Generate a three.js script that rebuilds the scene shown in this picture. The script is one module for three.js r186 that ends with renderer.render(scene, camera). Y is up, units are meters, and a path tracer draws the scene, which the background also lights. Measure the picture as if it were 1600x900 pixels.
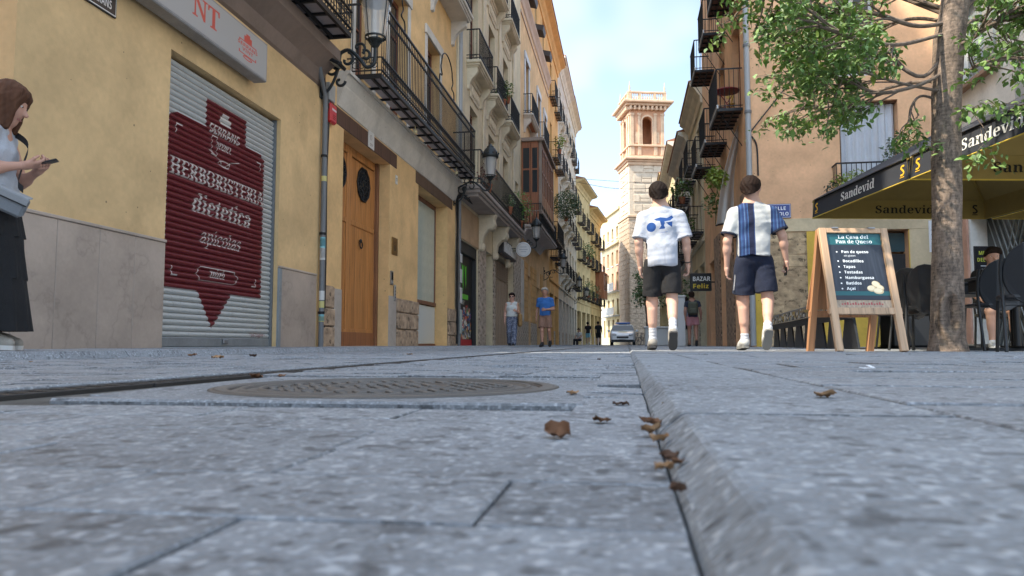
import * as THREE from 'three';
import { mergeGeometries } from 'three/addons/utils/BufferGeometryUtils.js';

// ---------- camera, sky, sun, exposure ----------
const scene = new THREE.Scene();
const renderer = new THREE.WebGLRenderer({ antialias: true });
renderer.toneMapping = THREE.LinearToneMapping;
renderer.toneMappingExposure = 3.35;
renderer.shadowMap.enabled = true;
const FPX = 1160, EYE = 0.085;                       // focal length in pixels of the 1600 x 900 photograph, eye height
const camera = new THREE.PerspectiveCamera(2 * Math.atan(450 / FPX) * 180 / Math.PI, 1600 / 900, 0.02, 600);
const PITCH = Math.atan(88 / FPX), YAW = Math.atan(180 / FPX * Math.cos(PITCH));
camera.position.set(0, EYE, 0);
camera.rotation.order = 'YXZ';
camera.rotation.set(PITCH, YAW, 0);
camera.focus = 9;
camera.userData.fStop = 11;
const SKYLUM = 0.72, SUN = new THREE.Vector3(-0.52, 0.78, 0.33).normalize();
// clear, slightly hazy sky after the CIE standard (type 11/12) with thin broken cloud; the same law all round
{
  const W = 1024, H = 512, d = new Float32Array(W * H * 4), hsh = (x, y) => { const s = Math.sin(x * 127.1 + y * 311.7) * 43758.5453; return s - Math.floor(s); };
  const vn = (x, y) => { const ix = Math.floor(x), iy = Math.floor(y); let fx = x - ix, fy = y - iy; fx = fx * fx * (3 - 2 * fx); fy = fy * fy * (3 - 2 * fy); const p = hsh(ix, iy), q = hsh(ix + 1, iy), r = hsh(ix, iy + 1), t = hsh(ix + 1, iy + 1); return p + (q - p) * fx + (r - p + (p - q - r + t) * fx) * fy; };
  const ind = (g) => 1 + 16 * (Math.exp(-3 * g) - Math.exp(-1.5 * Math.PI)) + 0.3 * Math.cos(g) ** 2;
  for (let j = 0; j < H; j++) for (let i = 0; i < W; i++) {
    const el = ((j + 0.5) / H - 0.5) * Math.PI, az = ((i + 0.5) / W - 0.5) * 2 * Math.PI, y = Math.sin(el), x = Math.cos(az) * Math.cos(el), z = Math.sin(az) * Math.cos(el), o = (j * W + i) * 4;
    const up = Math.max(y, 0.02), g = Math.acos(Math.max(-1, Math.min(1, x * SUN.x + y * SUN.y + z * SUN.z)));
    const lum = (1 - Math.exp(-0.45 / up)) * ind(g), haze = Math.min(1, Math.exp(-up * 4.2) * 1.15 + 0.45 * Math.exp(-3 * g));
    let c = [0.33 + 0.31 * haze, 0.525 + 0.20 * haze, 0.83 - 0.02 * haze].map((q) => q * SKYLUM * Math.min(lum, 4.5));
    const px = x / (up + 0.25) * 2.1 + 7.3, pz = z / (up + 0.25) * 2.1 + 2.1, n = 0.5 * vn(px, pz) + 0.25 * vn(px * 2.1, pz * 2.3) + 0.15 * vn(px * 4.3, pz * 4.1) + 0.1 * vn(px * 9, pz * 8), k = Math.max(0, Math.min(1, (n - 0.45) / 0.3)) * 0.75;
    const l = SKYLUM * Math.min(lum, 4.5) * 0.82; c = c.map((q, e) => q + ([0.95, 0.97, 1][e] * l - q) * k);
    d[o] = c[0]; d[o + 1] = c[1]; d[o + 2] = c[2]; d[o + 3] = 1;
  }
  const t = new THREE.DataTexture(d, W, H, THREE.RGBAFormat, THREE.FloatType); t.mapping = THREE.EquirectangularReflectionMapping; t.magFilter = THREE.LinearFilter; t.needsUpdate = true;
  scene.background = t; scene.environment = t;
}
const sun = new THREE.DirectionalLight(new THREE.Color(1.0, 0.90, 0.74), 2.7);
sun.position.copy(SUN).multiplyScalar(120);
sun.castShadow = true;
sun.shadow.radius = 1.5;
sun.shadow.mapSize.set(4096, 4096);
Object.assign(sun.shadow.camera, { left: -90, right: 90, top: 90, bottom: -90, near: 1, far: 300 });
scene.add(sun, sun.target);

// ---------- photograph pixel -> place (a ray cut with a plane that the thing touches) ----------
const camM = new THREE.Matrix4().makeRotationFromEuler(camera.rotation);
const rayOf = (x, y) => new THREE.Vector3((x - 800) / FPX, -(y - 450) / FPX, -1).applyMatrix4(camM);
const onX = (x, y, X) => { const d = rayOf(x, y); return d.multiplyScalar(X / d.x).add(camera.position); };
const onY = (x, y, Y) => { const d = rayOf(x, y); return d.multiplyScalar((Y - EYE) / d.y).add(camera.position); };
const onZ = (x, y, Z) => { const d = rayOf(x, y); return d.multiplyScalar(Z / d.z).add(camera.position); };

// ---------- random, noise, textures ----------
function rng(seed) { let s = seed >>> 0; return () => { s = (s + 0x6D2B79F5) >>> 0; let t = s; t = Math.imul(t ^ (t >>> 15), t | 1); t ^= t + Math.imul(t ^ (t >>> 7), t | 61); return ((t ^ (t >>> 14)) >>> 0) / 4294967296; }; }
const R = rng(7), rnd = (a, b) => a + (b - a) * R();
function lattice(n, seed) { const r = rng(seed), a = new Float32Array(n * n); for (let i = 0; i < a.length; i++) a[i] = r(); return a; }
// tiling value noise with cx by cy cells over the unit square
function noiser(cx, cy, seed) {
  const r = rng(seed), a = new Float32Array(cx * cy); for (let i = 0; i < a.length; i++) a[i] = r();
  return (u, v) => {
    const x = u * cx, y = v * cy; let ix = Math.floor(x), iy = Math.floor(y); let fx = x - ix, fy = y - iy;
    fx = fx * fx * (3 - 2 * fx); fy = fy * fy * (3 - 2 * fy); ix = ((ix % cx) + cx) % cx; iy = ((iy % cy) + cy) % cy;
    const jx = (ix + 1) % cx, jy = (iy + 1) % cy;
    const p = a[iy * cx + ix], q = a[iy * cx + jx], s = a[jy * cx + ix], t = a[jy * cx + jx];
    return p + (q - p) * fx + (s - p + (p - q - s + t) * fx) * fy;
  };
}
function fbm(cx, cy, oct, seed, gain = 0.5) {
  const ns = []; for (let i = 0; i < oct; i++) ns.push(noiser(cx << i, cy << i, seed + i * 17));
  return (u, v) => { let s = 0, a = 1, w = 0; for (const n of ns) { s += a * n(u, v); w += a; a *= gain; } return s / w; };
}
function tex(n, fn, metres, srgb = true, aspect = 1) {   // fn(u, v) -> grey or [r, g, b], 0..1 in display values
  const d = new Uint8Array(n * n * 4);
  for (let y = 0; y < n; y++) for (let x = 0; x < n; x++) {
    const c = fn((x + 0.5) / n, (y + 0.5) / n), o = (y * n + x) * 4, g = typeof c === 'number';
    for (let k = 0; k < 3; k++) d[o + k] = Math.max(0, Math.min(255, (g ? c : c[k]) * 255));
    d[o + 3] = 255;
  }
  const t = new THREE.DataTexture(d, n, n); t.wrapS = t.wrapT = THREE.RepeatWrapping; t.magFilter = THREE.LinearFilter; t.minFilter = THREE.LinearMipmapLinearFilter; t.generateMipmaps = true;
  if (srgb) t.colorSpace = THREE.SRGBColorSpace;
  t.repeat.set(1 / metres, 1 / (metres * aspect)); t.needsUpdate = true; return t;
}
const clamp = (x, a = 0, b = 1) => Math.max(a, Math.min(b, x));
const sstep = (x, a, b) => { const t = clamp((x - a) / (b - a)); return t * t * (3 - 2 * t); };
const T = {};
{
  const a = fbm(4, 4, 7, 11), b = fbm(3, 3, 4, 91), c = fbm(64, 64, 2, 5), d = noiser(128, 128, 3);
  const dots = rng(404), DT = Array.from({ length: 16 }, () => [dots(), dots(), .0015 + .003 * dots() * dots()]), dot = (u, v) => { for (const [x, y, q] of DT) if (Math.hypot(u - x, v - y) < q) return .3; return 0; };
  T.plaster = tex(1024, (u, v) => 0.90 + 0.21 * (a(u, v) - 0.5) + 0.12 * (b(u, v) - 0.5) - dot(u, v) - 0.05 * sstep(a(v + .4, u + .7), .52, .72) + 0.05 * (c(u, v) - 0.5) - 0.05 * sstep(a(u + .3, v + .1), 0.66, 0.78), 3.1);
  T.plasterBump = tex(512, (u, v) => 0.5 + 0.7 * (fb(u, v) - 0.5) + 0.3 * (d(u, v) - 0.5), 0.9, false);
  function fb(u, v) { return a(u, v); }
  // speckled grey paving stone: flecks a few millimetres wide over soft blotches
  const s4 = noiser(512, 512, 27), s1 = noiser(170, 170, 21), s2 = noiser(330, 330, 22), s3 = noiser(75, 75, 23), bl = fbm(5, 5, 4, 24), sc = fbm(40, 40, 3, 25);
  T.stone = tex(1024, (u, v) => {
    const f = 0.34 * sstep(s1(u, v), 0.68, 0.92) + 0.18 * sstep(s2(u, v), 0.66, 0.95) - 0.26 * sstep(s3(u, v), 0.68, 0.95) - 0.14 * sstep(s1(u + .37, v + .11), .7, .95);
    const g = 0.77 + 0.07 * (bl(u, v) - 0.5) * 2 + 0.07 * (sc(u, v) - 0.5) * 2 + f * 0.85 + .10 * (s4(u, v) - .5) - .05 * sstep(bl(u + .31, v + .57), .58, .74); return [g * 0.985, g, g * 1.015];
  }, 0.9);
  T.stoneBump = tex(1024, (u, v) => 0.5 + 0.35 * (s1(u, v) - 0.5) + 0.45 * (s3(u, v) - 0.5) + 0.5 * (sc(u, v) - 0.5) + 0.2 * (s2(u, v) - 0.5), 0.9, false);
  // rough ashlar
  const r1 = fbm(6, 6, 6, 31, 0.62), r2 = fbm(3, 14, 4, 33);
  T.rock = tex(512, (u, v) => { const g = 0.80 + 0.42 * (r1(u, v) - 0.5) + 0.18 * (r2(u, v) - 0.5) - 0.3 * sstep(r1(u + .5, v), .62, .75); return [g, g * 0.985, g * 0.96]; }, 0.8);
  T.rockBump = tex(512, (u, v) => r1(u, v) * 0.7 + 0.3 * r2(u, v), 0.8, false);
  // wood: long grain along v
  const w1 = fbm(24, 2, 5, 41, 0.6), w2 = fbm(4, 1, 3, 42);
  T.wood = tex(512, (u, v) => { const g = 0.82 + 0.30 * (w1(u, v) - 0.5) + 0.22 * (w2(u, v) - 0.5) - 0.2 * sstep(w1(u + .4, v), .62, .72); return [g, g * 0.97, g * 0.93]; }, 0.6, true, 2.5);
  T.woodBump = tex(512, (u, v) => w1(u, v), 0.6, false, 2.5);
  // marble dado
  const m1 = fbm(3, 3, 6, 51, 0.6);
  T.marble = tex(512, (u, v) => { const g = 0.86 + 0.22 * (m1(u, v) - 0.5) - 0.14 * Math.exp(-Math.abs(m1(u + .2, v + .6) - 0.5) * 60) * 0.5 + 0.04 * (c(u, v) - .5); return [g, g * .99, g * .97]; }, 1.7);
  // bark
  const k1 = fbm(18, 10, 5, 61, 0.7), k2 = fbm(8, 40, 3, 62);
  T.bark = tex(512, (u, v) => { const g = 0.74 + 0.55 * (k1(u, v) - 0.5) + 0.28 * (k2(u, v) - 0.5) - .16 * sstep(k1(u + .3, v + .2), .6, .7); return [g, g * 0.96, g * 0.9]; }, 0.5);
  T.barkBump = tex(512, (u, v) => 0.6 * k1(u, v) + 0.4 * k2(u, v), 0.5, false);
  const f1 = noiser(256, 256, 71), f2 = fbm(5, 5, 5, 72);
  T.cloth = tex(512, (u, v) => 0.93 + 0.07 * (f1(u, v) - 0.5) + 0.08 * (f2(u, v) - 0.5), 0.7);
  T.clothBump = tex(256, (u, v) => 0.8 * f2(u, v) + 0.2 * f1(u, v), 0.55, false);
  T.metal = tex(256, (u, v) => 0.88 + 0.2 * (a(u, v) - 0.5) + 0.1 * (c(u, v) - 0.5), 0.8);
}
const mats = {};
const lin = (r, g, b) => new THREE.Color().setRGB(r, g, b);
function M(key, o) { return mats[key] ??= Object.assign(new THREE.MeshPhysicalMaterial({ side: THREE.DoubleSide, ...o }), { name: key }); }
const plaster = (key, r, g, b, rough = 0.93) => M(key, { color: lin(r * 1.08, g * 1.08, b * 1.08), map: T.plaster, bumpMap: T.plasterBump, bumpScale: 0.004, roughness: rough });
const rock = (key, r, g, b) => M(key, { color: lin(r * 1.6, g * 1.6, b * 1.6), map: T.rock, bumpMap: T.rockBump, bumpScale: 0.02, roughness: 0.95 });
const wood = (key, r, g, b, rough = 0.6) => M(key, { color: lin(r * 1.5, g * 1.5, b * 1.5), map: T.wood, bumpMap: T.woodBump, bumpScale: 0.002, roughness: rough });
const paint = (key, r, g, b, rough = 0.5, metalness = 0) => M(key, { color: lin(r, g, b), map: T.metal, roughness: rough, metalness });
const cloth = (key, r, g, b) => M(key, { color: lin(r, g, b), map: T.cloth, bumpMap: T.clothBump, bumpScale: 0.012, roughness: 0.95 });
const plain = (key, r, g, b, rough = 0.6, more = {}) => M(key, { color: lin(r, g, b), roughness: rough, ...more });
const IRON = paint('black iron', 0.018, 0.019, 0.021, 0.5, 0.3);
const GLASS = plain('dark window glass', 0.03, 0.036, 0.042, 0.06, { specularIntensity: 1 });
const LAMPGLASS = plain('lantern glass', 0.86, 0.86, 0.84, 0.25, { transmission: 0.75, thickness: 0 });
function canvasTex(w, h, draw) {
  const c = document.createElement('canvas'); c.width = w; c.height = h; const g = c.getContext('2d'); draw(g, w, h);
  const t = new THREE.CanvasTexture(c); t.colorSpace = THREE.SRGBColorSpace; t.magFilter = THREE.LinearFilter; return t;
}

// ---------- geometry helpers: every one returns a non-indexed geometry with uv in metres ----------
const V = (x, y, z) => new THREE.Vector3(x, y, z);
function boxUV(g) {
  if (g.index) g = g.toNonIndexed();
  const p = g.attributes.position, n = p.count, uv = new Float32Array(n * 2), A = V(), B = V(), C = V();
  for (let i = 0; i < n; i += 3) {
    A.fromBufferAttribute(p, i); B.fromBufferAttribute(p, i + 1); C.fromBufferAttribute(p, i + 2); B.sub(A); C.sub(A); B.cross(C);
    const x = Math.abs(B.x), y = Math.abs(B.y), z = Math.abs(B.z);
    for (let k = i; k < i + 3; k++) {
      const X = p.getX(k), Y = p.getY(k), Z = p.getZ(k);
      if (y >= x && y >= z) { uv[2 * k] = X; uv[2 * k + 1] = Z; } else if (x >= z) { uv[2 * k] = Z + 0.37; uv[2 * k + 1] = Y; } else { uv[2 * k] = X + 0.61; uv[2 * k + 1] = Y; }
    }
  }
  g.setAttribute('uv', new THREE.BufferAttribute(uv, 2)); return g;
}
const tidy = (g) => { if (g.index) g = g.toNonIndexed(); for (const k of Object.keys(g.attributes)) if (!['position', 'normal', 'uv', 'color'].includes(k)) g.deleteAttribute(k); if (!g.attributes.normal) g.computeVertexNormals(); g.clearGroups?.(); g.groups = []; return g; };
function polyGeo(faces) {                                   // faces: arrays of points, fanned
  const pos = []; for (const f of faces) for (let i = 1; i + 1 < f.length; i++) for (const q of [f[0], f[i], f[i + 1]]) pos.push(q[0], q[1], q[2]);
  const g = new THREE.BufferGeometry(); g.setAttribute('position', new THREE.Float32BufferAttribute(pos, 3)); g.computeVertexNormals(); return boxUV(g);
}
function box(x0, x1, y0, y1, z0, z1, c = 0) {               // chamfered by c
  [x0, x1] = [Math.min(x0, x1), Math.max(x0, x1)];[y0, y1] = [Math.min(y0, y1), Math.max(y0, y1)];[z0, z1] = [Math.min(z0, z1), Math.max(z0, z1)];
  if (!c) { const g = new THREE.BoxGeometry(x1 - x0, y1 - y0, z1 - z0); g.translate((x0 + x1) / 2, (y0 + y1) / 2, (z0 + z1) / 2); return boxUV(tidy(g)); }
  c = Math.min(c, (x1 - x0) / 2.1, (y1 - y0) / 2.1, (z1 - z0) / 2.1);
  const lo = [x0, y0, z0], hi = [x1, y1, z1], f = [];
  const pt = (s, ax) => s.map((q, i) => (q > 0 ? hi[i] : lo[i]) - (i === ax ? 0 : q * c));
  for (let ax = 0; ax < 3; ax++) for (const d of [-1, 1]) {
    const b = (ax + 1) % 3, e = (ax + 2) % 3, q = [[-1, -1], [1, -1], [1, 1], [-1, 1]].map(([p, r]) => { const s = [0, 0, 0]; s[ax] = d; s[b] = p; s[e] = r; return pt(s, ax); });
    f.push(d > 0 ? q : q.reverse());
  }
  for (let ax = 0; ax < 3; ax++) { const b = (ax + 1) % 3, e = (ax + 2) % 3; for (const p of [-1, 1]) for (const r of [-1, 1]) {
    const s = (q) => { const t = [0, 0, 0]; t[ax] = q; t[b] = p; t[e] = r; return t; };
    let q = [pt(s(-1), b), pt(s(1), b), pt(s(1), e), pt(s(-1), e)]; if (p * r < 0) q = q.reverse(); f.push(q.reverse());
  } }
  for (const a of [-1, 1]) for (const b of [-1, 1]) for (const e of [-1, 1]) { const s = [a, b, e]; let q = [pt(s, 0), pt(s, 1), pt(s, 2)]; if (a * b * e < 0) q.reverse(); f.push(q); }
  return polyGeo(f);
}
function bar(a, b, r0, r1 = r0, seg = 6) {                  // round rod between two points
  const A = V(...a), B = V(...b), d = B.clone().sub(A), L = d.length();
  const g = new THREE.CylinderGeometry(r1, r0, L, seg, 1); g.translate(0, L / 2, 0);
  g.applyQuaternion(new THREE.Quaternion().setFromUnitVectors(V(0, 1, 0), d.normalize())); g.translate(A.x, A.y, A.z); return tidy(g);
}
function tube(pts, r, seg = 6, n = 0, closed = false) {
  const c = new THREE.CatmullRomCurve3(pts.map((p) => V(...p)), closed, 'centripetal'); return tidy(new THREE.TubeGeometry(c, n || pts.length * 5, r, seg, closed));
}
function lathe(profile, at = [0, 0, 0], seg = 16) { const g = new THREE.LatheGeometry(profile.map(([r, y]) => new THREE.Vector2(r, y)), seg); g.translate(...at); return tidy(g); }
function extrude(pts, depth, holes = [], bevel = 0) {       // in xy, from z = 0 to depth
  const s = new THREE.Shape(pts.map(([x, y]) => new THREE.Vector2(x, y))); for (const h of holes) s.holes.push(new THREE.Path(h.map(([x, y]) => new THREE.Vector2(x, y))));
  return boxUV(tidy(new THREE.ExtrudeGeometry(s, { depth, bevelEnabled: bevel > 0, bevelSize: bevel, bevelThickness: bevel, bevelOffset: -bevel, bevelSegments: 1, steps: 1 })));
}
function ball(x, y, z, r, ry = r, rz = r, seg = 12) { const g = new THREE.SphereGeometry(r, seg, Math.max(6, seg >> 1)); g.scale(1, ry / r, rz / r); g.translate(x, y, z); return tidy(g); }
function quadUV(a, b, c, d, r = [0, 0, 1, 1]) {             // one printed face, uv 0..1
  const g = new THREE.BufferGeometry(); g.setAttribute('position', new THREE.Float32BufferAttribute([a, b, c, a, c, d].flat(), 3));
  g.setAttribute('uv', new THREE.Float32BufferAttribute([r[0], r[1], r[2], r[1], r[2], r[3], r[0], r[1], r[2], r[3], r[0], r[3]], 2)); g.computeVertexNormals(); return g;
}
const join = (l) => l.length === 1 ? l[0] : mergeGeometries(l.map(tidy), false);
const xf = (g, m) => { const q = g.clone(); q.applyMatrix4(m); return q; };
const mat4 = (x = 0, y = 0, z = 0, ry = 0, rx = 0, rz = 0, s = 1) => new THREE.Matrix4().compose(V(x, y, z), new THREE.Quaternion().setFromEuler(new THREE.Euler(rx, ry, rz, 'YXZ')), typeof s === 'number' ? V(s, s, s) : V(...s));

// ---------- objects ----------
const used = {};
const numbered = (n) => { const k = used[n] = (used[n] ?? -1) + 1; return k ? n + '_' + String(k).padStart(3, '0') : n; };
function thing(name, label, category, group) {
  const o = new THREE.Group(); o.name = numbered(name); o.userData = { label, category }; if (group) o.userData.group = group; scene.add(o); return o;
}
function mesh(name, geos, m, parent) {
  const g = join(Array.isArray(geos) ? geos : [geos]), o = new THREE.Mesh(g, m); o.name = name; o.castShadow = o.receiveShadow = true; parent?.add(o); return o;
}
function one(name, label, category, geos, m, group) {       // a thing that is one mesh
  const o = mesh(numbered(name), geos, m, scene); o.userData = { label, category }; if (group) o.userData.group = group; return o;
}
function structure(name, geos, m) { const o = mesh(numbered(name), geos, m, scene); o.userData = { kind: 'structure' }; return o; }
const sub = (name, parent) => { const g = new THREE.Group(); g.name = name; parent.add(g); return g; };
const labelled = (o, label) => { o.userData.label = label; return o; };
// a thing built in world coordinates gets its origin moved to its base
function rebase(o, x, y, z) { o.position.set(x, y, z); for (const c of o.children) c.position.sub(o.position); return o; }
// ---------- the ground ----------
const ROADL = -3.25, KERBX = 0.027, KERBW = 0.268, RISE = 0.02, LEFTY = 0.045;
const STONES = [0, 1, 2, 3, 4].map((i) => { const k = [0.375, 0.40, 0.355, 0.39, 0.365][i]; return M('paving stone ' + i, { color: lin(k * 0.975, k * 1.0, k * 1.035), map: T.stone, bumpMap: T.stoneBump, bumpScale: 0.0022, roughness: 0.62 }); });
const KERBSTONE = M('kerb stone', { color: lin(0.385, 0.40, 0.415), map: T.stone, bumpMap: T.stoneBump, bumpScale: 0.0028, roughness: 0.68 });
const JOINT = M('joint dirt', { color: lin(0.13, 0.125, 0.118), map: T.rock, bumpMap: T.rockBump, bumpScale: 0.004, roughness: 1 });
const ground = structure('ground', polyGeo([[[-300, -0.009, 60], [300, -0.009, 60], [300, -0.009, -420], [-300, -0.009, -420]]]), JOINT);
const road = new THREE.Group(); road.name = 'road'; road.userData = { kind: 'structure' }; scene.add(road);
const pavementR = new THREE.Group(); pavementR.name = 'right_pavement'; pavementR.userData = { kind: 'structure' }; scene.add(pavementR);
const pavementL = new THREE.Group(); pavementL.name = 'left_pavement'; pavementL.userData = { kind: 'structure' }; scene.add(pavementL);
function slab(x0, x1, z0, z1, y, r, c = 0.006, dip = 0.0025) {   // a stone with worn edges, a little out of level
  const g = box(x0, x1, y - 0.05, y, z0, z1, c), p = g.attributes.position, a = (r() - 0.5) * dip, b = (r() - 0.5) * dip, h = (r() - 0.5) * dip * 0.8;
  const mx = (x0 + x1) / 2, mz = (z0 + z1) / 2;
  for (let i = 0; i < p.count; i++) if (p.getY(i) > y - 0.03) p.setY(i, p.getY(i) + h + a * (p.getX(i) - mx) / (x1 - x0) * 2 + b * (p.getZ(i) - mz) / Math.abs(z1 - z0) * 2);
  g.computeVertexNormals(); const off = r() * 7, uv = g.attributes.uv; for (let i = 0; i < uv.count; i++) uv.setXY(i, uv.getX(i) + off, uv.getY(i) + off * 0.6); return g;
}
const rect4 = (a, b, c, d) => [[a, c], [b, c], [b, d], [a, d]];
const MAN = { x: -0.48, z: -1.47, r: 0.31 };                  // manhole
const GUT = -1.06;                                           // slotted gutter along the road
{
  const r = rng(101), items = [];
  let z = 0.25;
  while (z > -16) {
    const d = 0.115 + r() * 0.03, gap = 0.0018 + r() * 0.0015; let x = KERBX + 0.0022 - r() * 0.0015;
    if (r() < 0.5) x += 0; let first = true;
    while (x > ROADL + 0.03) {
      let w = (first && r() < 0.5 ? 0.1 : 0.19 + r() * 0.13); first = false;
      let x0 = Math.max(x - w, ROADL + 0.004); if (x0 < GUT + 0.042 && x > GUT + 0.0425) x0 = GUT + 0.042; if (x <= GUT + 0.043 && x > GUT - 0.056) { x = GUT - 0.057; continue; }
      if (x - x0 > 0.03) {
        const cx = (x + x0) / 2, cz = z - d / 2;
        if (Math.abs(cx - MAN.x) > 0.40 + w / 2 || Math.abs(cz - MAN.z) > 0.40 + d / 2) items.push([x0, x - gap, z - d + gap, z, Math.hypot(cx * 1.2, cz)]);
      }
      x = x0;
    }
    z -= d;
  }
  // squared concrete collar round the manhole cover is filled with four long stones
  const inView = (i) => i[2] < -0.12 && Math.abs((i[0] + i[1]) / 2) < 0.4 + -i[2] * 1.0;
  items.sort((a, b) => (inView(b) - inView(a)) || a[4] - b[4]);
  const rest = [];
  items.forEach((it, i) => { const g = slab(it[0], it[1], it[2], it[3], 0, r, 0.0012, it[4] < 1.2 ? 0.0014 : 0.0034); if (i < 290) mesh(i ? 'sett_' + String(i).padStart(3, '0') : 'sett', g, STONES[Math.floor(r() * 5)], road); else rest.push(g); });
  const st = mesh('far_setts', rest, STONES[1], road); st.userData.kind = 'stuff';
  for (const [x0, x1, z0, z1] of [[MAN.x - 0.42, MAN.x + 0.42, MAN.z - 0.42, MAN.z - 0.34], [MAN.x - 0.42, MAN.x + 0.42, MAN.z + 0.34, MAN.z + 0.42], [MAN.x - 0.42, MAN.x - 0.345, MAN.z - 0.335, MAN.z + 0.335], [MAN.x + 0.345, MAN.x + 0.42, MAN.z - 0.335, MAN.z + 0.335]]) mesh('collar_stone', slab(x0, x1, z0, z1, 0, r, 0.004), STONES[2], road);
  { const q = []; for (let i = 0; i < 48; i++) q.push([MAN.x + .346 * Math.cos(i * Math.PI / 24), -MAN.z + .346 * Math.sin(i * Math.PI / 24)]); mesh('collar_plate', xf(extrude(rect4(MAN.x - .35, MAN.x + .35, -MAN.z - .35, -MAN.z + .35), .01, [q]), mat4(0, -.001, 0, 0, -Math.PI / 2).multiply(mat4(0, 0, -.01))), STONES[2], road); }
  const far = mesh('far_paving', polyGeo([[[ROADL, 0, -16], [KERBX, 0, -16], [KERBX, 0, -420], [ROADL, 0, -420]].map((q) => q), [[-40, 0, -97], [ROADL - .01, 0, -97], [ROADL - .01, 0, -420], [-40, 0, -420]]]), STONES[1], road);
  // kerb with a sloped face, one stone about a metre long
  let kz = 1.2, k = 0;
  const prof = [[KERBX, -0.05], [KERBX + KERBW, -0.05], [KERBX + KERBW, RISE], [KERBX + 0.026, RISE], [KERBX + 0.022, RISE - 0.0015], [KERBX + 0.003, 0.003], [KERBX, -0.002]];
  const cuts = [1.2, 0.3, -0.74, -1.34, -2.25, -3.3]; while (cuts[cuts.length - 1] > -96) cuts.push(cuts[cuts.length - 1] - (0.8 + r() * 0.4));
  for (let i = 0; i + 1 < cuts.length; i++) {
    const L = cuts[i] - cuts[i + 1] - 0.007, n = Math.abs(cuts[i]) < 5 ? 26 : 2, jx = (r() - 0.5) * 0.003 , jy = (r() - 0.5) * 0.003, nz = fbm(12, 12, 3, 500 + i);
    const rows = []; for (let q = 0; q <= n; q++) { const zz = cuts[i] - L * q / n, wob = (s) => n > 2 ? (nz(q / n * .9, s) - 0.5) : 0; rows.push(prof.map(([x, y], e) => [x + jx + (e === 3 || e === 4 ? wob(.2) * 0.004 : e === 5 || e === 6 ? wob(.6) * 0.003 : 0), y + jy + (e >= 3 && e <= 5 ? wob(.4) * 0.0012 : 0), zz])); }
    const f = [rows[0].slice().reverse(), rows[n].slice()]; for (let q = 0; q < n; q++) for (let e = 0; e < prof.length; e++) { const h = (e + 1) % prof.length; f.push([rows[q][e], rows[q][h], rows[q + 1][h], rows[q + 1][e]]); }
    const g = polyGeo(f.map((q) => q.slice().reverse())); const off = r() * 5, uv = g.attributes.uv; for (let j = 0; j < uv.count; j++) uv.setXY(j, uv.getX(j) + off, uv.getY(j) + off * .7);
    mesh(i ? 'kerb_stone_' + String(i).padStart(3, '0') : 'kerb_stone', g, KERBSTONE, pavementR);
  }
  // right-hand slabs
  const si = []; z = 0.5; const px0 = KERBX + KERBW + 0.006;
  while (z > -20) { const d = 0.31 + r() * 0.06; let x = px0 - (r() * 0.35); const row = r();
    while (x < 9) { const w = 0.52 + r() * 0.16, a = Math.max(x, px0); if (x + w - a > 0.08) si.push([a, x + w - 0.007, z - d + 0.007, z, Math.hypot(x + w / 2, z - d / 2)]); x += w; } z -= d; }
  const vis = (i) => i[2] < -0.1 && i[0] < -i[2] * 0.62 + 0.35;
  si.sort((a, b) => (vis(b) - vis(a)) || a[4] - b[4]);
  const rest2 = [];
  si.forEach((it, i) => { const g = slab(it[0], it[1], it[2], it[3], RISE, r, 0.002, it[4] < 1.2 ? 0.0016 : 0.0042); if (i < 280) mesh(i ? 'paving_slab_' + String(i).padStart(3, '0') : 'paving_slab', g, STONES[Math.floor(r() * 5)], pavementR); else rest2.push(g); });
  mesh('far_slabs', rest2, STONES[1], pavementR).userData.kind = 'stuff';
  mesh('far_paving', polyGeo([[[px0, RISE, -20.2], [14, RISE, -20.2], [14, RISE, -96], [px0, RISE, -96]].reverse().reverse(), [[9, RISE - .002, 30], [60, RISE - .002, 30], [60, RISE - .002, -20], [9, RISE - .002, -20]], [[px0, RISE - .002, 30], [9, RISE - .002, 30], [9, RISE - .002, .52], [px0, RISE - .002, .52]]]), STONES[0], pavementR);
  // left pavement: pale kerb and slabs
  let lz = 3, n = 0; const LK = KERBSTONE;
  while (lz > -97) { const L = 0.9 + r() * 0.3; mesh(n ? 'kerb_stone_' + String(n).padStart(3, '0') : 'kerb_stone', polyGeo([[[ROADL + 0.05, 0, lz], [ROADL + 0.05, 0, lz - L + 0.008], [ROADL + 0.01, LEFTY, lz - L + 0.008], [ROADL + 0.01, LEFTY, lz]].reverse().reverse(), [[ROADL + 0.01, LEFTY, lz], [ROADL + 0.01, LEFTY, lz - L + 0.008], [ROADL - 0.2, LEFTY, lz - L + 0.008], [ROADL - 0.2, LEFTY, lz]], [[ROADL + .05, 0, lz], [ROADL + .01, LEFTY, lz], [ROADL - .2, LEFTY, lz], [ROADL - .2, 0, lz]]]), LK, pavementL); n++; lz -= L; }
  const li = []; z = 1.5; while (z > -22) { const d = 0.38 + r() * 0.05; let x = ROADL - 0.207; while (x > -4.99) { const w = 0.55 + r() * 0.1; li.push(slab(Math.max(x - w, -5), x - 0.007, z - d + 0.007, z, LEFTY, r, 0.006, 0.006)); x -= w; } z -= d; }
  li.forEach((g, i) => mesh(i ? 'paving_slab_' + String(i).padStart(3, '0') : 'paving_slab', g, STONES[Math.floor(r() * 5)], pavementL));
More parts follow.
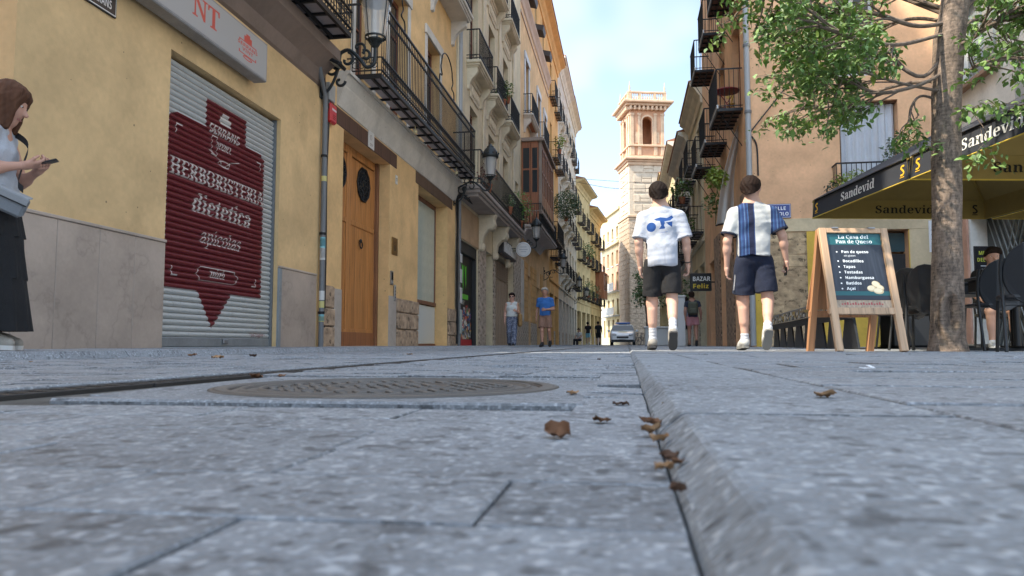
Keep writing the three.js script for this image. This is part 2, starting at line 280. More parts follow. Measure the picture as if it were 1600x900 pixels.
  mesh('far_paving', polyGeo([[[ROADL - .207, LEFTY, -22.5], [-5.6, LEFTY, -22.5], [-5.6, LEFTY, -97], [ROADL - .207, LEFTY, -97]].reverse(), [[-30, LEFTY - .004, 30], [-5.01, LEFTY - .004, 30], [-5.01, LEFTY - .004, -5.2], [-30, LEFTY - .004, -5.2]], [[-5.01, LEFTY - .004, 30], [ROADL, LEFTY - .004, 30], [ROADL, LEFTY - .004, 1.6], [-5.01, LEFTY - .004, 1.6]]]), STONES[0], pavementL);
  mesh('near_paving', polyGeo([[[ROADL, 0, 30], [KERBX, 0, 30], [KERBX, 0, 0.26], [ROADL, 0, 0.26]]]), STONES[1], road);
}
// cast-iron cover
{
  const t = thing('manhole_cover', 'round cast iron manhole cover with raised pattern set in the road setts', 'manhole cover');
  const RUST = M('worn cast iron', { color: lin(0.19, 0.178, 0.17), map: T.rock, bumpMap: T.rockBump, bumpScale: 0.002, roughness: 0.6, metalness: 0.25 });
  const c = MAN;
  mesh('rim', lathe([[0.345, -0.03], [0.345, 0.0], [0.335, 0.002], [0.312, 0.002], [0.31, -0.004], [0.31, -0.03]], [c.x, 0, c.z], 64), RUST, t);
  mesh('lid', lathe([[0, -0.0035], [0.305, -0.0035], [0.305, -0.03]], [c.x, 0, c.z], 64), RUST, t);
  const rings = []; for (const q of [0.285, 0.25, 0.12]) rings.push(lathe([[q - 0.007, -0.0035], [q - 0.004, 0.0015], [q + 0.004, 0.0015], [q + 0.007, -0.0035]], [c.x, 0, c.z], 64)); mesh('raised_ring', rings, RUST, t);
  const st = []; for (let i = -7; i <= 7; i++) for (let j = -7; j <= 7; j++) { const x = i * 0.032 + (j & 1) * 0.016, z = j * 0.03, q = Math.hypot(x, z); if (q < 0.235 && Math.abs(q - 0.12) > 0.018) st.push(xf(box(-0.010, 0.010, -0.0035, 0.001, -0.004, 0.004, 0.001), mat4(c.x + x, 0, c.z + z, (i + j) & 1 ? 0.8 : -0.8))); }
  mesh('raised_stud', st, RUST, t); rebase(t, c.x, 0, c.z);
}
{
  const t = thing('drain_channel', 'narrow slotted drain channel running along the road setts', 'drain'), IR = M('drain iron', { color: lin(0.055, 0.052, 0.05), map: T.metal, roughness: 0.6, metalness: 0.4 });
  let k = 0; for (let z = 1; z > -30; z -= 0.5) {
    const y0 = rnd(-0.001, 0.003);
    const near = z < -0.3 && z > -4.2;
    const g = [box(GUT - 0.038, GUT - 0.028, -0.03, y0, z - 0.495, z, 0.002), box(GUT + 0.028, GUT + 0.038, -0.03, y0, z - 0.495, z, 0.002)];
    if (near || k % 1 === 0) for (let q = 0; q < 10; q++) g.push(box(GUT - 0.028, GUT + 0.028, -0.028, y0 - 0.001, z - 0.495 + q * 0.05, z - 0.495 + q * 0.05 + 0.022, 0));
    mesh('grate', g, IR, t); k++;
  }
  mesh('channel_side', box(GUT - 0.055, GUT - 0.0385, -0.03, 0.006, -30, 1, 0.003), KERBSTONE, t); rebase(t, GUT, 0, -1);
}
// ---------- facade tools: local axes u along the wall, v up, n out of the wall ----------
const FL = (X) => mat4(X, 0, 0, Math.PI / 2);               // wall on the left of the street: u = distance from the camera
const FR = (X) => mat4(X, 0, 0, -Math.PI / 2);              // wall on the right: u = z
const FZ = (Z) => mat4(0, 0, Z, 0);                         // wall across: u = x
const SPLIT = new Set('guide_rail,render_dado,dado_cap,stone_base,stone_pier,pilaster,stone_backing,parapet_pier,panel,corbel,window_hood,bracket,string_course,pink_pier,window_sill,fascia,ledge,iron_arch,lamp_bulb,letter,pinnacle,yellow_render,strut,side_stripe,button,hinge,baluster,cuff,iron_arch,parapet_rail,corner_post,text_line,rib,sticker'.split(','));
const put = (name, F, geos, m, parent) => SPLIT.has(name) && Array.isArray(geos) && geos.length > 1 ? geos.map((g) => put(name, F, [g], m, parent))[0] : mesh(name, (Array.isArray(geos) ? geos : [geos]).map((g) => xf(g, F)), m, parent);
const rect = (u0, u1, v0, v1) => [[u0, v0], [u1, v0], [u1, v1], [u0, v1]];
const arch = (u0, u1, v0, v1, k = 8) => { const r = (u1 - u0) / 2, c = (u0 + u1) / 2, p = [[u0, v0], [u1, v0]]; for (let i = 0; i <= k; i++) { const a = Math.PI * i / k; p.push([c + r * Math.cos(a), v1 - r + r * Math.sin(a)]); } return p; };
const plate = (u0, u1, v0, v1, holes, th = 0.6) => { const g = extrude(rect(u0, u1, v0, v1), th, holes.map((h) => h.length === 4 && typeof h[0] === 'number' ? rect(...h) : h)); g.translate(0, 0, -th); return g; };
const profU = (prof, u0, u1) => { const g = extrude(prof, u1 - u0); g.applyMatrix4(mat4(0, 0, 0, -Math.PI / 2)); g.translate(u1, 0, 0); return g; };
const bx = (u0, u1, v0, v1, n0, n1, c = 0) => box(u0, u1, v0, v1, n0, n1, c);
function windowUnit(parent, F, [u0, u1, v0, v1], o = {}) {
  const { n = -0.22, leaves = 2, rows = 3, frame = mats['brown window wood'], pane = GLASS, f = 0.06, name = 'window' } = o, w = sub(name, parent);
  put('frame', F, [bx(u0, u0 + f, v0, v1, n - 0.05, n, .006), bx(u1 - f, u1, v0, v1, n - 0.05, n, .006), bx(u0 + f, u1 - f, v1 - f, v1, n - 0.05, n, .006), bx(u0 + f, u1 - f, v0, v0 + f, n - 0.05, n, .006)], frame, w);
  const lw = (u1 - u0 - 2 * f) / leaves;
  for (let i = 0; i < leaves; i++) {
    const a = u0 + f + i * lw, b = a + lw, s = 0.055, g = [bx(a, a + s, v0 + f, v1 - f, n - 0.04, n + 0.012, .005), bx(b - s, b, v0 + f, v1 - f, n - 0.04, n + 0.012, .005), bx(a + s, b - s, v0 + f, v0 + f + (o.kick ?? 0.1), n - 0.04, n + 0.01, .005), bx(a + s, b - s, v1 - f - s, v1 - f, n - 0.04, n + 0.01, .005)];
    const y0 = v0 + f + (o.kick ?? 0.1), y1 = v1 - f - s, h = (y1 - y0) / rows;
    for (let k = 1; k < rows; k++) g.push(bx(a + s, b - s, y0 + k * h - 0.018, y0 + k * h + 0.018, n - 0.035, n + 0.008));
    put('sash', F, g, frame, w);
    for (let k = 0; k < rows; k++) put('pane', F, bx(a + s, b - s, y0 + k * h + (k ? 0.018 : 0), y0 + (k + 1) * h - (k < rows - 1 ? 0.018 : 0), n - 0.03, n - 0.02), pane, w);
  }
  return w;
}
function surround(parent, F, [u0, u1, v0, v1], m, w = 0.16, p = 0.05) { return put('window_surround', F, [bx(u0 - w, u0, v0, v1, 0, p, .012), bx(u1, u1 + w, v0, v1, 0, p, .012), bx(u0 - w - .03, u1 + w + .03, v1, v1 + w * 1.2, 0, p + .03, .012)], m, parent); }
function shutters(parent, F, [u0, u1, v0, v1], m, n = -0.08) {       // closed louvred leaves
  for (const s of [0, 1]) { const a = s ? (u0 + u1) / 2 + .004 : u0, b = s ? u1 : (u0 + u1) / 2 - .004, g = [bx(a, a + .06, v0, v1, n - .04, n), bx(b - .06, b, v0, v1, n - .04, n), bx(a + .06, b - .06, v1 - .08, v1, n - .04, n), bx(a + .06, b - .06, v0, v0 + .1, n - .04, n)]; for (let y = v0 + .12; y < v1 - .1; y += .06) g.push(xf(bx(a + .06, b - .06, -.004, .004, -.03, .03), mat4(0, y, n - .02, 0, .6))); put('shutter', F, g, m, parent); }
}
const ring = (x, y, z, r, t = 0.008) => { const g = new THREE.TorusGeometry(r, t, 4, 10); g.translate(x, y, z); return tidy(g); };
const scroll = (pts, F0, r = 0.012) => xf(tube(pts.map(([a, b]) => [a, b, 0]), r, 5, pts.length * 4), F0);
function railing(u0, u1, v, n1, h, o = {}) {                          // three-sided iron railing
  const { step = 0.12, r = 0.009, band = 0, n0 = 0, top = .018 } = o, g = [];
  const rail = (y, t) => { g.push(bx(u0, u1, y - t, y + t, n1 - .02, n1 + .02), bx(u0 - .012, u0 + .012, y - t, y + t, n0, n1 - .021), bx(u1 - .012, u1 + .012, y - t, y + t, n0, n1 - .021)); };
  rail(v + h, top); rail(v + 0.06, .01); if (band) rail(v + band, .01);
  const bars = (a, b, fixed, alongN) => { const L = b - a, k = Math.max(1, Math.round(L / step)); for (let i = 0; i <= k; i++) { const q = a + L * i / k, p = alongN ? [fixed, v, q] : [q, v, fixed]; g.push(bar(p, [p[0], v + h, p[2]], r, r, 4)); if (band && i < k) { const m = q + L / k / 2, rr = Math.min(band * .5 - .02, L / k / 2) * .95; g.push(alongN ? xf(ring(0, 0, 0, rr), mat4(fixed, v + band * .55, m, Math.PI / 2)) : ring(m, v + band * .55, fixed, rr)); if (band > .25) g.push(alongN ? xf(ring(0, 0, 0, rr * .6), mat4(fixed, v + band * .55 + rr * 1.5, m, Math.PI / 2)) : ring(m, v + band * .55 + rr * 1.5, fixed, rr * .6)); } } };
  bars(u0, u1, n1, false); bars(n0 + .1, n1 - .08, u0, true); bars(n0 + .1, n1 - .08, u1, true);
  return g;
}
function ironBalcony(parent, F, u0, u1, v, proj, o = {}) {            // tiled floor on an iron grid, seen from below
  const b = sub('balcony', parent), t = 0.05, n0 = o.n0 ?? 0;
  const beams = [bx(u0, u1, v - t - .03, v - .001, proj - .05, proj), bx(u0, u0 + .05, v - t - .03, v - .001, n0, proj - .051), bx(u1 - .05, u1, v - t - .03, v - .001, n0, proj - .051)];
  const k = Math.max(2, Math.round((u1 - u0) / (o.cell ?? .5))), rows = o.rows ?? 2, g0 = o.g0 ?? n0;
  for (let i = 1; i < k; i++) { const u = u0 + (u1 - u0) * i / k; beams.push(bx(u - .022, u + .022, v - t - .02, v - .03, n0, proj - .051)); }
  for (let j = 1; j < rows; j++) { const n = g0 + (proj - g0) * j / rows; beams.push(bx(u0 + .051, u1 - .051, v - t - .025, v - .032, n - .022, n + .022)); }
  put('frame', F, beams, IRON, b);
  for (let i = 0; i < k; i++) for (let j = 0; j < rows; j++) { const d = (u1 - u0) / k, e = (proj - g0) / rows; put('floor_tile', F, bx(u0 + i * d + .004, u0 + (i + 1) * d - .004, v - .028, v - .004, g0 + j * e + .004, g0 + (j + 1) * e - .004), o.tile ?? mats['balcony tile'], b); }
  put('railing', F, railing(u0, u1, v, proj, o.h ?? 1.05, { step: o.step ?? .12, band: o.band ?? 0, n0 }), IRON, b);
  if (o.edge) put('floor_edge', F, [bx(u0 - .015, u1 + .015, v - .002, v + .1, proj - .03, proj + .012), bx(u0 - .015, u0 + .01, v - .002, v + .1, n0, proj - .031)], o.edge, b);
  if (o.struts) put('strut', F, [0.15, .85].flatMap((q) => { const u = u0 + (u1 - u0) * q; return [bar([u, v - .06, proj * .85], [u, v - 1.0, 0], .012)]; }), IRON, b);
  return b;
}
function stoneBalcony(parent, F, u0, u1, v, proj, m, o = {}) {        // moulded slab on corbels
  const b = sub('balcony', parent), t = o.t ?? .22;
  put('slab', F, [bx(u0, u1, v - .1, v, 0, proj, .02), bx(u0 + .05, u1 - .05, v - .17, v - .1, 0, proj - .05, .02), bx(u0 + .09, u1 - .09, v - t, v - .17, 0, proj - .09, .015)], m, b);
  for (const u of [u0 + .2, u1 - .2]) put('corbel', F, [xf(extrude([[0, 0], [0, -.7], [.07, -.68], [.1, -.5], [.17, -.36], [.28, -.26], [proj * .72, -.16], [proj * .72, 0]], .16), mat4(u + .08, v - t, 0, -Math.PI / 2))], m, b);
  if (o.frieze !== false) put('frieze', F, [bx(u0 + .3, u1 - .3, v - t - .16, v - t, 0, .10, .02), bx(u0 + .34, u1 - .34, v - t - .3, v - t - .16, 0, .06, .02)], m, b);
  put('railing', F, railing(u0 + .04, u1 - .04, v, proj - .06, o.h ?? 1.0, { step: o.step ?? .12, band: o.band ?? .16 }), IRON, b);
  return b;
}
mats['brown window wood'] = null; delete mats['brown window wood'];
wood('brown window wood', 0.16, 0.055, 0.03); wood('pale door wood', 0.48, 0.22, 0.07, 0.55); wood('dark beam wood', 0.12, 0.07, 0.045, 0.85); wood('grey door wood', 0.42, 0.335, 0.255, 0.8);
plaster('balcony tile', 0.42, 0.37, 0.37);
paint('grey pipe', 0.20, 0.21, 0.22, 0.55); paint('zinc pipe', 0.42, 0.44, 0.45, 0.5); paint('white paint', 0.72, 0.72, 0.70, 0.5);
// ---------- a bracket lantern; a = point on the wall, out = unit vector away from it, arm length ----------
const LAMPMETAL = paint('lantern metal', 0.03, 0.036, 0.037, 0.45, 0.3);
function lantern(label, wall, dir, arm, s = 1, crown = true) {
  const t = thing('wall_lantern', label, 'street lamp', 'bracket lanterns along the street'), F = mat4(wall[0], wall[1], wall[2], Math.atan2(dir[0], dir[1]) - Math.PI / 2);   // local x points out of the wall
  const P = (l) => l.map(([x, y]) => [x, y, 0]), e = arm;
  put('wall_plate', F, [box(0, .03, -.55 * s, .3 * s, -.05, .05, .01), ball(.03, .05, 0, .07, .07, .07)], LAMPMETAL, t);
  put('bracket_arm', F, [tube(P([[0.02, -.1 * s], [.25 * e, .02 * s], [.5 * e, .12 * s], [.72 * e, -.02 * s], [.85 * e, -.14 * s], [.98 * e, -.1 * s], [e, .05 * s], [e, .12 * s]]), .026 * s, 7, 40), tube(P([[.02, -.5 * s], [.16 * e, -.42 * s], [.3 * e, -.2 * s], [.36 * e, .06 * s]]), .02 * s, 6, 20)], LAMPMETAL, t);
  const sp = (cx, cy, r, turn, dirn) => { const q = []; for (let i = 0; i <= 14; i++) { const a = turn + dirn * i / 14 * 4.6, k = r * (1 - i / 14 * .72); q.push([cx + k * Math.cos(a), cy + k * Math.sin(a)]); } return tube(P(q), .02 * s, 6, 40); };
  put('scroll', F, [sp(.24 * e, -.14 * s, .14 * s, 1.6, 1), sp(.48 * e, -.02 * s, .11 * s, 1.4, -1), sp(.7 * e, .14 * s, .1 * s, -1, 1), sp(.36 * e, -.32 * s, .08 * s, 0, -1), xf(ball(.30 * e, -.08 * s, 0, .08 * s, .08 * s, .02), mat4()), sp(.82 * e, .02 * s, .09 * s, 2, -1)], LAMPMETAL, t);
  const L = sub('lamp_head', t), at = [e, .12 * s, 0];
  put('base_cup', F, [lathe([[.02, 0], [.045, .02], [.05, .06], [.085, .09], [.105, .10], [.11, .125], [.10, .13]].map((p) => p.map((q) => q * s)), at, 14), ...[0, 1, 2, 3, 4, 5].map((i) => { const a = i * Math.PI / 3; return bar([e + .04 * s * Math.cos(a), .14 * s, .04 * s * Math.sin(a)], [e + .13 * s * Math.cos(a), .27 * s, .13 * s * Math.sin(a)], .008 * s, .008 * s, 5); })], LAMPMETAL, L);
  put('glass', F, lathe([[.135, .16], [.165, .40], [.20, .66]].map((p) => p.map((q) => q * s)), at, 24), LAMPGLASS, L);
  put('glass_rim', F, [lathe([[.132, .14], [.148, .14], [.148, .165], [.132, .165]].map((p) => p.map((q) => q * s)), at, 24), ...[0, 1, 2, 3].map((i) => { const a = i * Math.PI / 2 + .4; return bar([e + .14 * s * Math.cos(a), .28 * s, .14 * s * Math.sin(a)], [e + .204 * s * Math.cos(a), .78 * s, .204 * s * Math.sin(a)], .007 * s, .007 * s, 5); })], LAMPMETAL, L);
  put('cap', F, [lathe([[.19, .64], [.225, .65], [.235, .70], [.235, .74], [.205, .76], [.19, .83], [.13, .92], [.10, .93], [.10, .97], [.05, 1.0], [.02, 1.06], [0, 1.07]].map((p) => p.map((q) => q * s)), at, 20)], LAMPMETAL, L);
  if (crown) { const c = []; for (let i = 0; i < 12; i++) { const a = i * Math.PI / 6; c.push(ball(e + .235 * s * Math.cos(a), .12 * s + .765 * s, .235 * s * Math.sin(a), .024 * s, .03 * s, .02 * s, 6)); } put('crown', F, c, LAMPMETAL, L); }
  rebase(t, wall[0], wall[1], wall[2]); return t;
}
// ---------- leaves ----------
function leafShape(L, w) { return [[0, 0, 0], [w, .05 * L, L * .35], [w * .8, .03 * L, L * .65], [0, -.08 * L, L], [-w * .8, .03 * L, L * .65], [-w, .05 * L, L * .35]]; }
function leafCloud(list, r, o = {}) {                                 // list of [x, y, z, size]; one merged geometry
  const n = list.length, pos = new Float32Array(n * 4 * 9), nor = new Float32Array(n * 4 * 9), col = new Float32Array(n * 4 * 9), Q = new THREE.Quaternion(), E = new THREE.Euler(), v = V(); let k = 0;
  const sh = leafShape(1, o.w ?? .27), tri = [[0, 1, 5], [1, 2, 4], [1, 4, 5], [2, 3, 4]];
  for (const [x, y, z, s] of list) {
    E.set((r() - .5) * 1.6 + (o.droop ?? .3), r() * 6.28, (r() - .5) * 1.6, 'YXZ'); Q.setFromEuler(E);
    const pts = sh.map((p) => v.set(...p).multiplyScalar(s * (.75 + r() * .5)).applyQuaternion(Q).clone().add(V(x, y, z)));
    const c = .75 + r() * .5, h = (r() - .5) * .3;
    for (const t of tri) { const N = pts[t[1]].clone().sub(pts[t[0]]).cross(pts[t[2]].clone().sub(pts[t[0]])).normalize(); for (const i of t) { pos.set(pts[i].toArray(), k); nor.set(N.toArray(), k); col[k] = c * (1 + h); col[k + 1] = c; col[k + 2] = c * (1 - h); k += 3; } }
  }
  const g = new THREE.BufferGeometry(); g.setAttribute('position', new THREE.BufferAttribute(pos, 3)); g.setAttribute('normal', new THREE.BufferAttribute(nor, 3)); g.setAttribute('color', new THREE.BufferAttribute(col, 3)); g.setAttribute('uv', new THREE.BufferAttribute(new Float32Array(n * 24), 2)); return g;
}
const leafMat = (key, r, g, b) => M(key, { color: lin(r, g, b), vertexColors: true, roughness: .55, transmission: .35, thickness: 0 });
const LEAF = leafMat('tree leaf', .135, .235, .04), PLANT = leafMat('pot plant leaf', .13, .21, .05), FERN = leafMat('yellow green leaf', .26, .34, .045);
function blobLeaves(cx, cy, cz, rx, ry, rz, n, size, seed, o) { const r = rng(seed), l = []; while (l.length < n) { const x = r() * 2 - 1, y = r() * 2 - 1, z = r() * 2 - 1, q = x * x + y * y + z * z; if (q > 1 || q < .12) continue; l.push([cx + x * rx, cy + y * ry, cz + z * rz, size * (.7 + r() * .6)]); } return leafCloud(l, r, o); }
function potPlant(label, at, rx, ry, n, size, seed, m = PLANT, pot = true, group = 'balcony plants') {
  const t = thing('potted_plant', label, 'plant', group); mesh('foliage', blobLeaves(0, .28 + ry * .8, 0, rx, ry, rx, n, size, seed), m, t);
  if (pot) { mesh('pot', lathe([[0, 0], [.11, 0], [.15, .24], [.165, .24], [.165, .28], [.14, .28], [.13, .22], [0, .2]], [0, 0, 0], 14), plain('terracotta', .30, .11, .055, .85), t); }
  else mesh('stem', [bar([0, 0, 0], [.05, .3 + ry, 0], .015)], plain('green stem', .08, .1, .03, .8), t);
  t.position.set(...at); return t;
}
// ---------- left: the corner shop house ----------
const L5 = FL(-5), UL = (x, y) => -onX(x, y, -5).z;
const OCHRE = plaster('ochre plaster', 0.78, 0.54, 0.27), OCHRE2 = plaster('warm ochre plaster', 0.86, 0.565, 0.26), CREAMTRIM = plaster('cream cornice', 0.70, 0.65, 0.57), SHADEDCOVE = plaster('brown soffit', 0.26, 0.19, 0.15);  // the soffit brown carries the shade under the cornice in its colour
const MARBLE = M('marble dado', { color: lin(0.60, 0.50, 0.43), map: T.marble, roughness: 0.5 }), GREYMARBLE = M('grey marble', { color: lin(0.36, 0.40, 0.43), map: T.marble, roughness: 0.5 });
{
  const t = thing('corner_shop_house', 'ochre plastered corner house with marble dado and painted roller shutter', 'building');
  put('wall', L5, [plate(5.3, 11.5, 0, 27, [[7.4, 10.07, 0.002, 3.38]]), bx(5.3, 11.5, 0, 27, -12, -0.602)], OCHRE, t);  // unseen upper wall raised to keep the white building in shade
  const ug = [5.36, UL(81, 450), UL(149, 450), UL(205, 450), 7.385];
  for (let i = 0; i < 4; i++) put('dado_slab', L5, bx(ug[i] + .003, ug[i + 1] - .003, 0, 1.19, 0, .03 - i * .0015, .004), MARBLE, t);
  put('dado_slab', L5, bx(5.295, 5.357, 0, 1.19, -.05, .032, .004), MARBLE, t);
  put('dado_slab', L5, bx(10.16, 11.38, 0, 1.19, 0, .03, .004), MARBLE, t);
  labelled(put('dado_slab', L5, bx(10.075, 10.157, 0, 1.19, -.1, .033, .004), GREYMARBLE, t), 'blue grey marble slab at the shutter jamb');
  put('dado_cap', L5, [bx(5.3, 7.39, 1.193, 1.225, 0, .04, .006), bx(10.08, 11.38, 1.193, 1.225, 0, .04, .006)], MARBLE, t);
  put('cornice', L5, profU([[0, 4.35], [.04, 4.38], [.12, 4.55], [.32, 4.72], [.36, 4.75], [.36, 4.93], [0, 4.93]], 5.32, 11.40), SHADEDCOVE, t);
  ironBalcony(t, L5, 7.2, 10.95, 5.02, .72, { cell: .42, rows: 2, band: .34, step: .105, n0: .1 });
  // roller shutter: slats with the painted shield
  const W = 10.04 - 7.43, Hh = 3.3;
  const face = canvasTex(1024, 1296, (g, w, h) => {
    g.fillStyle = '#b9bbb8'; g.fillRect(0, 0, w, h);
    const X = (a) => a * w, Y = (a) => a * h;
    g.fillStyle = '#661219'; g.beginPath();
    const sh = [[.33, .075], [.70, .075], [.70, .185], [.86, .185], [.90, .205], [.90, .80], [.60, .80], [.43, .935], [.30, .80], [.045, .80], [.045, .205], [.10, .185], [.33, .185]];
    sh.forEach(([a, b], i) => i ? g.lineTo(X(a), Y(b)) : g.moveTo(X(a), Y(b))); g.closePath(); g.fill();
    g.fillStyle = g.strokeStyle = '#cfcbc4'; g.textAlign = 'center'; g.lineWidth = 5;
    const text = (s, x, y, px, font, maxw) => { g.font = font.replace('PX', px + 'px'); g.fillText(s, X(x), Y(y), maxw ? X(maxw) : undefined); };
    text('SERRANS', .5, .195, 66, 'bold PX sans-serif', .30); text('VINT', .5, .247, 58, 'bold PX sans-serif', .18);
    g.strokeRect(X(.385), Y(.205), X(.045), Y(.07)); g.beginPath(); g.moveTo(X(.36), Y(.265)); g.lineTo(X(.44), Y(.28)); g.lineTo(X(.5), Y(.31)); g.lineTo(X(.56), Y(.28)); g.lineTo(X(.64), Y(.265)); g.stroke();
    g.beginPath(); g.ellipse(X(.5), Y(.298), X(.05), Y(.012), 0, 0, 7); g.stroke(); g.fillRect(X(.45), Y(.115), X(.10), Y(.03)); g.fillRect(X(.47), Y(.10), X(.06), Y(.02));
    text('HERBORISTERIA', .485, .405, 112, 'bold PX serif', .84);
    text('dietetica', .5, .515, 124, 'italic bold PX serif', .56); text('apicolas', .49, .622, 96, 'italic PX serif', .5);
    g.lineWidth = 7; for (const [a, b, c, d] of [[.10, .225, 1, 1], [.86, .225, -1, 1], [.10, .755, 1, -1], [.84, .755, -1, -1]]) { g.beginPath(); g.moveTo(X(a), Y(b) + d * 42); g.lineTo(X(a), Y(b)); g.lineTo(X(a) + c * 44, Y(b)); g.stroke(); }
    g.lineWidth = 5; text('miel', .47, .745, 60, 'bold PX serif', .2); g.beginPath(); g.moveTo(X(.32), Y(.71)); g.lineTo(X(.62), Y(.71)); g.lineTo(X(.66), Y(.735)); g.lineTo(X(.62), Y(.76)); g.lineTo(X(.32), Y(.76)); g.lineTo(X(.29), Y(.735)); g.closePath(); g.stroke();
    g.fillStyle = '#661219'; text('~Do Dager~', .87, .965, 30, 'italic bold PX serif'); g.fillStyle = '#8a8e8f'; g.fillRect(0, Y(.975), w, h);
    const r = rng(9); for (let i = 0; i < 260; i++) { g.strokeStyle = i % 2 ? 'rgba(40,36,34,.16)' : 'rgba(225,222,215,.14)'; g.lineWidth = 1 + r() * 2; const x = r() * w, y = r() * h; g.beginPath(); g.moveTo(x, y); g.lineTo(x + (r() - .5) * 60, y + r() * 90); g.stroke(); } for (let i = 0; i < 4600; i++) { g.fillStyle = r() < .5 ? 'rgba(60,60,60,.10)' : 'rgba(230,230,225,.10)'; g.fillRect(r() * w, r() * h, 2 + r() * 22, 1 + r() * 3); }
  });
  const SH = M('painted shutter', { map: face, roughness: .5, metalness: .15 });
  const rs = sub('roller_shutter', t), N = 46, pitch = 3.18 / N, prof = [];
  for (let i = 0; i <= 5; i++) { const a = i / 5; prof.push([-.115 + .022 * Math.sin(a * Math.PI), a * (pitch - .006)]); }
  for (let k = 0; k < N; k++) {
    const v0 = .17 + k * pitch, f = [], pos = [], uv = [];
    const pr = [...prof, [-.134, pitch - .004], [-.134, pitch]];
    for (let i = 0; i + 1 < pr.length; i++) { const [n0, a0] = pr[i], [n1, a1] = pr[i + 1]; const q = [[7.43, a0, n0], [10.04, a0, n0], [10.04, a1, n1], [7.43, a1, n1]]; for (const e of [0, 1, 2, 0, 2, 3]) { pos.push(q[e][0], v0 + q[e][1], q[e][2]); uv.push((q[e][0] - 7.43) / W, (v0 + q[e][1] - .07) / Hh); } }
    const g = new THREE.BufferGeometry(); g.setAttribute('position', new THREE.Float32BufferAttribute(pos, 3)); g.setAttribute('uv', new THREE.Float32BufferAttribute(uv, 2)); g.computeVertexNormals(); put(k ? 'slat_' + String(k).padStart(3, '0') : 'slat', L5, g, SH, rs);
  }
  put('bottom_bar', L5, bx(7.42, 10.05, .055, .168, -.14, -.09, .01), paint('shutter bar grey', .33, .35, .36, .5, .3), rs);
  put('lock', L5, [bx(8.78, 8.9, .09, .15, -.089, -.06, .01)], paint('lock steel', .35, .35, .36, .4, .6), rs);
  put('guide_rail', L5, [bx(7.402, 7.43, .05, 3.37, -.16, -.06), bx(10.04, 10.068, .05, 3.37, -.16, -.06)], paint('guide grey', .25, .27, .28, .5, .4), rs);
  put('door_sill', L5, bx(7.4, 10.07, 0, .054, -.3, .02, .006), GREYMARBLE, t);
  rebase(t, -5, 0, -8.4);
}
{ // light box over the shutter
  const t = thing('shop_sign', 'grey box sign with red serif letters and emblem over the roller shutter', 'sign');
  const art = canvasTex(1024, 256, (g, w, h) => {
    g.fillStyle = '#a3a09c'; g.fillRect(0, 0, w, h); g.fillStyle = '#c04a3c'; g.font = 'bold 190px serif'; g.textAlign = 'left'; g.fillText('NT', 520, 178, 165);
    g.strokeStyle = '#c04a3c'; g.lineWidth = 7; g.strokeRect(820, 96, 120, 92); g.font = 'bold 34px sans-serif'; g.textAlign = 'center'; g.fillStyle = '#a3a09c'; g.fillRect(806, 108, 150, 62); g.fillStyle = '#c04a3c'; g.fillText('SERRANS', 880, 134, 150); g.fillText('VINT', 880, 166, 90); g.fillRect(852, 52, 56, 40); g.fillRect(866, 34, 28, 20); g.beginPath(); g.ellipse(880, 204, 30, 10, 0, 0, 7); g.stroke();
  });
  put('case', L5, [bx(4.6, 9.15, 3.60, 4.13, .05, .24, .012), bx(5, 5.1, 3.9, 4.0, 0, .05), bx(8.9, 9, 3.9, 4.0, 0, .05)], paint('sign grey', .36, .35, .34, .55), t);
  put('face', L5, quadUV([5.6, 3.63, .2425], [9.12, 3.63, .2425], [9.12, 4.10, .2425], [5.6, 4.10, .2425]), M('sign face', { map: art, roughness: .45 }), t);
  rebase(t, -5, 3.6, -6.9);
}
{ // street plate
  const a = onX(128, 4, -4.98), b = onX(182, 20, -4.98), t = thing('street_name_plate', 'black street name plate with white letters high on the ochre corner house', 'sign', undefined), u0 = -a.z, u1 = -b.z, v1 = onX(182, -28, -4.98).y, v0 = onX(182, 30, -4.98).y;
  const art = canvasTex(512, 256, (g, w, h) => { g.fillStyle = '#1c2026'; g.fillRect(0, 0, w, h); g.strokeStyle = g.fillStyle = '#d8d8d6'; g.lineWidth = 8; g.strokeRect(10, 10, w - 20, h - 20); g.font = 'bold 84px sans-serif'; g.textAlign = 'center'; g.fillText('SERRANS', w / 2, 216, 440); });
  put('plate', L5, bx(u0, u1, v0, v1, .002, .02, .004), plain('plate black', .012, .014, .018, .4), t);
  put('face', L5, quadUV([u0 + .004, v0 + .004, .0225], [u1 - .004, v0 + .004, .0225], [u1 - .004, v1 - .004, .0225], [u0 + .004, v1 - .004, .0225]), M('street plate face', { map: art, roughness: .35 }), t); rebase(t, -5, v0, -u0);
}
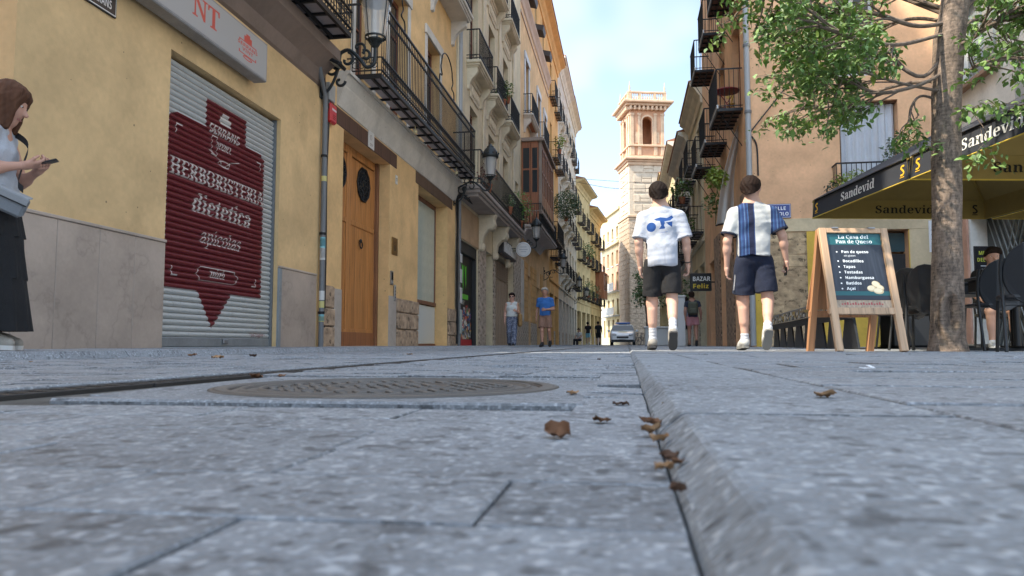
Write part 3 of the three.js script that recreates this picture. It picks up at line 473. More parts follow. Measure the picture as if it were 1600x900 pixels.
// ---------- the door house ----------
const ASHLAR = rock('base ashlar', 0.40, 0.30, 0.215), DADO = plaster('grey render dado', 0.52, 0.46, 0.40);
function ashlar(parent, F, u0, u1, v0, v1, m, seed, h = .34, n0 = -.02, wmin = .35) { const r = rng(seed); let v = v0, k = 0; while (v < v1 - .05) { let hh = Math.min(h * (.8 + r() * .5), v1 - v); if (v1 - v - hh < .12) hh = v1 - v; let u = u0; while (u < u1 - .02) { let w = wmin * (1 + r()); if (u1 - u - w < wmin * .6) w = u1 - u; const g = bx(u + .008, u + w - .008, v + .008, v + hh - .008, n0 - .05, n0 + .035 + r() * .03, .018); const p = g.attributes.position; for (let i = 0; i < p.count; i++) if (p.getZ(i) > n0) p.setZ(i, p.getZ(i) + (r() - .5) * .0); put('stone', F, g, m, parent); u += w; k++; } v += hh; } }
{
  const t = thing('door_house', 'warm ochre house with tall wooden double door and long iron balcony', 'building');
  const D = [12.5, 15.15, .002, 3.95], W = [17.35, 20.35, .002, 3.98], U1 = [15.0, 16.3, 4.95, 8.0], U2 = [18.0, 19.3, 4.95, 8.0], U0 = [12.95, 13.9, 4.95, 8.0];
  put('wall', L5, [plate(11.5, 21.3, 0, 27, [D, W, U1, U2, U0]), bx(11.5, 21.3, 0, 27, -12, -.602)], OCHRE2, t);  // height above the view raised to shade the orange front
  put('stone_backing', L5, [bx(11.62, 12.14, 0, 1.08, 0, .004), bx(15.65, 17.3, 0, 1.1, 0, .004), bx(20.4, 21.28, 0, 1.1, 0, .004)], rock('mortar', .25, .2, .15), t);
  ashlar(t, L5, 11.62, 12.14, 0, 1.08, ASHLAR, 3, .33, .004, .5); ashlar(t, L5, 15.66, 17.3, 0, 1.1, ASHLAR, 4, .33, .004, .36); ashlar(t, L5, 20.41, 21.27, 0, 1.1, ASHLAR, 5, .3, .004, .4);
  put('render_dado', L5, [bx(12.15, 12.497, 0, 1.05, 0, .02, .006), bx(15.153, 15.65, 0, 1.12, -.45, .02, .006)], DADO, t);
  put('lintel', L5, [bx(11.98, 15.6, 3.952, 4.26, -.3, .012, .01)], wood('door lintel wood', .10, .055, .038, .8), t); put('lintel', L5, bx(17.1, 20.9, 3.982, 4.28, -.3, .012, .01), wood('window lintel wood', .13, .085, .058, .85), t);
  put('cornice', L5, profU([[0, 4.28], [.02, 4.29], [.13, 4.62], [.13, 4.66], [.2, 4.84], [.24, 4.84], [.24, 4.90], [0, 4.90]], 12.15, 21.2), CREAMTRIM, t);
  // door leaves
  const dl = sub('door', t), DW = mats['pale door wood']; const nd = -.3;
  for (const [a, b] of [[12.5, 13.598], [13.602, 15.15]]) {
    const lf = sub('door_leaf', dl), c = (a + b) / 2;
    const pn = 4, pw = (b - a - .24) / pn; const G = [bx(a, a + .12, .05, 3.95, nd - .06, nd, .008), bx(b - .12, b, .05, 3.95, nd - .06, nd, .008), bx(a + .12, b - .12, .05, .38, nd - .06, nd, .008), bx(a + .12, b - .12, 3.78, 3.95, nd - .06, nd, .008), bx(a + .12, b - .12, 2.42, 2.52, nd - .06, nd, .008)]; for (let i = 0; i < pn; i++) { G.push(bx(a + .12 + i * pw + .004, a + .12 + (i + 1) * pw - .004, .38, 2.42, nd - .06, nd - .02, .006), bx(a + .12 + i * pw + .004, a + .12 + (i + 1) * pw - .004, 2.52, 3.76, nd - .06, nd - .02, .006)); }
    mesh('x', G.map((g) => xf(g, L5)), DW, dl).name = 'door_leaf'; dl.remove(lf);
    const ro = [ring(c, 3.34, nd, .35, .022), ring(c, 3.34, nd, .2, .012), ring(c, 3.34, nd, .09, .012)]; for (let i = 0; i < 12; i++) { const q = i * Math.PI / 6; ro.push(bar([c + .05 * Math.cos(q), 3.34 + .05 * Math.sin(q), nd], [c + .35 * Math.cos(q), 3.34 + .35 * Math.sin(q), nd], .009, .009, 5), ring(c + .27 * Math.cos(q + .26), 3.34 + .27 * Math.sin(q + .26), nd, .045, .008)); }
    put('grille', L5, ro, IRON, dl); put('grille_shade_disc', L5, xf(lathe([[0, 0], [.34, 0], [.34, .01], [0, .012]], [0, 0, 0], 24), mat4(c, 3.34, nd - .018, 0, Math.PI / 2)), GLASS, dl);  // dark disc put in for the shade behind the open rosette
  }
  put('kick_board', L5, [bx(12.5, 15.15, .04, .32, nd - .001, nd + .018, .006)], wood('kick board', .28, .12, .05, .6), dl);
  put('knocker', L5, [xf(ring(0, 0, 0, .07, .014), mat4(14.2, 2.08, nd + .03)), ball(14.2, 2.16, nd + .02, .04, .04, .03)], IRON, dl);
  put('door_step', L5, bx(12.5, 15.15, 0, .052, -.5, .01, .006), DADO, t);
  put('door_frame', L5, [bx(15.04, 15.15, .052, 3.95, nd, nd + .07, .01)], wood('door frame wood', .22, .10, .045, .6), dl);
  // shop window
  const w = sub('shop_window', t), wn = -.34;
  put('frame', L5, [bx(17.35, 17.42, 1.14, 3.98, wn - .06, wn, .008), bx(20.28, 20.35, 1.14, 3.98, wn - .06, wn, .008), bx(17.42, 20.28, 3.86, 3.98, wn - .06, wn, .008), bx(17.42, 20.28, 1.14, 1.24, wn - .06, wn + .04, .008)], wood('shop frame wood', .2, .1, .06, .6), w);
  put('pane', L5, bx(17.42, 20.28, 1.24, 3.86, wn - .035, wn - .025), M('milky shop glass', { color: lin(.56, .64, .58), map: T.cloth, roughness: .12 }), w);
  const WP = M('white panel glass', { color: lin(.62, .67, .66), roughness: .2 });
  for (let i = 0; i < 2; i++) put('panel', L5, bx(17.4 + i * 1.46, 18.85 + i * 1.46, .1, 1.12, wn - .03, wn - .004, .006), WP, w); put('base_rail', L5, bx(17.35, 20.35, .0, .095, wn - .05, wn + .01, .006), mats['shop frame wood'], w);
  // upper windows with pale reveals
  for (const q of [U0, U1, U2]) { windowUnit(t, L5, q, { rows: 3, kick: .5 }); surround(t, L5, q, CREAMTRIM, .2, .03); }
  ironBalcony(t, L5, 12.6, 20.95, 4.985, .66, { cell: .62, rows: 2, band: .30, step: .115, h: 1.32, n0: .0, g0: .24, tile: plaster('pale balcony tile', .60, .53, .52) });
  put('balcony_coping', L5, bx(12.65, 20.9, 6.12, 6.15, .62, .66), IRON, t);
  const arcs = []; for (const u of [13.3, 17.6]) { const q = []; for (let i = 0; i <= 10; i++) { const a = Math.PI * i / 10; q.push([u + .55 * Math.cos(a) * 1, 6.9 + .38 * Math.sin(a), .64]); } arcs.push(tube([[u + .75, 6.3, .64], [u + .72, 6.55, .64], [u + .5, 6.6, .64], [u + .62, 6.78, .64], ...q, [u - .62, 6.78, .64], [u - .5, 6.6, .64], [u - .72, 6.55, .64], [u - .75, 6.3, .64]], .016, 5, 70)); } put('iron_arch', L5, arcs, IRON, t);
  stoneBalcony(t, L5, 18.2, 20.9, 9.75, .62, CREAMTRIM, { frieze: false });
  put('lamp_bulb', L5, [ball(15.6, 4.78, .42, .05), bar([15.6, 4.82, .42], [15.6, 4.92, .42], .012), ball(19.6, 4.78, .42, .05), bar([19.6, 4.82, .42], [19.6, 4.92, .42], .012)], plain('unlit bulb', .7, .6, .35, .3), t);
  rebase(t, -5, 0, -16.4);
}
const onL = (name, label, cat, build) => { const t = thing(name, label, cat); build(t); return t; };
onL('alarm_box', 'red alarm box fixed beside the wooden lintel', 'alarm', (t) => { const p = onX(518, 178, -4.95); put('case', L5, bx(-p.z - .13, -p.z + .13, p.y - .17, p.y + .17, 0, .1, .03), plain('red plastic', .55, .02, .02, .35), t); put('vent_slot', L5, [0, 1, 2].map((i) => bx(-p.z - .06, -p.z + .06, p.y - .1 + i * .03, p.y - .09 + i * .03, .1, .1025)), plain('red slot', .2, .01, .01, .6), t); put('label_strip', L5, bx(-p.z - .09, -p.z + .09, p.y + .04, p.y + .075, .1, .1025), plain('white strip', .7, .6, .6, .5), t); rebase(t, -5, p.y, p.z); });
onL('brass_plate', 'small brass plate on the ochre wall between door and window', 'plate', (t) => { const u = UL(616, 385), v = onX(616, 385, -5).y; put('plate', L5, bx(u - .19, u + .19, v - .19, v + .19, .001, .02, .006), M('brass', { color: lin(.42, .24, .07), map: T.metal, roughness: .35, metalness: .8 }), t); put('engraving', L5, [bx(u - .05, u + .05, v - .1, v + .02, .02, .022), ring(u, v + .06, .021, .04, .004)], plain('engraved line', .08, .05, .02, .5), t); rebase(t, -5, v, -u); });
onL('intercom', 'black and steel door intercom on the door reveal', 'intercom', (t) => { const u = 15.3, v = 1.5; put('case', L5, bx(u - .07, u + .09, v - .14, v + .16, .001, .03, .006), paint('steel', .4, .4, .4, .3, .7), t); put('screen', L5, bx(u - .045, u + .065, v - .03, v + .13, .03, .033), plain('black screen', .01, .01, .012, .1), t); put('button', L5, [0, 1].map((i) => bx(u - .03 + i * .05, u - .005 + i * .05, v - .1, v - .07, .03, .034)), plain('button grey', .5, .5, .5, .4), t); rebase(t, -5, v, -u); });
onL('bell_panel', 'pale doorbell panel below the intercom', 'intercom', (t) => { const u = 15.5, v = 1.2; put('case', L5, bx(u - .06, u + .06, v - .17, v + .17, .021, .04, .006), paint('pale steel', .5, .5, .49, .35, .4), t); put('button', L5, [0, 1, 2, 3].map((i) => bx(u - .02, u + .02, v - .12 + i * .07, v - .09 + i * .07, .04, .044)), plain('bell button', .1, .1, .1, .4), t); rebase(t, -5, v, -u); });
onL('house_number_tile', 'small white house number tile beside the window lintel', 'sign', (t) => { const p = onX(619, 281, -5), art = canvasTex(64, 96, (g) => { g.fillStyle = '#d9d6cc'; g.fillRect(0, 0, 64, 96); g.fillStyle = '#333'; g.font = 'bold 56px sans-serif'; g.textAlign = 'center'; g.fillText('17', 32, 68); }); put('tile', L5, bx(-p.z - .07, -p.z + .07, p.y - .1, p.y + .1, .001, .012, .003), plain('tile white', .6, .58, .5, .4), t); put('face', L5, quadUV([-p.z - .065, p.y - .095, .0145], [-p.z + .065, p.y - .095, .0145], [-p.z + .065, p.y + .095, .0145], [-p.z - .065, p.y + .095, .0145]), M('tile face', { map: art, roughness: .4 }), t); rebase(t, -5, p.y, p.z); });
onL('lintel_tile', 'white ceramic tile over the wooden door lintel', 'sign', (t) => { put('tile', L5, bx(13.72, 14.06, 3.96, 4.30, .013, .026, .004), plain('ceramic white', .62, .6, .56, .3), t); put('drawing', L5, [ring(13.86, 4.17, .027, .05, .004), bx(13.8, 13.98, 4.04, 4.052, .026, .028), bx(13.8, 13.95, 4.01, 4.02, .026, .028)], plain('tile ink', .25, .2, .16, .5), t); rebase(t, -5, 3.8, -13.9); });
// pipe and cables at the party wall
onL('drainpipe', 'grey drainpipe with stickers between shop and door house', 'pipe', (t) => {
  const u = 11.5; put('pipe', L5, [bar([u, 0, .07], [u, 4.05, .07], .044, .044, 12)], mats['grey pipe'], t); put('pipe_elbow', L5, [tube([[u, 4.02, .07], [u - .02, 4.2, .07], [u - .2, 4.4, .09], [u - .38, 4.62, .12], [u - .4, 4.9, .2]], .042, 10, 24)], mats['grey pipe'], t);
  put('bracket', L5, [.6, 1.9, 3.2].map((v) => lathe([[.045, -.02], [.055, -.02], [.055, .02], [.045, .02]], [u, v, .07], 12)), IRON, t);
  const r = rng(77); for (let i = 0; i < 9; i++) { const v = .3 + r() * 2.8, a0 = r() * .8; put('sticker', L5, lathe([[.0455, v], [.0455, v + .08 + r() * .12]], [0, 0, 0], 16).translate(u, 0, .07), [plain('sticker white', .6, .6, .58, .6), plain('sticker cyan', .2, .45, .5, .6), plain('sticker yellow', .55, .5, .2, .6)][i % 3], t).scale.set(1, 1, 1); }
  rebase(t, -5, 0, -11.5);
});
onL('cable_bundle', 'black cables running up the wall beside the drainpipe', 'cable', (t) => { const c = []; for (let i = 0; i < 4; i++) c.push(tube([[11.62 + i * .025, .1, .03], [11.63 + i * .03, 1.4, .03], [11.6 + i * .03, 3.0, .03], [11.64 + i * .03, 4.0, .03], [11.4 + i * .05, 4.25, .06], [11.2 + i * .07, 4.5, .08], [11.15 + i * .1, 4.75, .1]], .012 + i * .003, 6, 40)); put('cable', L5, c, plain('black cable', .015, .015, .016, .5), t); rebase(t, -5, 0, -11.6); });
onL('junction_box', 'pale grey junction box under the bracket lantern', 'box', (t) => { put('case', L5, bx(11.6, 11.85, 4.2, 4.5, 0, .1, .01), paint('box grey', .5, .5, .48, .5), t); put('conduit', L5, bar([11.7, 4.1, .04], [11.7, 4.2, .04], .02), mats['grey pipe'], t); rebase(t, -5, 4.2, -11.7); });
onL('floodlight', 'small square floodlight below the bracket lantern', 'floodlight', (t) => { put('case', L5, [xf(box(-.16, .16, -.03, .03, -.11, .11, .01), mat4(11.3, 4.68, .34, 0, .5))], IRON, t); put('lens', L5, [xf(box(-.13, .13, -.034, -.03, -.085, .085), mat4(11.3, 4.68, .34, 0, .5))], plain('unlit lens', .5, .5, .42, .3), t); put('yoke', L5, bar([11.3, 4.7, 0], [11.3, 4.7, .3], .015), IRON, t); rebase(t, -5, 4.6, -11.3); });
lantern('large bracket lantern on the ochre wall between shop and door house', [-5, 4.82, -11.45], [1, 0], .94, 1.2);
// ---------- left: the further houses ----------
const CREAM = plaster('cream render', 0.80, 0.68, 0.46), CREAMSTONE = plaster('cream stone trim', 0.78, 0.68, 0.50), PEACH = plaster('peach render', 0.82, 0.54, 0.28), ORANGE = plaster('orange render', 0.80, 0.46, 0.17), PALE = plaster('pale grey render', 0.72, 0.65, 0.56), YELLOWR = plaster('yellow render', 0.80, 0.64, 0.33), OFFWHITE = plaster('off white render', 0.78, 0.73, 0.62), GREYSTONE = rock('grey brown stone', 0.46, 0.39, 0.32);
const uOf = (x, X) => -onX(x, 538, X).z;
function houseShell(t, F, u0, u1, H, holes, m, depth = 11) { put('wall', F, [plate(u0, u1, 0, H, holes), bx(u0, u1, 0, H, -depth, -.602)], m, t); }
const EAVE = (t, F, u0, u1, H, m, p = .6) => { put('cornice', F, profU([[0, H - .9], [.08, H - .88], [.1, H - .6], [.22, H - .45], [.3, H - .3], [p, H - .14], [p, H], [0, H]], u0, u1), m, t); put('roof', F, profU([[p + .06, H + .002], [p + .06, H + .05], [-5, H + 1.6], [-11, H + .3], [-11, H + .002]], u0, u1), plain('roof tile', .32, .15, .085, .9), t); };
{ // cream house with carved balconies
  const t = thing('cream_house', 'cream house with carved friezes, small stone balconies and a graffitied shop door', 'building');
  const G = [[22.0, 24.7, .002, 3.3], [26.0, 27.5, .002, 3.45], [27.95, 32.6, .002, 3.6]], C = [23.95, 27.25, 30.55], wins = [];
  for (const [v, h] of [[4.9, 3.0], [9.2, 2.9], [13.5, 2.7], [17.6, 2.4]]) for (const c of C) wins.push([c - .65, c + .65, v, v + h]); const W5 = [33.3, 34.3, 5, 7.6]; 
  houseShell(t, L5, 21.3, 35, 26, [...G, ...wins, W5], CREAM);  // unseen upper floors raised to block sun from the right side
  put('pilaster', L5, [21.35, 25.4, 28.7, 32.4].map((u) => bx(u, u + .42, 5.2, 25, 0, .07, .02)), CREAMSTONE, t);
  for (const q of [...wins, W5]) windowUnit(t, L5, q, { rows: 3, kick: .35, n: -.2 });
  for (const [i, c] of C.entries()) for (const v of [9.2, 13.5]) { stoneBalcony(t, L5, c - 1.25, c + 1.25, v, .48, CREAMSTONE, { step: .11 }); put('carved_panel', L5, [bx(c - .75, c + .75, v - 1.05, v - .55, 0, .04, .02), ...[-.5, -.25, 0, .25, .5].map((q) => ball(c + q, v - .8, .05, .1, .16, .04, 10)), ...[-.37, -.12, .12, .37].map((q) => ring(c + q, v - .8, .05, .09, .025))], CREAMSTONE, t); }
  const b = sub('long_balcony', t); put('slab', L5, [bx(21.45, 31.2, 4.72, 4.86, 0, .76, .02), bx(21.5, 31.15, 4.62, 4.72, 0, .7, .02), bx(21.6, 31.05, 4.52, 4.62, 0, .62)], plaster('stained concrete', .46, .40, .36), b);
  put('railing', L5, railing(21.5, 31.1, 4.86, .72, 1.05, { step: .13, band: .2 }), IRON, b);
  for (const u of [24.9, 27.6, 30.6]) put('scroll_corbel', L5, [xf(extrude([[0, 0], [0, -1.25], [.12, -1.2], [.16, -.95], [.2, -.72], [.34, -.55], [.52, -.5], [.6, -.36], [.56, -.2], [.62, 0]], .34, [], .04), mat4(u + .17, 4.52, 0, -Math.PI / 2)), xf(lathe([[.0, -.19], [.15, -.19], [.15, .19], [0, .19]], [0, 0, 0], 14), mat4(u, 4.12, .42, 0, 0, Math.PI / 2)), ball(u, 3.42, .1, .15, .16, .13)], CREAMSTONE, b);
  put('stone_pier', L5, [bx(24.72, 25.9, 0, 3.6, 0, .06, .02), bx(27.53, 27.92, 0, 3.7, 0, .05, .02), bx(32.64, 34.9, 0, 4.3, 0, .05, .02)], GREYSTONE, t); put('fascia', L5, bx(21.35, 24.7, 3.32, 4.4, 0, .03, .01), plaster('peach fascia', .58, .40, .24), t);
  // shop door covered with stickers and graffiti
  const art = canvasTex(512, 640, (g, w, h) => {
    g.fillStyle = '#15181a'; g.fillRect(0, 0, w, h); const r = rng(5);
    g.strokeStyle = '#5ad02c'; g.lineCap = 'round'; g.lineWidth = 30; g.fillStyle = '#5ad02c'; for (const [x, l] of [[130, 150], [215, 190], [300, 160]]) { g.beginPath(); g.moveTo(x - 34, 62); g.lineTo(x + 4, 74); g.lineTo(x + 34, 60); g.lineTo(x + 22, 90 + l * .4); g.lineTo(x + 28, 90 + l * .7); g.lineTo(x + 2, 90 + l); g.lineTo(x - 4, 90 + l * .6); g.lineTo(x - 16, 90 + l * .35); g.closePath(); g.fill(); }
    g.fillStyle = '#66c83a'; g.fillRect(60, 290, 330, 40); g.fillStyle = '#111'; g.fillRect(60, 330, 330, 50); g.fillStyle = '#cfd3cf'; g.font = 'bold 44px sans-serif'; g.fillText('ENERGY', 100, 372, 250);
    for (let i = 0; i < 260; i++) { g.fillStyle = ['#d8d3c4', '#2f63a8', '#d0572c', '#5d8f3a', '#e0b53a', '#222', '#8d3a76', '#4aa6c0'][Math.floor(r() * 8)]; g.save(); g.translate(40 + r() * 430, 395 + r() * 240); g.rotate((r() - .5) * 1.2); const a = 10 + r() * 46, b = 8 + r() * 30; if (r() < .35) { g.beginPath(); g.ellipse(0, 0, a / 2, b / 2, 0, 0, 7); g.fill(); } else g.fillRect(-a / 2, -b / 2, a, b); g.restore(); }
    g.lineWidth = 9; for (let i = 0; i < 26; i++) { g.strokeStyle = ['#1d3f8c', '#e8e4da', '#d24b2a', '#101010'][i % 4]; g.beginPath(); let x = 60 + r() * 360, y = 420 + r() * 190; g.moveTo(x, y); for (let k = 0; k < 4; k++) g.quadraticCurveTo(x + (r() - .5) * 120, y + (r() - .5) * 90, x += (r() - .5) * 90, y += (r() - .5) * 60); g.stroke(); }
  });
  const sd = sub('shop_door', t); put('frame', L5, [bx(22.0, 22.12, 0, 3.3, -.25, -.05), bx(24.58, 24.7, 0, 3.3, -.25, -.05), bx(22.12, 24.58, 2.95, 3.3, -.3, -.05)], plain('dark frame', .02, .022, .024, .5), sd); put('leaf', L5, bx(22.12, 24.58, .02, 2.95, -.22, -.18), plain('black leaf', .015, .016, .017, .4), sd);
  put('leaf_face', L5, quadUV([22.15, .25, -.177], [24.55, .25, -.177], [24.55, 2.9, -.177], [22.15, 2.9, -.177]), M('sticker print', { map: art, roughness: .4 }), sd); labelled(put('base_panel', L5, bx(22.15, 24.55, .04, .24, -.18, -.172), plain('red panel', .5, .03, .03, .5), sd), 'red base panel');
  const dd = sub('dark_door', t); put('leaf', L5, [bx(26.0, 27.5, 0, 3.45, -.5, -.44), bx(26.1, 26.7, .2, 2.4, -.44, -.42, .01), bx(26.8, 27.4, .2, 2.4, -.44, -.42, .01)], plain('dark brown leaf', .035, .025, .02, .5), dd); put('handle', L5, ball(26.75, 1.1, -.4, .04), IRON, dd);
  const gt = sub('wooden_gate', t), GW = mats['grey door wood']; for (let i = 0; i < 14; i++) { const a = 27.95 + i * (4.65 / 14); put('plank', L5, bx(a + .006, a + 4.65 / 14 - .006, .02, 2.75, -.3 + (i % 2) * .015, -.24 + (i % 2) * .015, .008), GW, gt); } for (let k = 0; k < 8; k++) put('louvre', L5, xf(bx(27.97, 32.58, -.004, .07, -.02, .01), mat4(0, 2.8 + k * .09, -.25, 0, .4)), GW, gt);
  EAVE(t, L5, 21.3, 35, 26, CREAMSTONE); rebase(t, -5, 0, -28);
}
const house3 = thing('orange_house', 'orange house with projecting wooden bay window and string course', 'building');
{
  const t = house3, wins = [[36.6, 37.9, 11.6, 14.6], [41.8, 43.1, 11.6, 14.6], [45.2, 46.4, 11.6, 14.4], [36.8, 37.7, 18.2, 20.2], [40.6, 41.5, 18.2, 20.2], [44.4, 45.3, 18.2, 20.2], [43.6, 44.9, 6.4, 9.2], [46.1, 47.3, 6.4, 9.2]], G = [[37.6, 38.6, 1.3, 3.6], [41.2, 43.0, .002, 3.3], [44.4, 46.6, .002, 3.4]];
  houseShell(t, L5, 35, 48, 21.2, [...wins, ...G], PEACH);
  for (const q of wins.slice(0, 3)) surround(t, L5, q, mats['white paint'], .3, .06);
  wins.forEach((q, i) => i < 3 || i > 5 ? windowUnit(t, L5, q, { kick: .4 }) : shutters(t, L5, q, plain('blue grey shutter', .2, .27, .32, .6)));
  put('string_course', L5, [profU([[0, 16.9], [.06, 16.95], [.1, 17.2], [.22, 17.45], [.22, 17.6], [0, 17.6]], 35.02, 48), bx(35.02, 48, 16.4, 16.55, 0, .05)], plaster('pale moulding', .62, .46, .35), t);
  put('upper_storey_facing', L5, plate(35, 47.99, 17.62, 20.2, wins.slice(3, 6), .03).translate(0, 0, .031), ORANGE, t);
  put('window_hood', L5, wins.slice(3, 6).map((q) => xf(bx(q[0] - .1, q[1] + .1, 0, .3, 0, .5), mat4(0, q[2] - .3, 0, 0, .25))), plain('dark hood', .05, .045, .045, .6), t);
  stoneBalcony(t, L5, 36.0, 38.9, 11.6, .5, PALE, { frieze: false }); ironBalcony(t, L5, 41, 43.8, 11.6, .5);
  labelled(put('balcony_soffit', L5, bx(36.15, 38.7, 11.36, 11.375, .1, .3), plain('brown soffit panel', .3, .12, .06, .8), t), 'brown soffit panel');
  // wooden bay window
  const b = sub('bay_window', t), BW = wood('reddish bay wood', .30, .115, .05, .55), BG = wood('weathered grey wood', .30, .25, .22, .8), P = 1.0, u0 = 35.3, u1 = 41.2, v0 = 6.55, v1 = 9.95;
  put('floor', L5, [bx(u0 - .05, u1 + .05, v0 - .18, v0, 0, P + .05, .02)], BG, b); put('roof', L5, [bx(u0 - .12, u1 + .12, v1, v1 + .12, 0, P + .14, .02), bx(u0 - .05, u1 + .05, v1 + .12, v1 + .2, 0, P + .06)], BG, b);
  const fr = [bx(u0, u0 + .14, v0, v1, P - .14, P), bx(u1 - .14, u1, v0, v1, P - .14, P)]; put('corner_post', L5, fr, BG, b);
  const side = (u, s) => { for (const [n0, n1] of [[.02, P * .45], [P * .45 + .02, P - .16]]) { put('sash', L5, [bx(u, u + .06, v0, v1, n0, n0 + .06), bx(u, u + .06, v0, v1, n1 - .06, n1), bx(u, u + .06, v0, v0 + .9, n0 + .06, n1 - .06), bx(u, u + .06, v1 - .3, v1, n0 + .06, n1 - .06), bx(u, u + .06, v0 + 2.0, v0 + 2.08, n0 + .06, n1 - .06)], BW, b); for (const [a, c] of [[v0 + .9, v0 + 2], [v0 + 2.08, v1 - .3]]) put('pane', L5, bx(u + .02, u + .035, a, c, n0 + .06, n1 - .06), GLASS, b); } };
  side(u0 + .01); side(u1 - .07); const k = 7, w = (u1 - u0 - .28) / k; for (let i = 0; i < k; i++) { const a = u0 + .14 + i * w; put('sash', L5, [bx(a, a + .07, v0, v1, P - .1, P - .03), bx(a + w - .07, a + w, v0, v1, P - .1, P - .03), bx(a + .07, a + w - .07, v0, v0 + .95, P - .09, P - .045), bx(a + .07, a + w - .07, v1 - .25, v1, P - .1, P - .03), bx(a + .07, a + w - .07, v0 + 2, v0 + 2.07, P - .09, P - .04)], BW, b); put('pane', L5, bx(a + .07, a + w - .07, v0 + .95, v1 - .25, P - .075, P - .065), GLASS, b); }
  // balcony below with slatted screen
  const lb = sub('lower_balcony', t); put('slab', L5, [bx(35.1, 43.2, 5.72, 5.86, 0, 1.0, .02)], mats['stained concrete'], lb); put('railing', L5, railing(35.15, 43.15, 5.86, .96, 1.0, { step: .12 }), IRON, lb); for (let i = 0; i < 5; i++) put('screen_slat', L5, bx(35.2, 35.24, 5.9, 6.5, .12 + i * .16, .24 + i * .16), BW, lb);
  put('soffit', L5, profU([[0, 5.3], [.06, 5.32], [.3, 5.64], [.94, 5.66], [.94, 5.718], [0, 5.718]], 35.2, 43), plaster('grey soffit', .58, .53, .51), t);
  const lb2 = ironBalcony(t, L5, 43.5, 47.9, 6.3, 1.0); 
  for (let i = 0; i < 9; i++) for (const [a, c] of [[36.0, 37.5], [38.7, 41.1], [43.1, 44.3], [46.7, 47.9]]) put('rusticated_block', L5, bx(a + .01, c - .01, 1.25 + i * .33, 1.25 + i * .33 + .31, 0, .035, .012), ORANGE, t);
  put('stone_base', L5, [bx(35.02, 37.5, 0, 1.2, 0, .05, .02), bx(38.7, 41.1, 0, 1.2, 0, .05, .02), bx(43.1, 44.3, 0, 1.2, 0, .05, .02), bx(46.7, 48, 0, 1.2, 0, .05, .02)], GREYSTONE, t); put('pier', L5, bx(35.02, 35.9, 1.2, 4.2, 0, .05, .02), PALE, t);
  for (const q of G) { const d = sub('door', t); put('leaf', L5, bx(q[0], q[1], q[2], q[3], -.4, -.34), wood('dark door', .06, .045, .035, .6), d); put('door_frame', L5, [bx(q[0], q[0] + .1, q[2], q[3], -.34, -.28), bx(q[1] - .1, q[1], q[2], q[3], -.34, -.28)], mats['dark beam wood'], d); }
  EAVE(t, L5, 35, 48, 21.2, ORANGE, .62); rebase(t, -5, 0, -41.5);
}
function rowHouse(name, label, F, u0, u1, H, m, o = {}) {             // a plain town house in a row
  const t = thing(name, label, 'building'), L = u1 - u0, cols = o.cols ?? Math.max(2, Math.round(L / 2.9)), floors = o.floors ?? [[4.9, 2.8], [9, 2.7], [13, 2.5], [17, 2.2]], wins = [], ground = [];
  for (let i = 0; i < cols; i++) { const c = u0 + L * (i + .5) / cols; ground.push([c - L / cols * .36, c + L / cols * .36, .002, o.gh ?? 3.5]); for (const [v, h] of floors) if (v + h < H - .9) wins.push([c - .55, c + .55, v, v + h]); }
  houseShell(t, F, u0, u1, H, [...wins, ...ground], m, o.depth);
  for (const q of wins) { windowUnit(t, F, q, { rows: 2, leaves: 2, kick: .3 }); if (o.trim) surround(t, F, q, o.trim, .14, .04); }
  const bal = o.balc ?? 'iron'; for (const q of wins) { const k = q[2] > 16 ? .4 : .6; if (bal === 'stone') stoneBalcony(t, F, q[0] - .5, q[1] + .5, q[2] - .02, k, o.trim ?? m, { frieze: false, step: .14, band: 0 }); else if (bal === 'iron') ironBalcony(t, F, q[0] - .5, q[1] + .5, q[2] - .02, k, { step: .14, rows: 2, cell: .6 }); }
  put('stone_base', F, ground.map((q, i) => bx(i ? ground[i - 1][1] + .02 : u0 + .01, q[0] - .02, 0, 1, 0, .04, .015)), GREYSTONE, t);
  for (const q of ground) { const d = sub('shop_front', t); put('frame', F, [bx(q[0], q[0] + .12, 0, q[3], -.4, -.3), bx(q[1] - .12, q[1], 0, q[3], -.4, -.3), bx(q[0] + .12, q[1] - .12, q[3] - .7, q[3] - .6, -.4, -.3)], o.shop ?? mats['dark beam wood'], d); put('pane', F, bx(q[0] + .12, q[1] - .12, .3, q[3], -.38, -.36), GLASS, d); put('kick_panel', F, bx(q[0] + .12, q[1] - .12, 0, .3, -.4, -.34), o.shop ?? mats['dark beam wood'], d); }
  put('string_course', F, bx(u0 + .01, u1 - .01, 4.3, 4.5, 0, .1, .03), o.trim ?? m, t); EAVE(t, F, u0, u1, H, o.trim ?? m, o.eave ?? .6); return t;
}
rebase(rowHouse('town_house', 'deep orange town house with iron balconies next to the bay window house', L5, 48, 55, 21.2, ORANGE, { cols: 2, floors: [[5.9, 2.8], [12.6, 2.6], [16.8, 2.6]] }), -5, 0, -51);
rebase(rowHouse('town_house', 'pale grey town house with stone balconies beyond the orange houses', L5, 55, 65, 22.0, PALE, { cols: 3, floors: [[5.4, 2.8], [9.6, 2.7], [13.2, 2.6], [17.1, 2.6]], balc: 'stone', trim: OFFWHITE }), -5, 0, -60);
rebase(rowHouse('town_house', 'off white town house with tall dark shop fronts beyond the grey one', L5, 65, 75, 22.2, OFFWHITE, { cols: 3, floors: [[5.4, 2.8], [9.6, 2.7], [13.2, 2.6], [17.4, 2.6]], trim: CREAMSTONE }), -5, 0, -70);
const LB = mat4(-5, 0, -75, Math.PI / 2 - Math.atan(1.8 / 20));
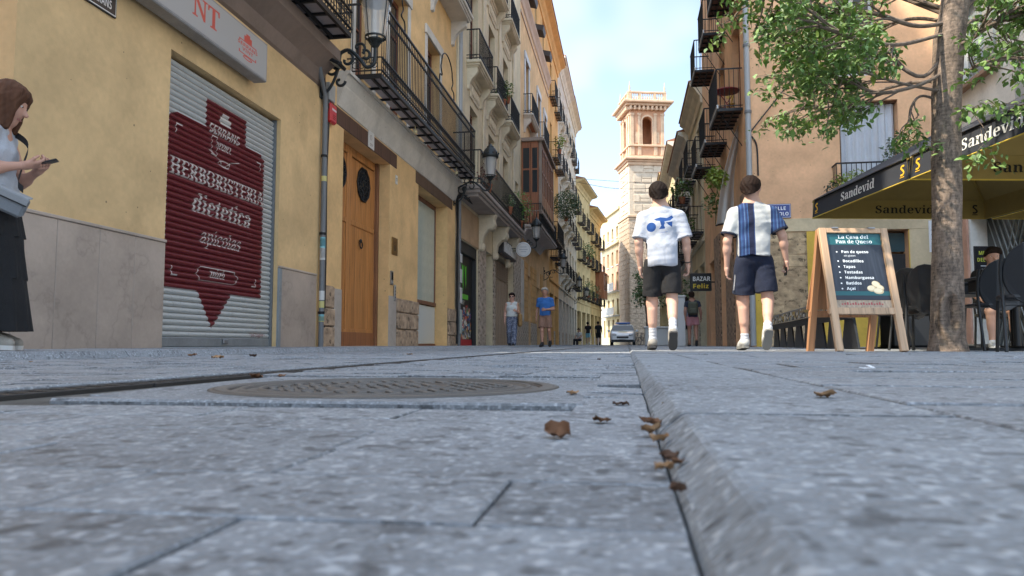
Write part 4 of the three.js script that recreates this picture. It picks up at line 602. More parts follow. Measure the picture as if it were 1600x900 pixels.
rebase(rowHouse('town_house', 'sunlit yellow town house where the street narrows', LB, 0, 10, 17, YELLOWR, { cols: 3, floors: [[4.9, 2.6], [8.8, 2.5], [12.6, 2.2]], eave: .9 }), -4.5, 0, -80);
const farYellow = rowHouse('town_house', 'yellow town house with brown wooden bay at the end of the street', LB, 10, 20, 15.8, plaster('deep yellow render', .72, .5, .2), { cols: 3, floors: [[4.9, 2.6], [8.8, 2.5], [12, 2.2]], eave: .9 });
{ const b = sub('bay_window', farYellow), BW = mats['reddish bay wood']; put('casing', LB, [bx(14.6, 18.4, 5.6, 5.8, 0, 1), bx(14.6, 18.4, 8.6, 8.8, 0, 1.05), bx(14.6, 14.75, 5.8, 8.6, 0, 1), bx(18.25, 18.4, 5.8, 8.6, 0, 1), bx(16.4, 16.6, 5.8, 8.6, .9, 1), bx(14.75, 18.25, 5.8, 6.6, .93, .98)], BW, b); put('pane', LB, bx(14.75, 18.25, 6.6, 8.6, .94, .96), GLASS, b); rebase(farYellow, -3.8, 0, -90); }
// lanterns down the left side
lantern('bracket lantern with crown in front of the cream house', [-5, 4.72, -21.05], [1, 0], 1.1, 1.05);
lantern('bracket lantern beside the round white shop sign', [-5, 4.35, -31.4], [1, 0], 1.2, 1.0);
for (const [z, l] of [[-45, 'bracket lantern on the rusticated orange ground floor'], [-60.5, 'bracket lantern on the pale grey town house'], [-72, 'bracket lantern on the off white town house']]) lantern(l, [-5, 4.5, z], [1, 0], 1.2, 1.0);
{ const t = thing('round_shop_sign', 'round white projecting shop sign under the long balcony', 'sign'), art = canvasTex(256, 256, (g) => { g.fillStyle = '#c9c7c2'; g.fillRect(0, 0, 256, 256); g.fillStyle = g.strokeStyle = '#8f9096'; g.lineWidth = 5; g.beginPath(); g.arc(128, 128, 112, 0, 7); g.stroke(); g.font = 'bold 40px sans-serif'; g.textAlign = 'center'; for (const [y, w] of [[90, 110], [135, 150], [175, 100]]) { g.fillRect(128 - w / 2, y - 12, w, 10); } });
  const p = onZ(818, 390, -30.2); const F = mat4(p.x, p.y, p.z, .1); put('disc', F, xf(lathe([[0, -.04], [.3, -.04], [.31, -.03], [.31, .03], [.3, .04], [0, .04]], [0, 0, 0], 32), mat4(0, 0, 0, 0, Math.PI / 2)), plain('sign white', .66, .65, .62, .4), t); const q = new THREE.CircleGeometry(.295, 32); q.translate(0, 0, .043); put('face', F, tidy(q), M('round sign face', { map: art, roughness: .4 }), t); put('arm', F, bar([-1 - (p.x + 4.2) * 0, .05, 0], [-.3, .05, 0], .02), IRON, t); rebase(t, p.x, p.y, p.z); }
{ const t = thing('box_shop_sign', 'white box sign with dark lettering projecting over the wooden gate', 'sign'); put('case', L5, bx(28.1, 31.6, 3.62, 4.2, .05, .3, .02), plain('sign dark', .04, .04, .045, .5), t); put('letter', L5, [0, 1, 2, 3, 4, 5, 6].map((i) => bx(28.35 + i * .44, 28.6 + i * .44, 3.7, 4.12, .3, .33)), plain('letter white', .7, .7, .68, .4), t); rebase(t, -5, 3.6, -29.8); }
// cables and pipe at the cream house corner
onL('cable_column', 'thick tangle of black cables and posters at the corner of the cream house', 'cable', (t) => { const c = []; for (let i = 0; i < 7; i++) c.push(tube([[21.32 + i * .04, .1, .05], [21.3 + i * .045, 2, .05 + (i % 3) * .02], [21.33 + i * .04, 3.6, .05], [21.3 + i * .05, 4.5, .06], [21.6 + i * .12, 4.55 - i * .02, .3]], .016, 5, 30)); put('cable', L5, c, mats['black cable'], t); put('pipe', L5, bar([21.36, 0, .12], [21.36, 4.4, .12], .05), mats['grey pipe'], t); for (const [v, h, m] of [[1.9, .4, 0], [1.3, .45, 0], [.4, .7, 1], [2.5, .25, 0]]) put('poster', L5, bx(21.2, 21.5, v, v + h, .175, .18), [plain('poster white', .55, .54, .52, .8), plain('poster green', .45, .5, .45, .8)][m], t); rebase(t, -5, 0, -21.4); });
onL('drainpipe', 'grey drainpipe between the cream house and the ochre door house', 'pipe', (t) => { put('pipe', L5, bar([21.45, 5, .1], [21.45, 26, .1], .07, .07, 10), mats['zinc pipe'], t); put('bracket', L5, [7, 11, 15].map((v) => lathe([[.07, -.03], [.085, -.03], [.085, .03], [.07, .03]], [21.45, v, .1], 10)), mats['grey pipe'], t); rebase(t, -5, 5, -21.45); });
// plants
potPlant('leafy green plant on the second balcony of the cream house', [-4.65, 9.2, -27.6], .3, .5, 160, .1, 1);
potPlant('trailing plant on the far end of the cream house balcony', [-4.6, 9.6, -28.4], .25, .35, 120, .1, 2);
potPlant('bright bushy plant on the long balcony below the bay window', [-4.35, 4.9, -30.2], .55, .75, 380, .1, 3, leafMat('bright leaf', .17, .33, .06));
potPlant('red flowering plant on the long balcony beside the lantern', [-4.35, 4.9, -23.0], .3, .4, 150, .09, 4, leafMat('red leaf', .38, .12, .08));
potPlant('small dark plant on the long balcony floor', [-4.3, 4.9, -27.0], .25, .3, 120, .1, 5);
potPlant('large dark shrub hanging over the far orange balconies', [-3.9, 8.2, -48.6], 1.0, 1.0, 2600, .11, 6, leafMat('dark shrub leaf', .065, .13, .04));
potPlant('yellow green plant high on the orange house', [-4.4, 13, -49.5], .4, .6, 150, .16, 7, FERN);
for (const [z, y] of [[-78, 9], [-80.5, 9], [-84, 5], [-78.5, 5]]) potPlant('green plant on the narrow yellow house balconies', [-4.3 + (-75 - z) * .09, y, z], .6, .9, 160, .2, 20 - z, PLANT);
// ---------- the church tower, the block beside it ----------
const TA = 14.5 * Math.PI / 180, TP = V(0.48, 0, -92), TF = mat4(TP.x, 0, TP.z, TA), TW = 4.9;
const TLm = TF.clone().multiply(mat4(0, 0, 0, -Math.PI / 2));           // left face: u runs from the back (-TW) to the front corner (0)
{
  const t = thing('church_tower', 'square brick church tower with arched belfry openings and balustrade', 'tower');
  const BRICKY = plaster('pink tower render', .62, .335, .19), TSTONE = plaster('tower stone trim', .64, .435, .275), SHAFT = plaster('beige shaft render', .64, .51, .365), LOW = rock('tower base stone', .46, .36, .27);
  put('base_wall', TF, [bx(-.12, TW + .12, 0, 15.7, -TW - .12, .12)], LOW, t);
  let r = rng(12); for (const [F, a, b] of [[TF, -.1, TW + .1], [TLm, -TW - .1, .1]]) { for (let v = .1; v < 15.4; v += .62) { let u = a; while (u < b - .2) { const w = Math.min(b - u, .7 + r() * .7); put('stone', F, bx(u + .02, u + w - .02, v + .02, v + .6, .1, .15 + r() * .04, .02), LOW, t); u += w; } } }
  put('ledge', TF, [bx(-.3, TW + .3, 15.72, 16.02, -TW - .3, .3, .05), bx(-.2, TW + .2, 15.4, 15.7, -TW - .2, .2, .04)], TSTONE, t);
  put('shaft', TF, [bx(0, TW, 16.02, 22.6, -TW, 0)], SHAFT, t);
  for (const F of [[TF, 0], [TLm, -TW]]) for (let k = 0; k < 5; k++) { const v = 16.4 + k * 1.24, cuts = [[0, .3, .62, 1], [0, .22, .55, 1], [0, .4, .7, 1], [0, .28, .6, 1], [0, .35, .66, 1]][k]; for (let i = 0; i < 3; i++) { const a = F[1] + .5 + cuts[i] * (TW - 1), b = F[1] + .5 + cuts[i + 1] * (TW - 1); if (i === 1) { put('rustic_block', F[0], bx(a + .06, b - .06, v + .06, v + .45, -.01, .07, .03), SHAFT, t); put('rustic_block', F[0], bx(a + .06, b - .06, v + .53, v + .98, -.01, .07, .03), SHAFT, t); } else put('rustic_block', F[0], bx(a + .06, b - .06, v + .06, v + .98, -.01, .07, .03), SHAFT, t); } }
  put('cornice', TF, [bx(-.2, TW + .2, 22.3, 22.7, -TW - .2, .2, .05), bx(-.35, TW + .35, 22.7, 22.95, -TW - .35, .35, .05), bx(-.6, TW + .6, 22.95, 23.25, -TW - .6, .6, .06)], TSTONE, t);
  // belfry with real openings
  const W0 = .25, W1 = TW - .25, bh = [W0, W1];
  put('belfry_wall', TF, [plate(W0, W1, 23.25, 29.4, [arch(1.8, 3.1, 25.0, 28.6)], .5).translate(0, 0, -.25), plate(W0, W1, 23.25, 29.4, [], .4).translate(0, 0, -TW + .65), xf(plate(W0 + .5, W1 - .4, 23.25, 29.4, [], .4), mat4(TW - .251, 0, 0, Math.PI / 2)), bx(W0 + .4, W1 - .4, 23.25, 23.6, -TW + .7, -.8)], BRICKY, t);
  put('belfry_wall', TLm, [plate(-W1, -W0 - .501, 23.25, 29.4, [arch(-3.1, -1.8, 25.0, 28.6)], .5).translate(0, 0, -.25)], BRICKY, t);
  for (const [F, o] of [[TF, 0], [TLm, -TW]]) {
    put('pilaster', F, [[.28, .72], [1.25, 1.6], [3.3, 3.65], [TW - .72, TW - .28]].flatMap(([a, b]) => [bx(o + a, o + b, 25.0, 28.9, -.26, -.12, .03), bx(o + a - .05, o + b + .05, 23.6, 24.7, -.26, -.08, .03), bx(o + a - .06, o + b + .06, 28.7, 29.0, -.26, -.06, .03)]), TSTONE, t);
    put('string_course', F, [bx(o + .1, o + TW - .1, 24.72, 24.98, -.26, .02, .04), bx(o + .12, o + TW - .12, 23.28, 23.55, -.26, 0, .04)], TSTONE, t);
    const ap = arch(o + 1.65, o + 3.25, 25.0, 28.8, 12), hl = arch(o + 1.8, o + 3.1, 24.9, 28.6, 12); put('arch_surround', F, extrude(ap, .12, [hl.map(([x, y], i) => [x, i < 2 ? 25.01 : y])]).translate(0, 0, -.25), TSTONE, t);
    put('corbel', F, Array.from({ length: 9 }, (_, i) => bx(o + .12 + i * .55, o + .4 + i * .55, 29.3, 29.85, -.25, .35, .06)), TSTONE, t);
    put('panel', F, [bx(o + .9, o + 1.6, 25.2, 26.6, -.262, -.2, .02), bx(o + 3.3, o + 4.0, 25.2, 26.6, -.262, -.2, .02)], TSTONE, t);
    const bal = []; for (let i = 0; i < 15; i++) bal.push(lathe([[.05, 0], [.09, .08], [.1, .2], [.04, .45], [.04, .6], [.08, .7], [.08, .78]], [o + .45 + i * (TW - .9) / 14, 30.72, -.05], 8)); put('baluster', F, bal, TSTONE, t);
    put('parapet_rail', F, [bx(o + .02, o + TW - .02, 31.5, 31.72, -.22, .1, .03), bx(o + .02, o + TW - .02, 30.5, 30.72, -.22, .1, .03)], TSTONE, t); put('parapet_pier', F, [bx(o + .02, o + .4, 30.72, 31.5, -.2, .08), bx(o + TW - .4, o + TW - .02, 30.72, 31.5, -.2, .08), bx(o + 1.35, o + 1.65, 30.72, 31.5, -.2, .08), bx(o + 3.25, o + 3.55, 30.72, 31.5, -.2, .08)], TSTONE, t);
  }
  put('top_cornice', TF, [bx(-.05, TW + .05, 29.4, 29.7, -TW - .05, .05, .05), bx(-.4, TW + .4, 29.86, 30.15, -TW - .4, .4, .06), bx(-.75, TW + .75, 30.15, 30.5, -TW - .75, .75, .08)], TSTONE, t);
  for (const [x, z] of [[.2, -.1], [TW - .2, -.1], [.2, -TW + .1]]) put('pinnacle', TF, lathe([[.16, 0], [.16, .15], [.08, .25], [.13, .45], [.05, .8], [.03, 1.2], [0, 1.35]], [x, 31.72, z], 10), TSTONE, t);
  rebase(t, TP.x, 0, TP.z);
}
{
  const t = thing('apartment_block', 'sunlit yellow and pink apartment block with white balconies against the tower', 'building'), YB = plaster('sunny yellow render', .70, .58, .34), PB = plaster('pink render', .62, .36, .24);
  const F = TLm, a = -TW - 11, b = -TW - .15, rows = [[1.0, 2.4], [4.0, 2.1], [7.2, 2.4], [10.6, 1.9], [14.2, 1.5]], wins = []; for (const [v, h] of rows) for (let i = 0; i < 4; i++) { const c = b - 1.5 - i * 2.6; wins.push([c - .5, c + .5, v, v + h]); }
  houseShell(t, F, a, b, 18.3, wins, YB, 8);
  put('pink_facing', F, plate(a + .01, b - .01, 7.0, 12.9, wins.filter((q) => q[2] > 7 && q[3] < 12.9), .03).translate(0, 0, .031), PB, t);
  for (const q of wins) windowUnit(t, F, q, { rows: 2, kick: .1 });
  put('ledge', F, [bx(a, b, 13.3, 13.7, 0, .35, .05), bx(a, b, 17.7, 18.1, 0, .25, .05)], YB, t); put('window_sill', F, wins.filter((q) => q[2] > 10).map((q) => bx(q[0] - .12, q[1] + .12, q[2] - .12, q[2], 0, .12)), mats['white paint'], t);
  for (const v of [3.9, 7.1]) { const bl = sub('balcony', t); put('slab', F, bx(b - 8.3, b - .4, v - .15, v, 0, .9, .03), mats['white paint'], bl); put('railing', F, [bx(b - 8.3, b - .4, v + .95, v + 1.02, .84, .9), ...Array.from({ length: 26 }, (_, i) => bx(b - 8.25 + i * .31, b - 8.02 + i * .31, v + .05, v + .95, .855, .88))], mats['white paint'], bl); }
  rebase(t, -2, 0, -100);
}
{ // roofs behind
  const t = thing('church_roof', 'low stepped church roof with small pinnacles behind the apartment block', 'building'); put('wall', TLm, [bx(-TW - 9, -TW - 2, 0, 20, -9, -4), bx(-TW - 8, -TW - 4, 20, 21, -8.5, -4.5)], mats['sunny yellow render'], t); put('pinnacle', TLm, [lathe([[.25, 0], [.25, .4], [.1, .6], [.14, 1], [0, 2]], [-TW - 2.6, 20, -4.5], 8), lathe([[.25, 0], [.25, .4], [.1, .6], [0, 1.6]], [-TW - 6, 21, -5], 8)], mats['tower stone trim'], t); rebase(t, -1, 0, -100);
  const n = thing('nave_wall', 'beige church nave wall behind the right-hand houses beside the tower', 'building'); put('wall', TF, [bx(TW + .2, TW + 14, 0, 18.6, -10, -1)], mats['beige shaft render'], n); put('parapet', TF, [bx(TW + .2, TW + 14, 18.6, 19, -10.1, -.8, .05)], mats['tower stone trim'], n); rebase(n, 9, 0, -94);
  const s = thing('street_end_house', 'pale house closing the street beyond the bend', 'building'); put('wall', mat4(-14, 0, -122), [bx(-14, 12, 0, 14, -8, 0)], OFFWHITE, s); put('window', mat4(-14, 0, -122), [0, 1, 2, 3, 4, 5].flatMap((i) => [2, 6, 10].map((v) => bx(-10 + i * 3.2, -8.8 + i * 3.2, v, v + 2, 0, .03))), GLASS, s); rebase(s, -14, 0, -122);
}
// telephone wires across the street
onL('overhead_wire', 'thin wires slung across the street in front of the tower', 'cable', (t) => { mesh('wire', [tube([[-4.9, 15.6, -70], [-1, 15.0, -71], [3.2, 15.1, -72]], .02, 4, 16), tube([[-4.9, 15.9, -70], [0, 15.6, -71], [3.2, 15.5, -72]], .016, 4, 16)], mats['black cable'], t); rebase(t, -1, 15, -71); });
// ---------- right: the orange corner house ----------
const R3 = FR(3.2), ZW = FZ(-20), TERRA = plaster('terracotta orange plaster', 0.85, 0.51, 0.29), YELLOWP = plaster('bright yellow plaster', 0.78, 0.52, 0.09), CREAMP = plaster('peeling cream plaster', 0.68, 0.56, 0.36), BROWNST = rock('brown street stone', .33, .235, .17);
{
  const t = thing('orange_corner_house', 'terracotta orange corner house with yellow base and dark iron balconies', 'building');
  const C = onZ(1315, 310, -20), C2 = onZ(1402, 155, -20), cw = [C.x, C2.x, C.y, C2.y], uw = [5.43, 6.5, 7.05, 9.4], dw = [6.5, 7.08, .06, 3.0];
  put('front_wall', ZW, plate(3.2, 8.09, 0, 17, [cw, uw, dw], .5), TERRA, t);
  // lower zone: yellow paint with cream strips, stone patch laid bare
  put('yellow_render', ZW, [plate(4.62, 8.08, .02, 3.0, [dw], .02).translate(0, 0, .021), bx(3.3, 3.62, .02, 3.0, 0, .02)], YELLOWP, t); put('cream_render', ZW, [bx(3.3, 8.08, 3.003, 3.34, 0, .03, .004), plate(7.1, 7.62, .03, 3.0, [], .008).translate(0, 0, .03)], CREAMP, t);
  ashlar(t, ZW, 3.63, 4.6, .02, 2.98, rock('bare wall stone', .50, .38, .24), 31, .28, -.045, .3);
  put('stone_bed', ZW, bx(3.62, 4.62, .02, 2.99, 0, .006), rock('bare mortar', .40, .30, .19), t);
  const strt = [[-22.4, -20.9, 6.5, 9.3], [-25.6, -24.1, 6.5, 9.3], [-28.8, -27.3, 6.5, 9.3], [-22.4, -20.9, 10, 12.7], [-25.4, -24.0, 10, 12.7], [-28.5, -27, 10, 12.7]], gd = [[-22.8, -21.2, .05, 3.2], [-26, -24.6, .05, 3.0], [-29.5, -27.6, .05, 3.2]];
  put('street_wall', R3, plate(-31, -20.5, 0, 17, [...strt, ...gd], .5), TERRA, t); put('core', R3, bx(-31, -20.5, 0, 17, -4.8, -.502), TERRA, t);
  for (const q of strt) windowUnit(t, R3, q, { kick: .4, n: -.2 });
  for (const q of gd) { const d = sub('street_door', t); put('leaf', R3, bx(q[0], q[1], q[2], q[3], -.3, -.24), mats['grey door wood'], d); put('frame', R3, [bx(q[0], q[0] + .1, q[2], q[3], -.24, -.2), bx(q[1] - .1, q[1], q[2], q[3], -.24, -.2)], mats['dark beam wood'], d); }
  put('stone_pier', R3, [bx(-21.15, -20.02, 0, 4.2, 0, .06, .03), bx(-24.55, -22.85, 0, 3.9, 0, .05, .03), bx(-27.55, -26.05, 0, 3.9, 0, .05, .03)], BROWNST, t);
  const dk = plaster('dark brown tile', .20, .115, .085); for (const [a, b, v] of [[-22.5, -20.6, 6.55], [-25.6, -23.9, 6.5], [-28.7, -27, 6.45], [-25.3, -23.8, 10.05], [-28.4, -26.8, 9.95], [-22.5, -20.6, 10.05]]) ironBalcony(t, R3, a, b, v, .68, { tile: dk, cell: .36, rows: 3, step: .13, h: 1.1, edge: mats['white paint'], struts: true });
  // curtained balcony window
  const w = sub('curtained_window', t); windowUnit(t, ZW, cw, { n: -.36, frame: mats['white paint'] });
  const cp = [], n = 60; const cg = new THREE.PlaneGeometry(cw[1] - cw[0] - .06, cw[3] - cw[2] - .05, n, 8), pp = cg.attributes.position; for (let i = 0; i < pp.count; i++) pp.setZ(i, .03 * Math.sin(pp.getX(i) * 34) + .015 * Math.sin(pp.getX(i) * 71 + pp.getY(i))); cg.computeVertexNormals(); cg.translate((cw[0] + cw[1]) / 2, (cw[2] + cw[3]) / 2, -.22); put('curtain', ZW, tidy(cg), M('white curtain', { color: lin(.74, .77, .82), roughness: .9, map: T.cloth, transmission: .2, thickness: 0 }), w);
  put('frame', ZW, [bx(cw[0], cw[0] + .06, cw[2], cw[3], -.3, -.12), bx(cw[0] + .06, cw[1], cw[3] - .05, cw[3], -.3, -.12)], mats['dark beam wood'], w);
  const ub = windowUnit(t, ZW, uw, { frame: mats['white paint'], rows: 2 }); 
  const wb = ironBalcony(t, ZW, 5.3, 7.2, 3.86, .42, { step: .12, h: .8 });
  const bd = sub('cafe_door', t); put('leaf', ZW, bx(6.5, 7.08, .06, 2.4, -.3, -.26), plain('anthracite door', .02, .022, .024, .4), bd); put('fanlight', ZW, bx(6.5, 7.08, 2.46, 2.95, -.28, -.27), plain('teal fanlight', .03, .07, .08, .3), bd);
  EAVE(t, R3, -31, -19.99, 17, TERRA, .5); rebase(t, 4, 0, -22);
}
onL('corner_drainpipe', 'pale zinc drainpipe on the corner of the orange house', 'pipe', (t) => { put('pipe', ZW, bar([3.22, .05, .08], [3.22, 17, .08], .075, .075, 12), mats['zinc pipe'], t); put('bracket', ZW, [2, 4.4, 6.2, 8, 9.8].map((v) => lathe([[.076, -.04], [.092, -.04], [.092, .04], [.076, .04]], [3.22, v, .08], 12)), mats['grey pipe'], t); rebase(t, 3.2, 0, -20); });
onL('wall_cable', 'dark cable stretched from the orange wall up to a branch', 'cable', (t) => { put('cable', ZW, [tube([[3.45, 4.5, .03], [3.42, 5.35, .03], [3.35, 5.5, .03], [3.26, 5.62, .03], [3.3, 5.7, .06]], .022, 5, 20), bar([3.3, 5.7, .06], [5.35, 8.25, .2], .02)], mats['black cable'], t); rebase(t, 3.4, 4, -20); });
onL('street_name_plate', 'blue street name plate with white letters on the orange wall', 'sign', (t) => {
  const art = canvasTex(512, 310, (g, w, h) => { g.fillStyle = '#17357e'; g.fillRect(0, 0, w, h); g.strokeStyle = g.fillStyle = '#dfe3ea'; g.lineWidth = 8; g.strokeRect(12, 12, w - 24, h - 24); g.font = 'bold 110px sans-serif'; g.textAlign = 'center'; g.fillText('CALLE', w / 2, 135, 360); g.fillText('M. POLO', w / 2, 260, 430); });
  put('plate', ZW, bx(3.62, 4.24, 3.36, 3.73, .031, .05, .004), plain('enamel blue', .01, .035, .2, .3), t); put('face', ZW, quadUV([3.625, 3.365, .0525], [4.235, 3.365, .0525], [4.235, 3.725, .0525], [3.625, 3.725, .0525]), M('blue plate face', { map: art, roughness: .3 }), t); rebase(t, 3.9, 3.36, -20); });
{ // flowers on the window balcony
  const t = thing('hanging_flowers', 'yellow green trailing plants over the small balcony under the curtained window', 'plant'); mesh('foliage', [blobLeaves(5.75, 4.15, -19.5, .62, .34, .2, 420, .09, 41), blobLeaves(5.5, 3.9, -19.45, .25, .35, .15, 160, .08, 42)], FERN, t); mesh('trough', box(5.4, 6.4, 3.9, 4.05, -19.75, -19.55, .01), plain('terracotta', .3, .11, .055, .85), t); rebase(t, 5.8, 3.9, -19.6);
  const s = thing('balcony_shrub', 'grey green bushy shrub beside the curtained window', 'plant'); mesh('foliage', blobLeaves(6.75, 4.75, -19.5, .42, .7, .25, 420, .1, 43), leafMat('grey green leaf', .13, .19, .12), s); mesh('pot', lathe([[0, 0], [.13, 0], [.18, .3], [.15, .3], [0, .25]], [6.7, 3.87, -19.6], 12), mats['terracotta'] ?? plain('terracotta', .3, .11, .055, .85), s); rebase(s, 6.7, 3.87, -19.6);
  const d = thing('dark_wall_plant', 'small dark plant at the left end of the window balcony', 'plant'); mesh('foliage', blobLeaves(5.25, 3.95, -19.6, .28, .3, .2, 160, .1, 44), leafMat('dark plant leaf', .07, .1, .06), d); mesh('stem', bar([5.25, 3.6, -19.9], [5.25, 3.9, -19.65], .02), mats['green stem'] ?? plain('green stem', .08, .1, .03, .8), d); rebase(d, 5.25, 3.8, -19.6); }
// red folding table and chair on the balcony
onL('folding_table', 'round dark red folding table on the orange house balcony', 'table', (t) => { mesh('top', lathe([[0, .68], [.34, .68], [.35, .7], [.34, .72], [0, .72]], [2.88, 6.55, -21.3], 24), plain('dark red metal', .22, .015, .025, .4), t); mesh('leg', [bar([2.65, 6.56, -21.3], [3.1, 7.24, -21.3], .014), bar([3.1, 6.56, -21.3], [2.65, 7.24, -21.3], .014)], mats['dark red metal'], t); rebase(t, 2.88, 6.55, -21.3); });
onL('folding_chair', 'yellow folding chair on the orange house balcony', 'chair', (t) => { const m = plain('yellow slat', .6, .36, .06, .5); mesh('seat', box(2.95, 3.15, 6.98, 7.01, -21.95, -21.6, .006), m, t); mesh('backrest', box(2.95, 3.15, 7.25, 7.4, -21.98, -21.95, .006), m, t); for (const z of [-21.95, -21.6]) mesh('leg', bar([2.96, 6.56, z], [3.12, 7.3, z - .02], .012), m, t); rebase(t, 3.05, 6.55, -21.8); });
{ const t = thing('hanging_awning', 'long white cloth hanging beside the orange house balcony', 'awning'), A = onZ(1152, 197, -21.4), A2 = onZ(1160, 194, -21.6), B = onZ(1119, 352, -21.2), B2 = onZ(1147, 346, -22.0), g = new THREE.PlaneGeometry(1, 1, 14, 18), q = g.attributes.position; for (let i = 0; i < q.count; i++) { const a = q.getX(i) + .5, v = .5 - q.getY(i), L = A.clone().lerp(B, v), K = A2.clone().lerp(B2, v).lerp(L, 1 - a); K.z += .05 * Math.sin(a * 11 + v * 2) * (.3 + v); K.x += .10 * Math.sin(v * 3.14) * -1; q.setXYZ(i, K.x, K.y, K.z); } g.computeVertexNormals(); mesh('cloth', tidy(g), M('awning canvas', { color: lin(.66, .62, .55), map: T.cloth, roughness: .9 }), t); mesh('bottom_rod', bar(B.toArray(), B2.toArray(), .03), IRON, t); rebase(t, B.x, B.y, B.z); }
potPlant('bright fern hanging from the orange house balcony', onX(1120, 305, 2.55).toArray(), .3, .3, 300, .13, 51, FERN, false);
potPlant('leafy plant on the low street balcony', onX(1118, 350, 2.6).toArray(), .35, .4, 160, .13, 52, PLANT, false);
// further houses on the right
rebase(rowHouse('town_house', 'cream house with low eaves beyond the orange corner house', R3, -37, -31.02, 11.0, plaster('warm cream render', .80, .69, .46), { cols: 2, floors: [[4.8, 2.5], [7.6, 1.8]], depth: 7, eave: .5, trim: CREAMSTONE }), 3.2, 0, -34);
rebase(rowHouse('town_house', 'pale house with wide eaves further along the right', R3, -46, -37.02, 10.6, OFFWHITE, { cols: 3, floors: [[4.6, 2.5], [7.4, 1.8]], depth: 7, eave: .6 }), 3.2, 0, -41);
rebase(rowHouse('town_house', 'yellow cream house with plants on its balconies on the right', R3, -58, -46.02, 12.6, plaster('pale yellow render', .82, .70, .44), { cols: 4, floors: [[4.6, 2.5], [8, 2.4]], depth: 7, balc: 'stone', trim: OFFWHITE }), 3.2, 0, -52);
rebase(rowHouse('town_house', 'ochre house at the far end of the right side', R3, -74, -58.02, 13.4, YELLOWR, { cols: 5, floors: [[4.6, 2.5], [8.4, 2.4]], depth: 7 }), 3.2, 0, -66);
onL('bazaar_sign', 'black projecting shop sign with white and yellow letters', 'sign', (t) => { const p = onX(1092, 441, 2.65), F = mat4(p.x, p.y, p.z, 0), art = canvasTex(256, 256, (g) => { g.fillStyle = '#0e0f10'; g.fillRect(0, 0, 256, 256); g.font = 'bold 92px sans-serif'; g.fillStyle = '#e4e4e0'; g.fillText('BAZAR', 24, 112, 220); g.fillStyle = '#e0c22a'; g.fillText('Feliz', 24, 220, 200); }); put('case', F, box(-.32, .45, -.33, .33, -.08, .08, .02), plain('sign black', .01, .01, .011, .4), t); put('face', F, quadUV([-.31, -.32, .0825], [.44, -.32, .0825], [.44, .32, .0825], [-.31, .32, .0825]), M('bazaar face', { map: art, roughness: .4 }), t); put('arm', F, bar([.4, 0, 0], [.6, 0, 0], .03), IRON, t); rebase(t, p.x, p.y, p.z); });
for (const [x, y, X, s, l] of [[1066, 318, 2.5, 1, 'thin green plant on the pale right-hand balcony'], [1072, 372, 2.5, .8, 'green plant on the lower right-hand balcony']]) potPlant(l, onX(x, y, X).toArray(), .5 * s, .5 * s, 160, .16, x, PLANT, true);
// ---------- the white building on the square ----------
{
  const X = 8.1, F = FR(X), t = thing('white_building', 'off white building with grey framed windows above the cafe terrace', 'building'), WB = plaster('off white plaster', .80, .76, .68), GF = paint('grey window frame', .30, .33, .34, .5), w1 = [-19.2, -17.3, 6.25, 8.4], w2 = [-15.4, -13.4, 6.25, 8.4], g1 = [-19.0, -16.2, .05, 3.1], g2 = [-15.6, -12.6, .05, 3.1];
  put('wall', F, [plate(-20, -7, 0, 12, [w1, w2, g1, g2], .5), bx(-20, -7, 0, 12, -9, -.502)], WB, t);
  for (const q of [w1, w2]) { windowUnit(t, F, q, { frame: GF, rows: 2, leaves: 3, kick: .5, pane: plain('pale window glass', .2, .24, .26, .08) }); put('window_sill', F, bx(q[0] - .15, q[1] + .15, q[2] - .12, q[2], -.1, .16, .02), plaster('sill brown', .38, .25, .17), t); }
  put('fascia', F, bx(-20, -7, 4.4, 4.75, 0, .25, .03), plaster('sand fascia', .62, .47, .30), t); put('pink_pier', F, [bx(-20, -19.05, 0, 4.4, 0, .05, .01), bx(-16.15, -15.65, 0, 4.4, 0, .05, .01)], plaster('pink plaster', .62, .36, .26), t);
  put('vent_grille', F, bx(-16.6, -16.0, 5.2, 6.2, 0, .03), plaster('grey patch', .5, .5, .47), t);
  for (const q of [g1, g2]) { const s = sub('lattice_shopfront', t); put('glass', F, bx(q[0], q[1], q[2], q[3], -.4, -.38), plain('dark shop glass', .03, .04, .045, .15), s); const l = []; for (let i = -14; i < 22; i++) { const a = q[0] + i * .22; for (const d of [1, -1]) { const pts = []; let u0 = a, v0 = q[2], u1 = a + d * 1.6, v1 = q[3]; const cl = (u) => u >= q[0] && u <= q[1]; if (cl(u0) && cl(u1)) l.push(bar([u0, v0, -.3], [u1, v1, -.3], .014, .014, 4)); } } if (l.length) put('lattice', F, l, paint('lattice steel', .3, .33, .33, .5, .4), s); }
  rebase(t, 8.1, 0, -14);
}
onL('menu_notice', 'white paper notice on the yellow wall behind the tree', 'sign', (t) => { put('sheet', ZW, bx(7.55, 7.98, 2.4, 3.2, .04, .05), plain('paper white', .7, .72, .72, .7), t); put('text_line', ZW, [0, 1, 2].map((i) => bx(7.6, 7.92, 2.95 - i * .12, 2.97 - i * .12, .05, .052)), plain('ink', .2, .2, .2, .7), t); rebase(t, 7.7, 2.4, -20); });
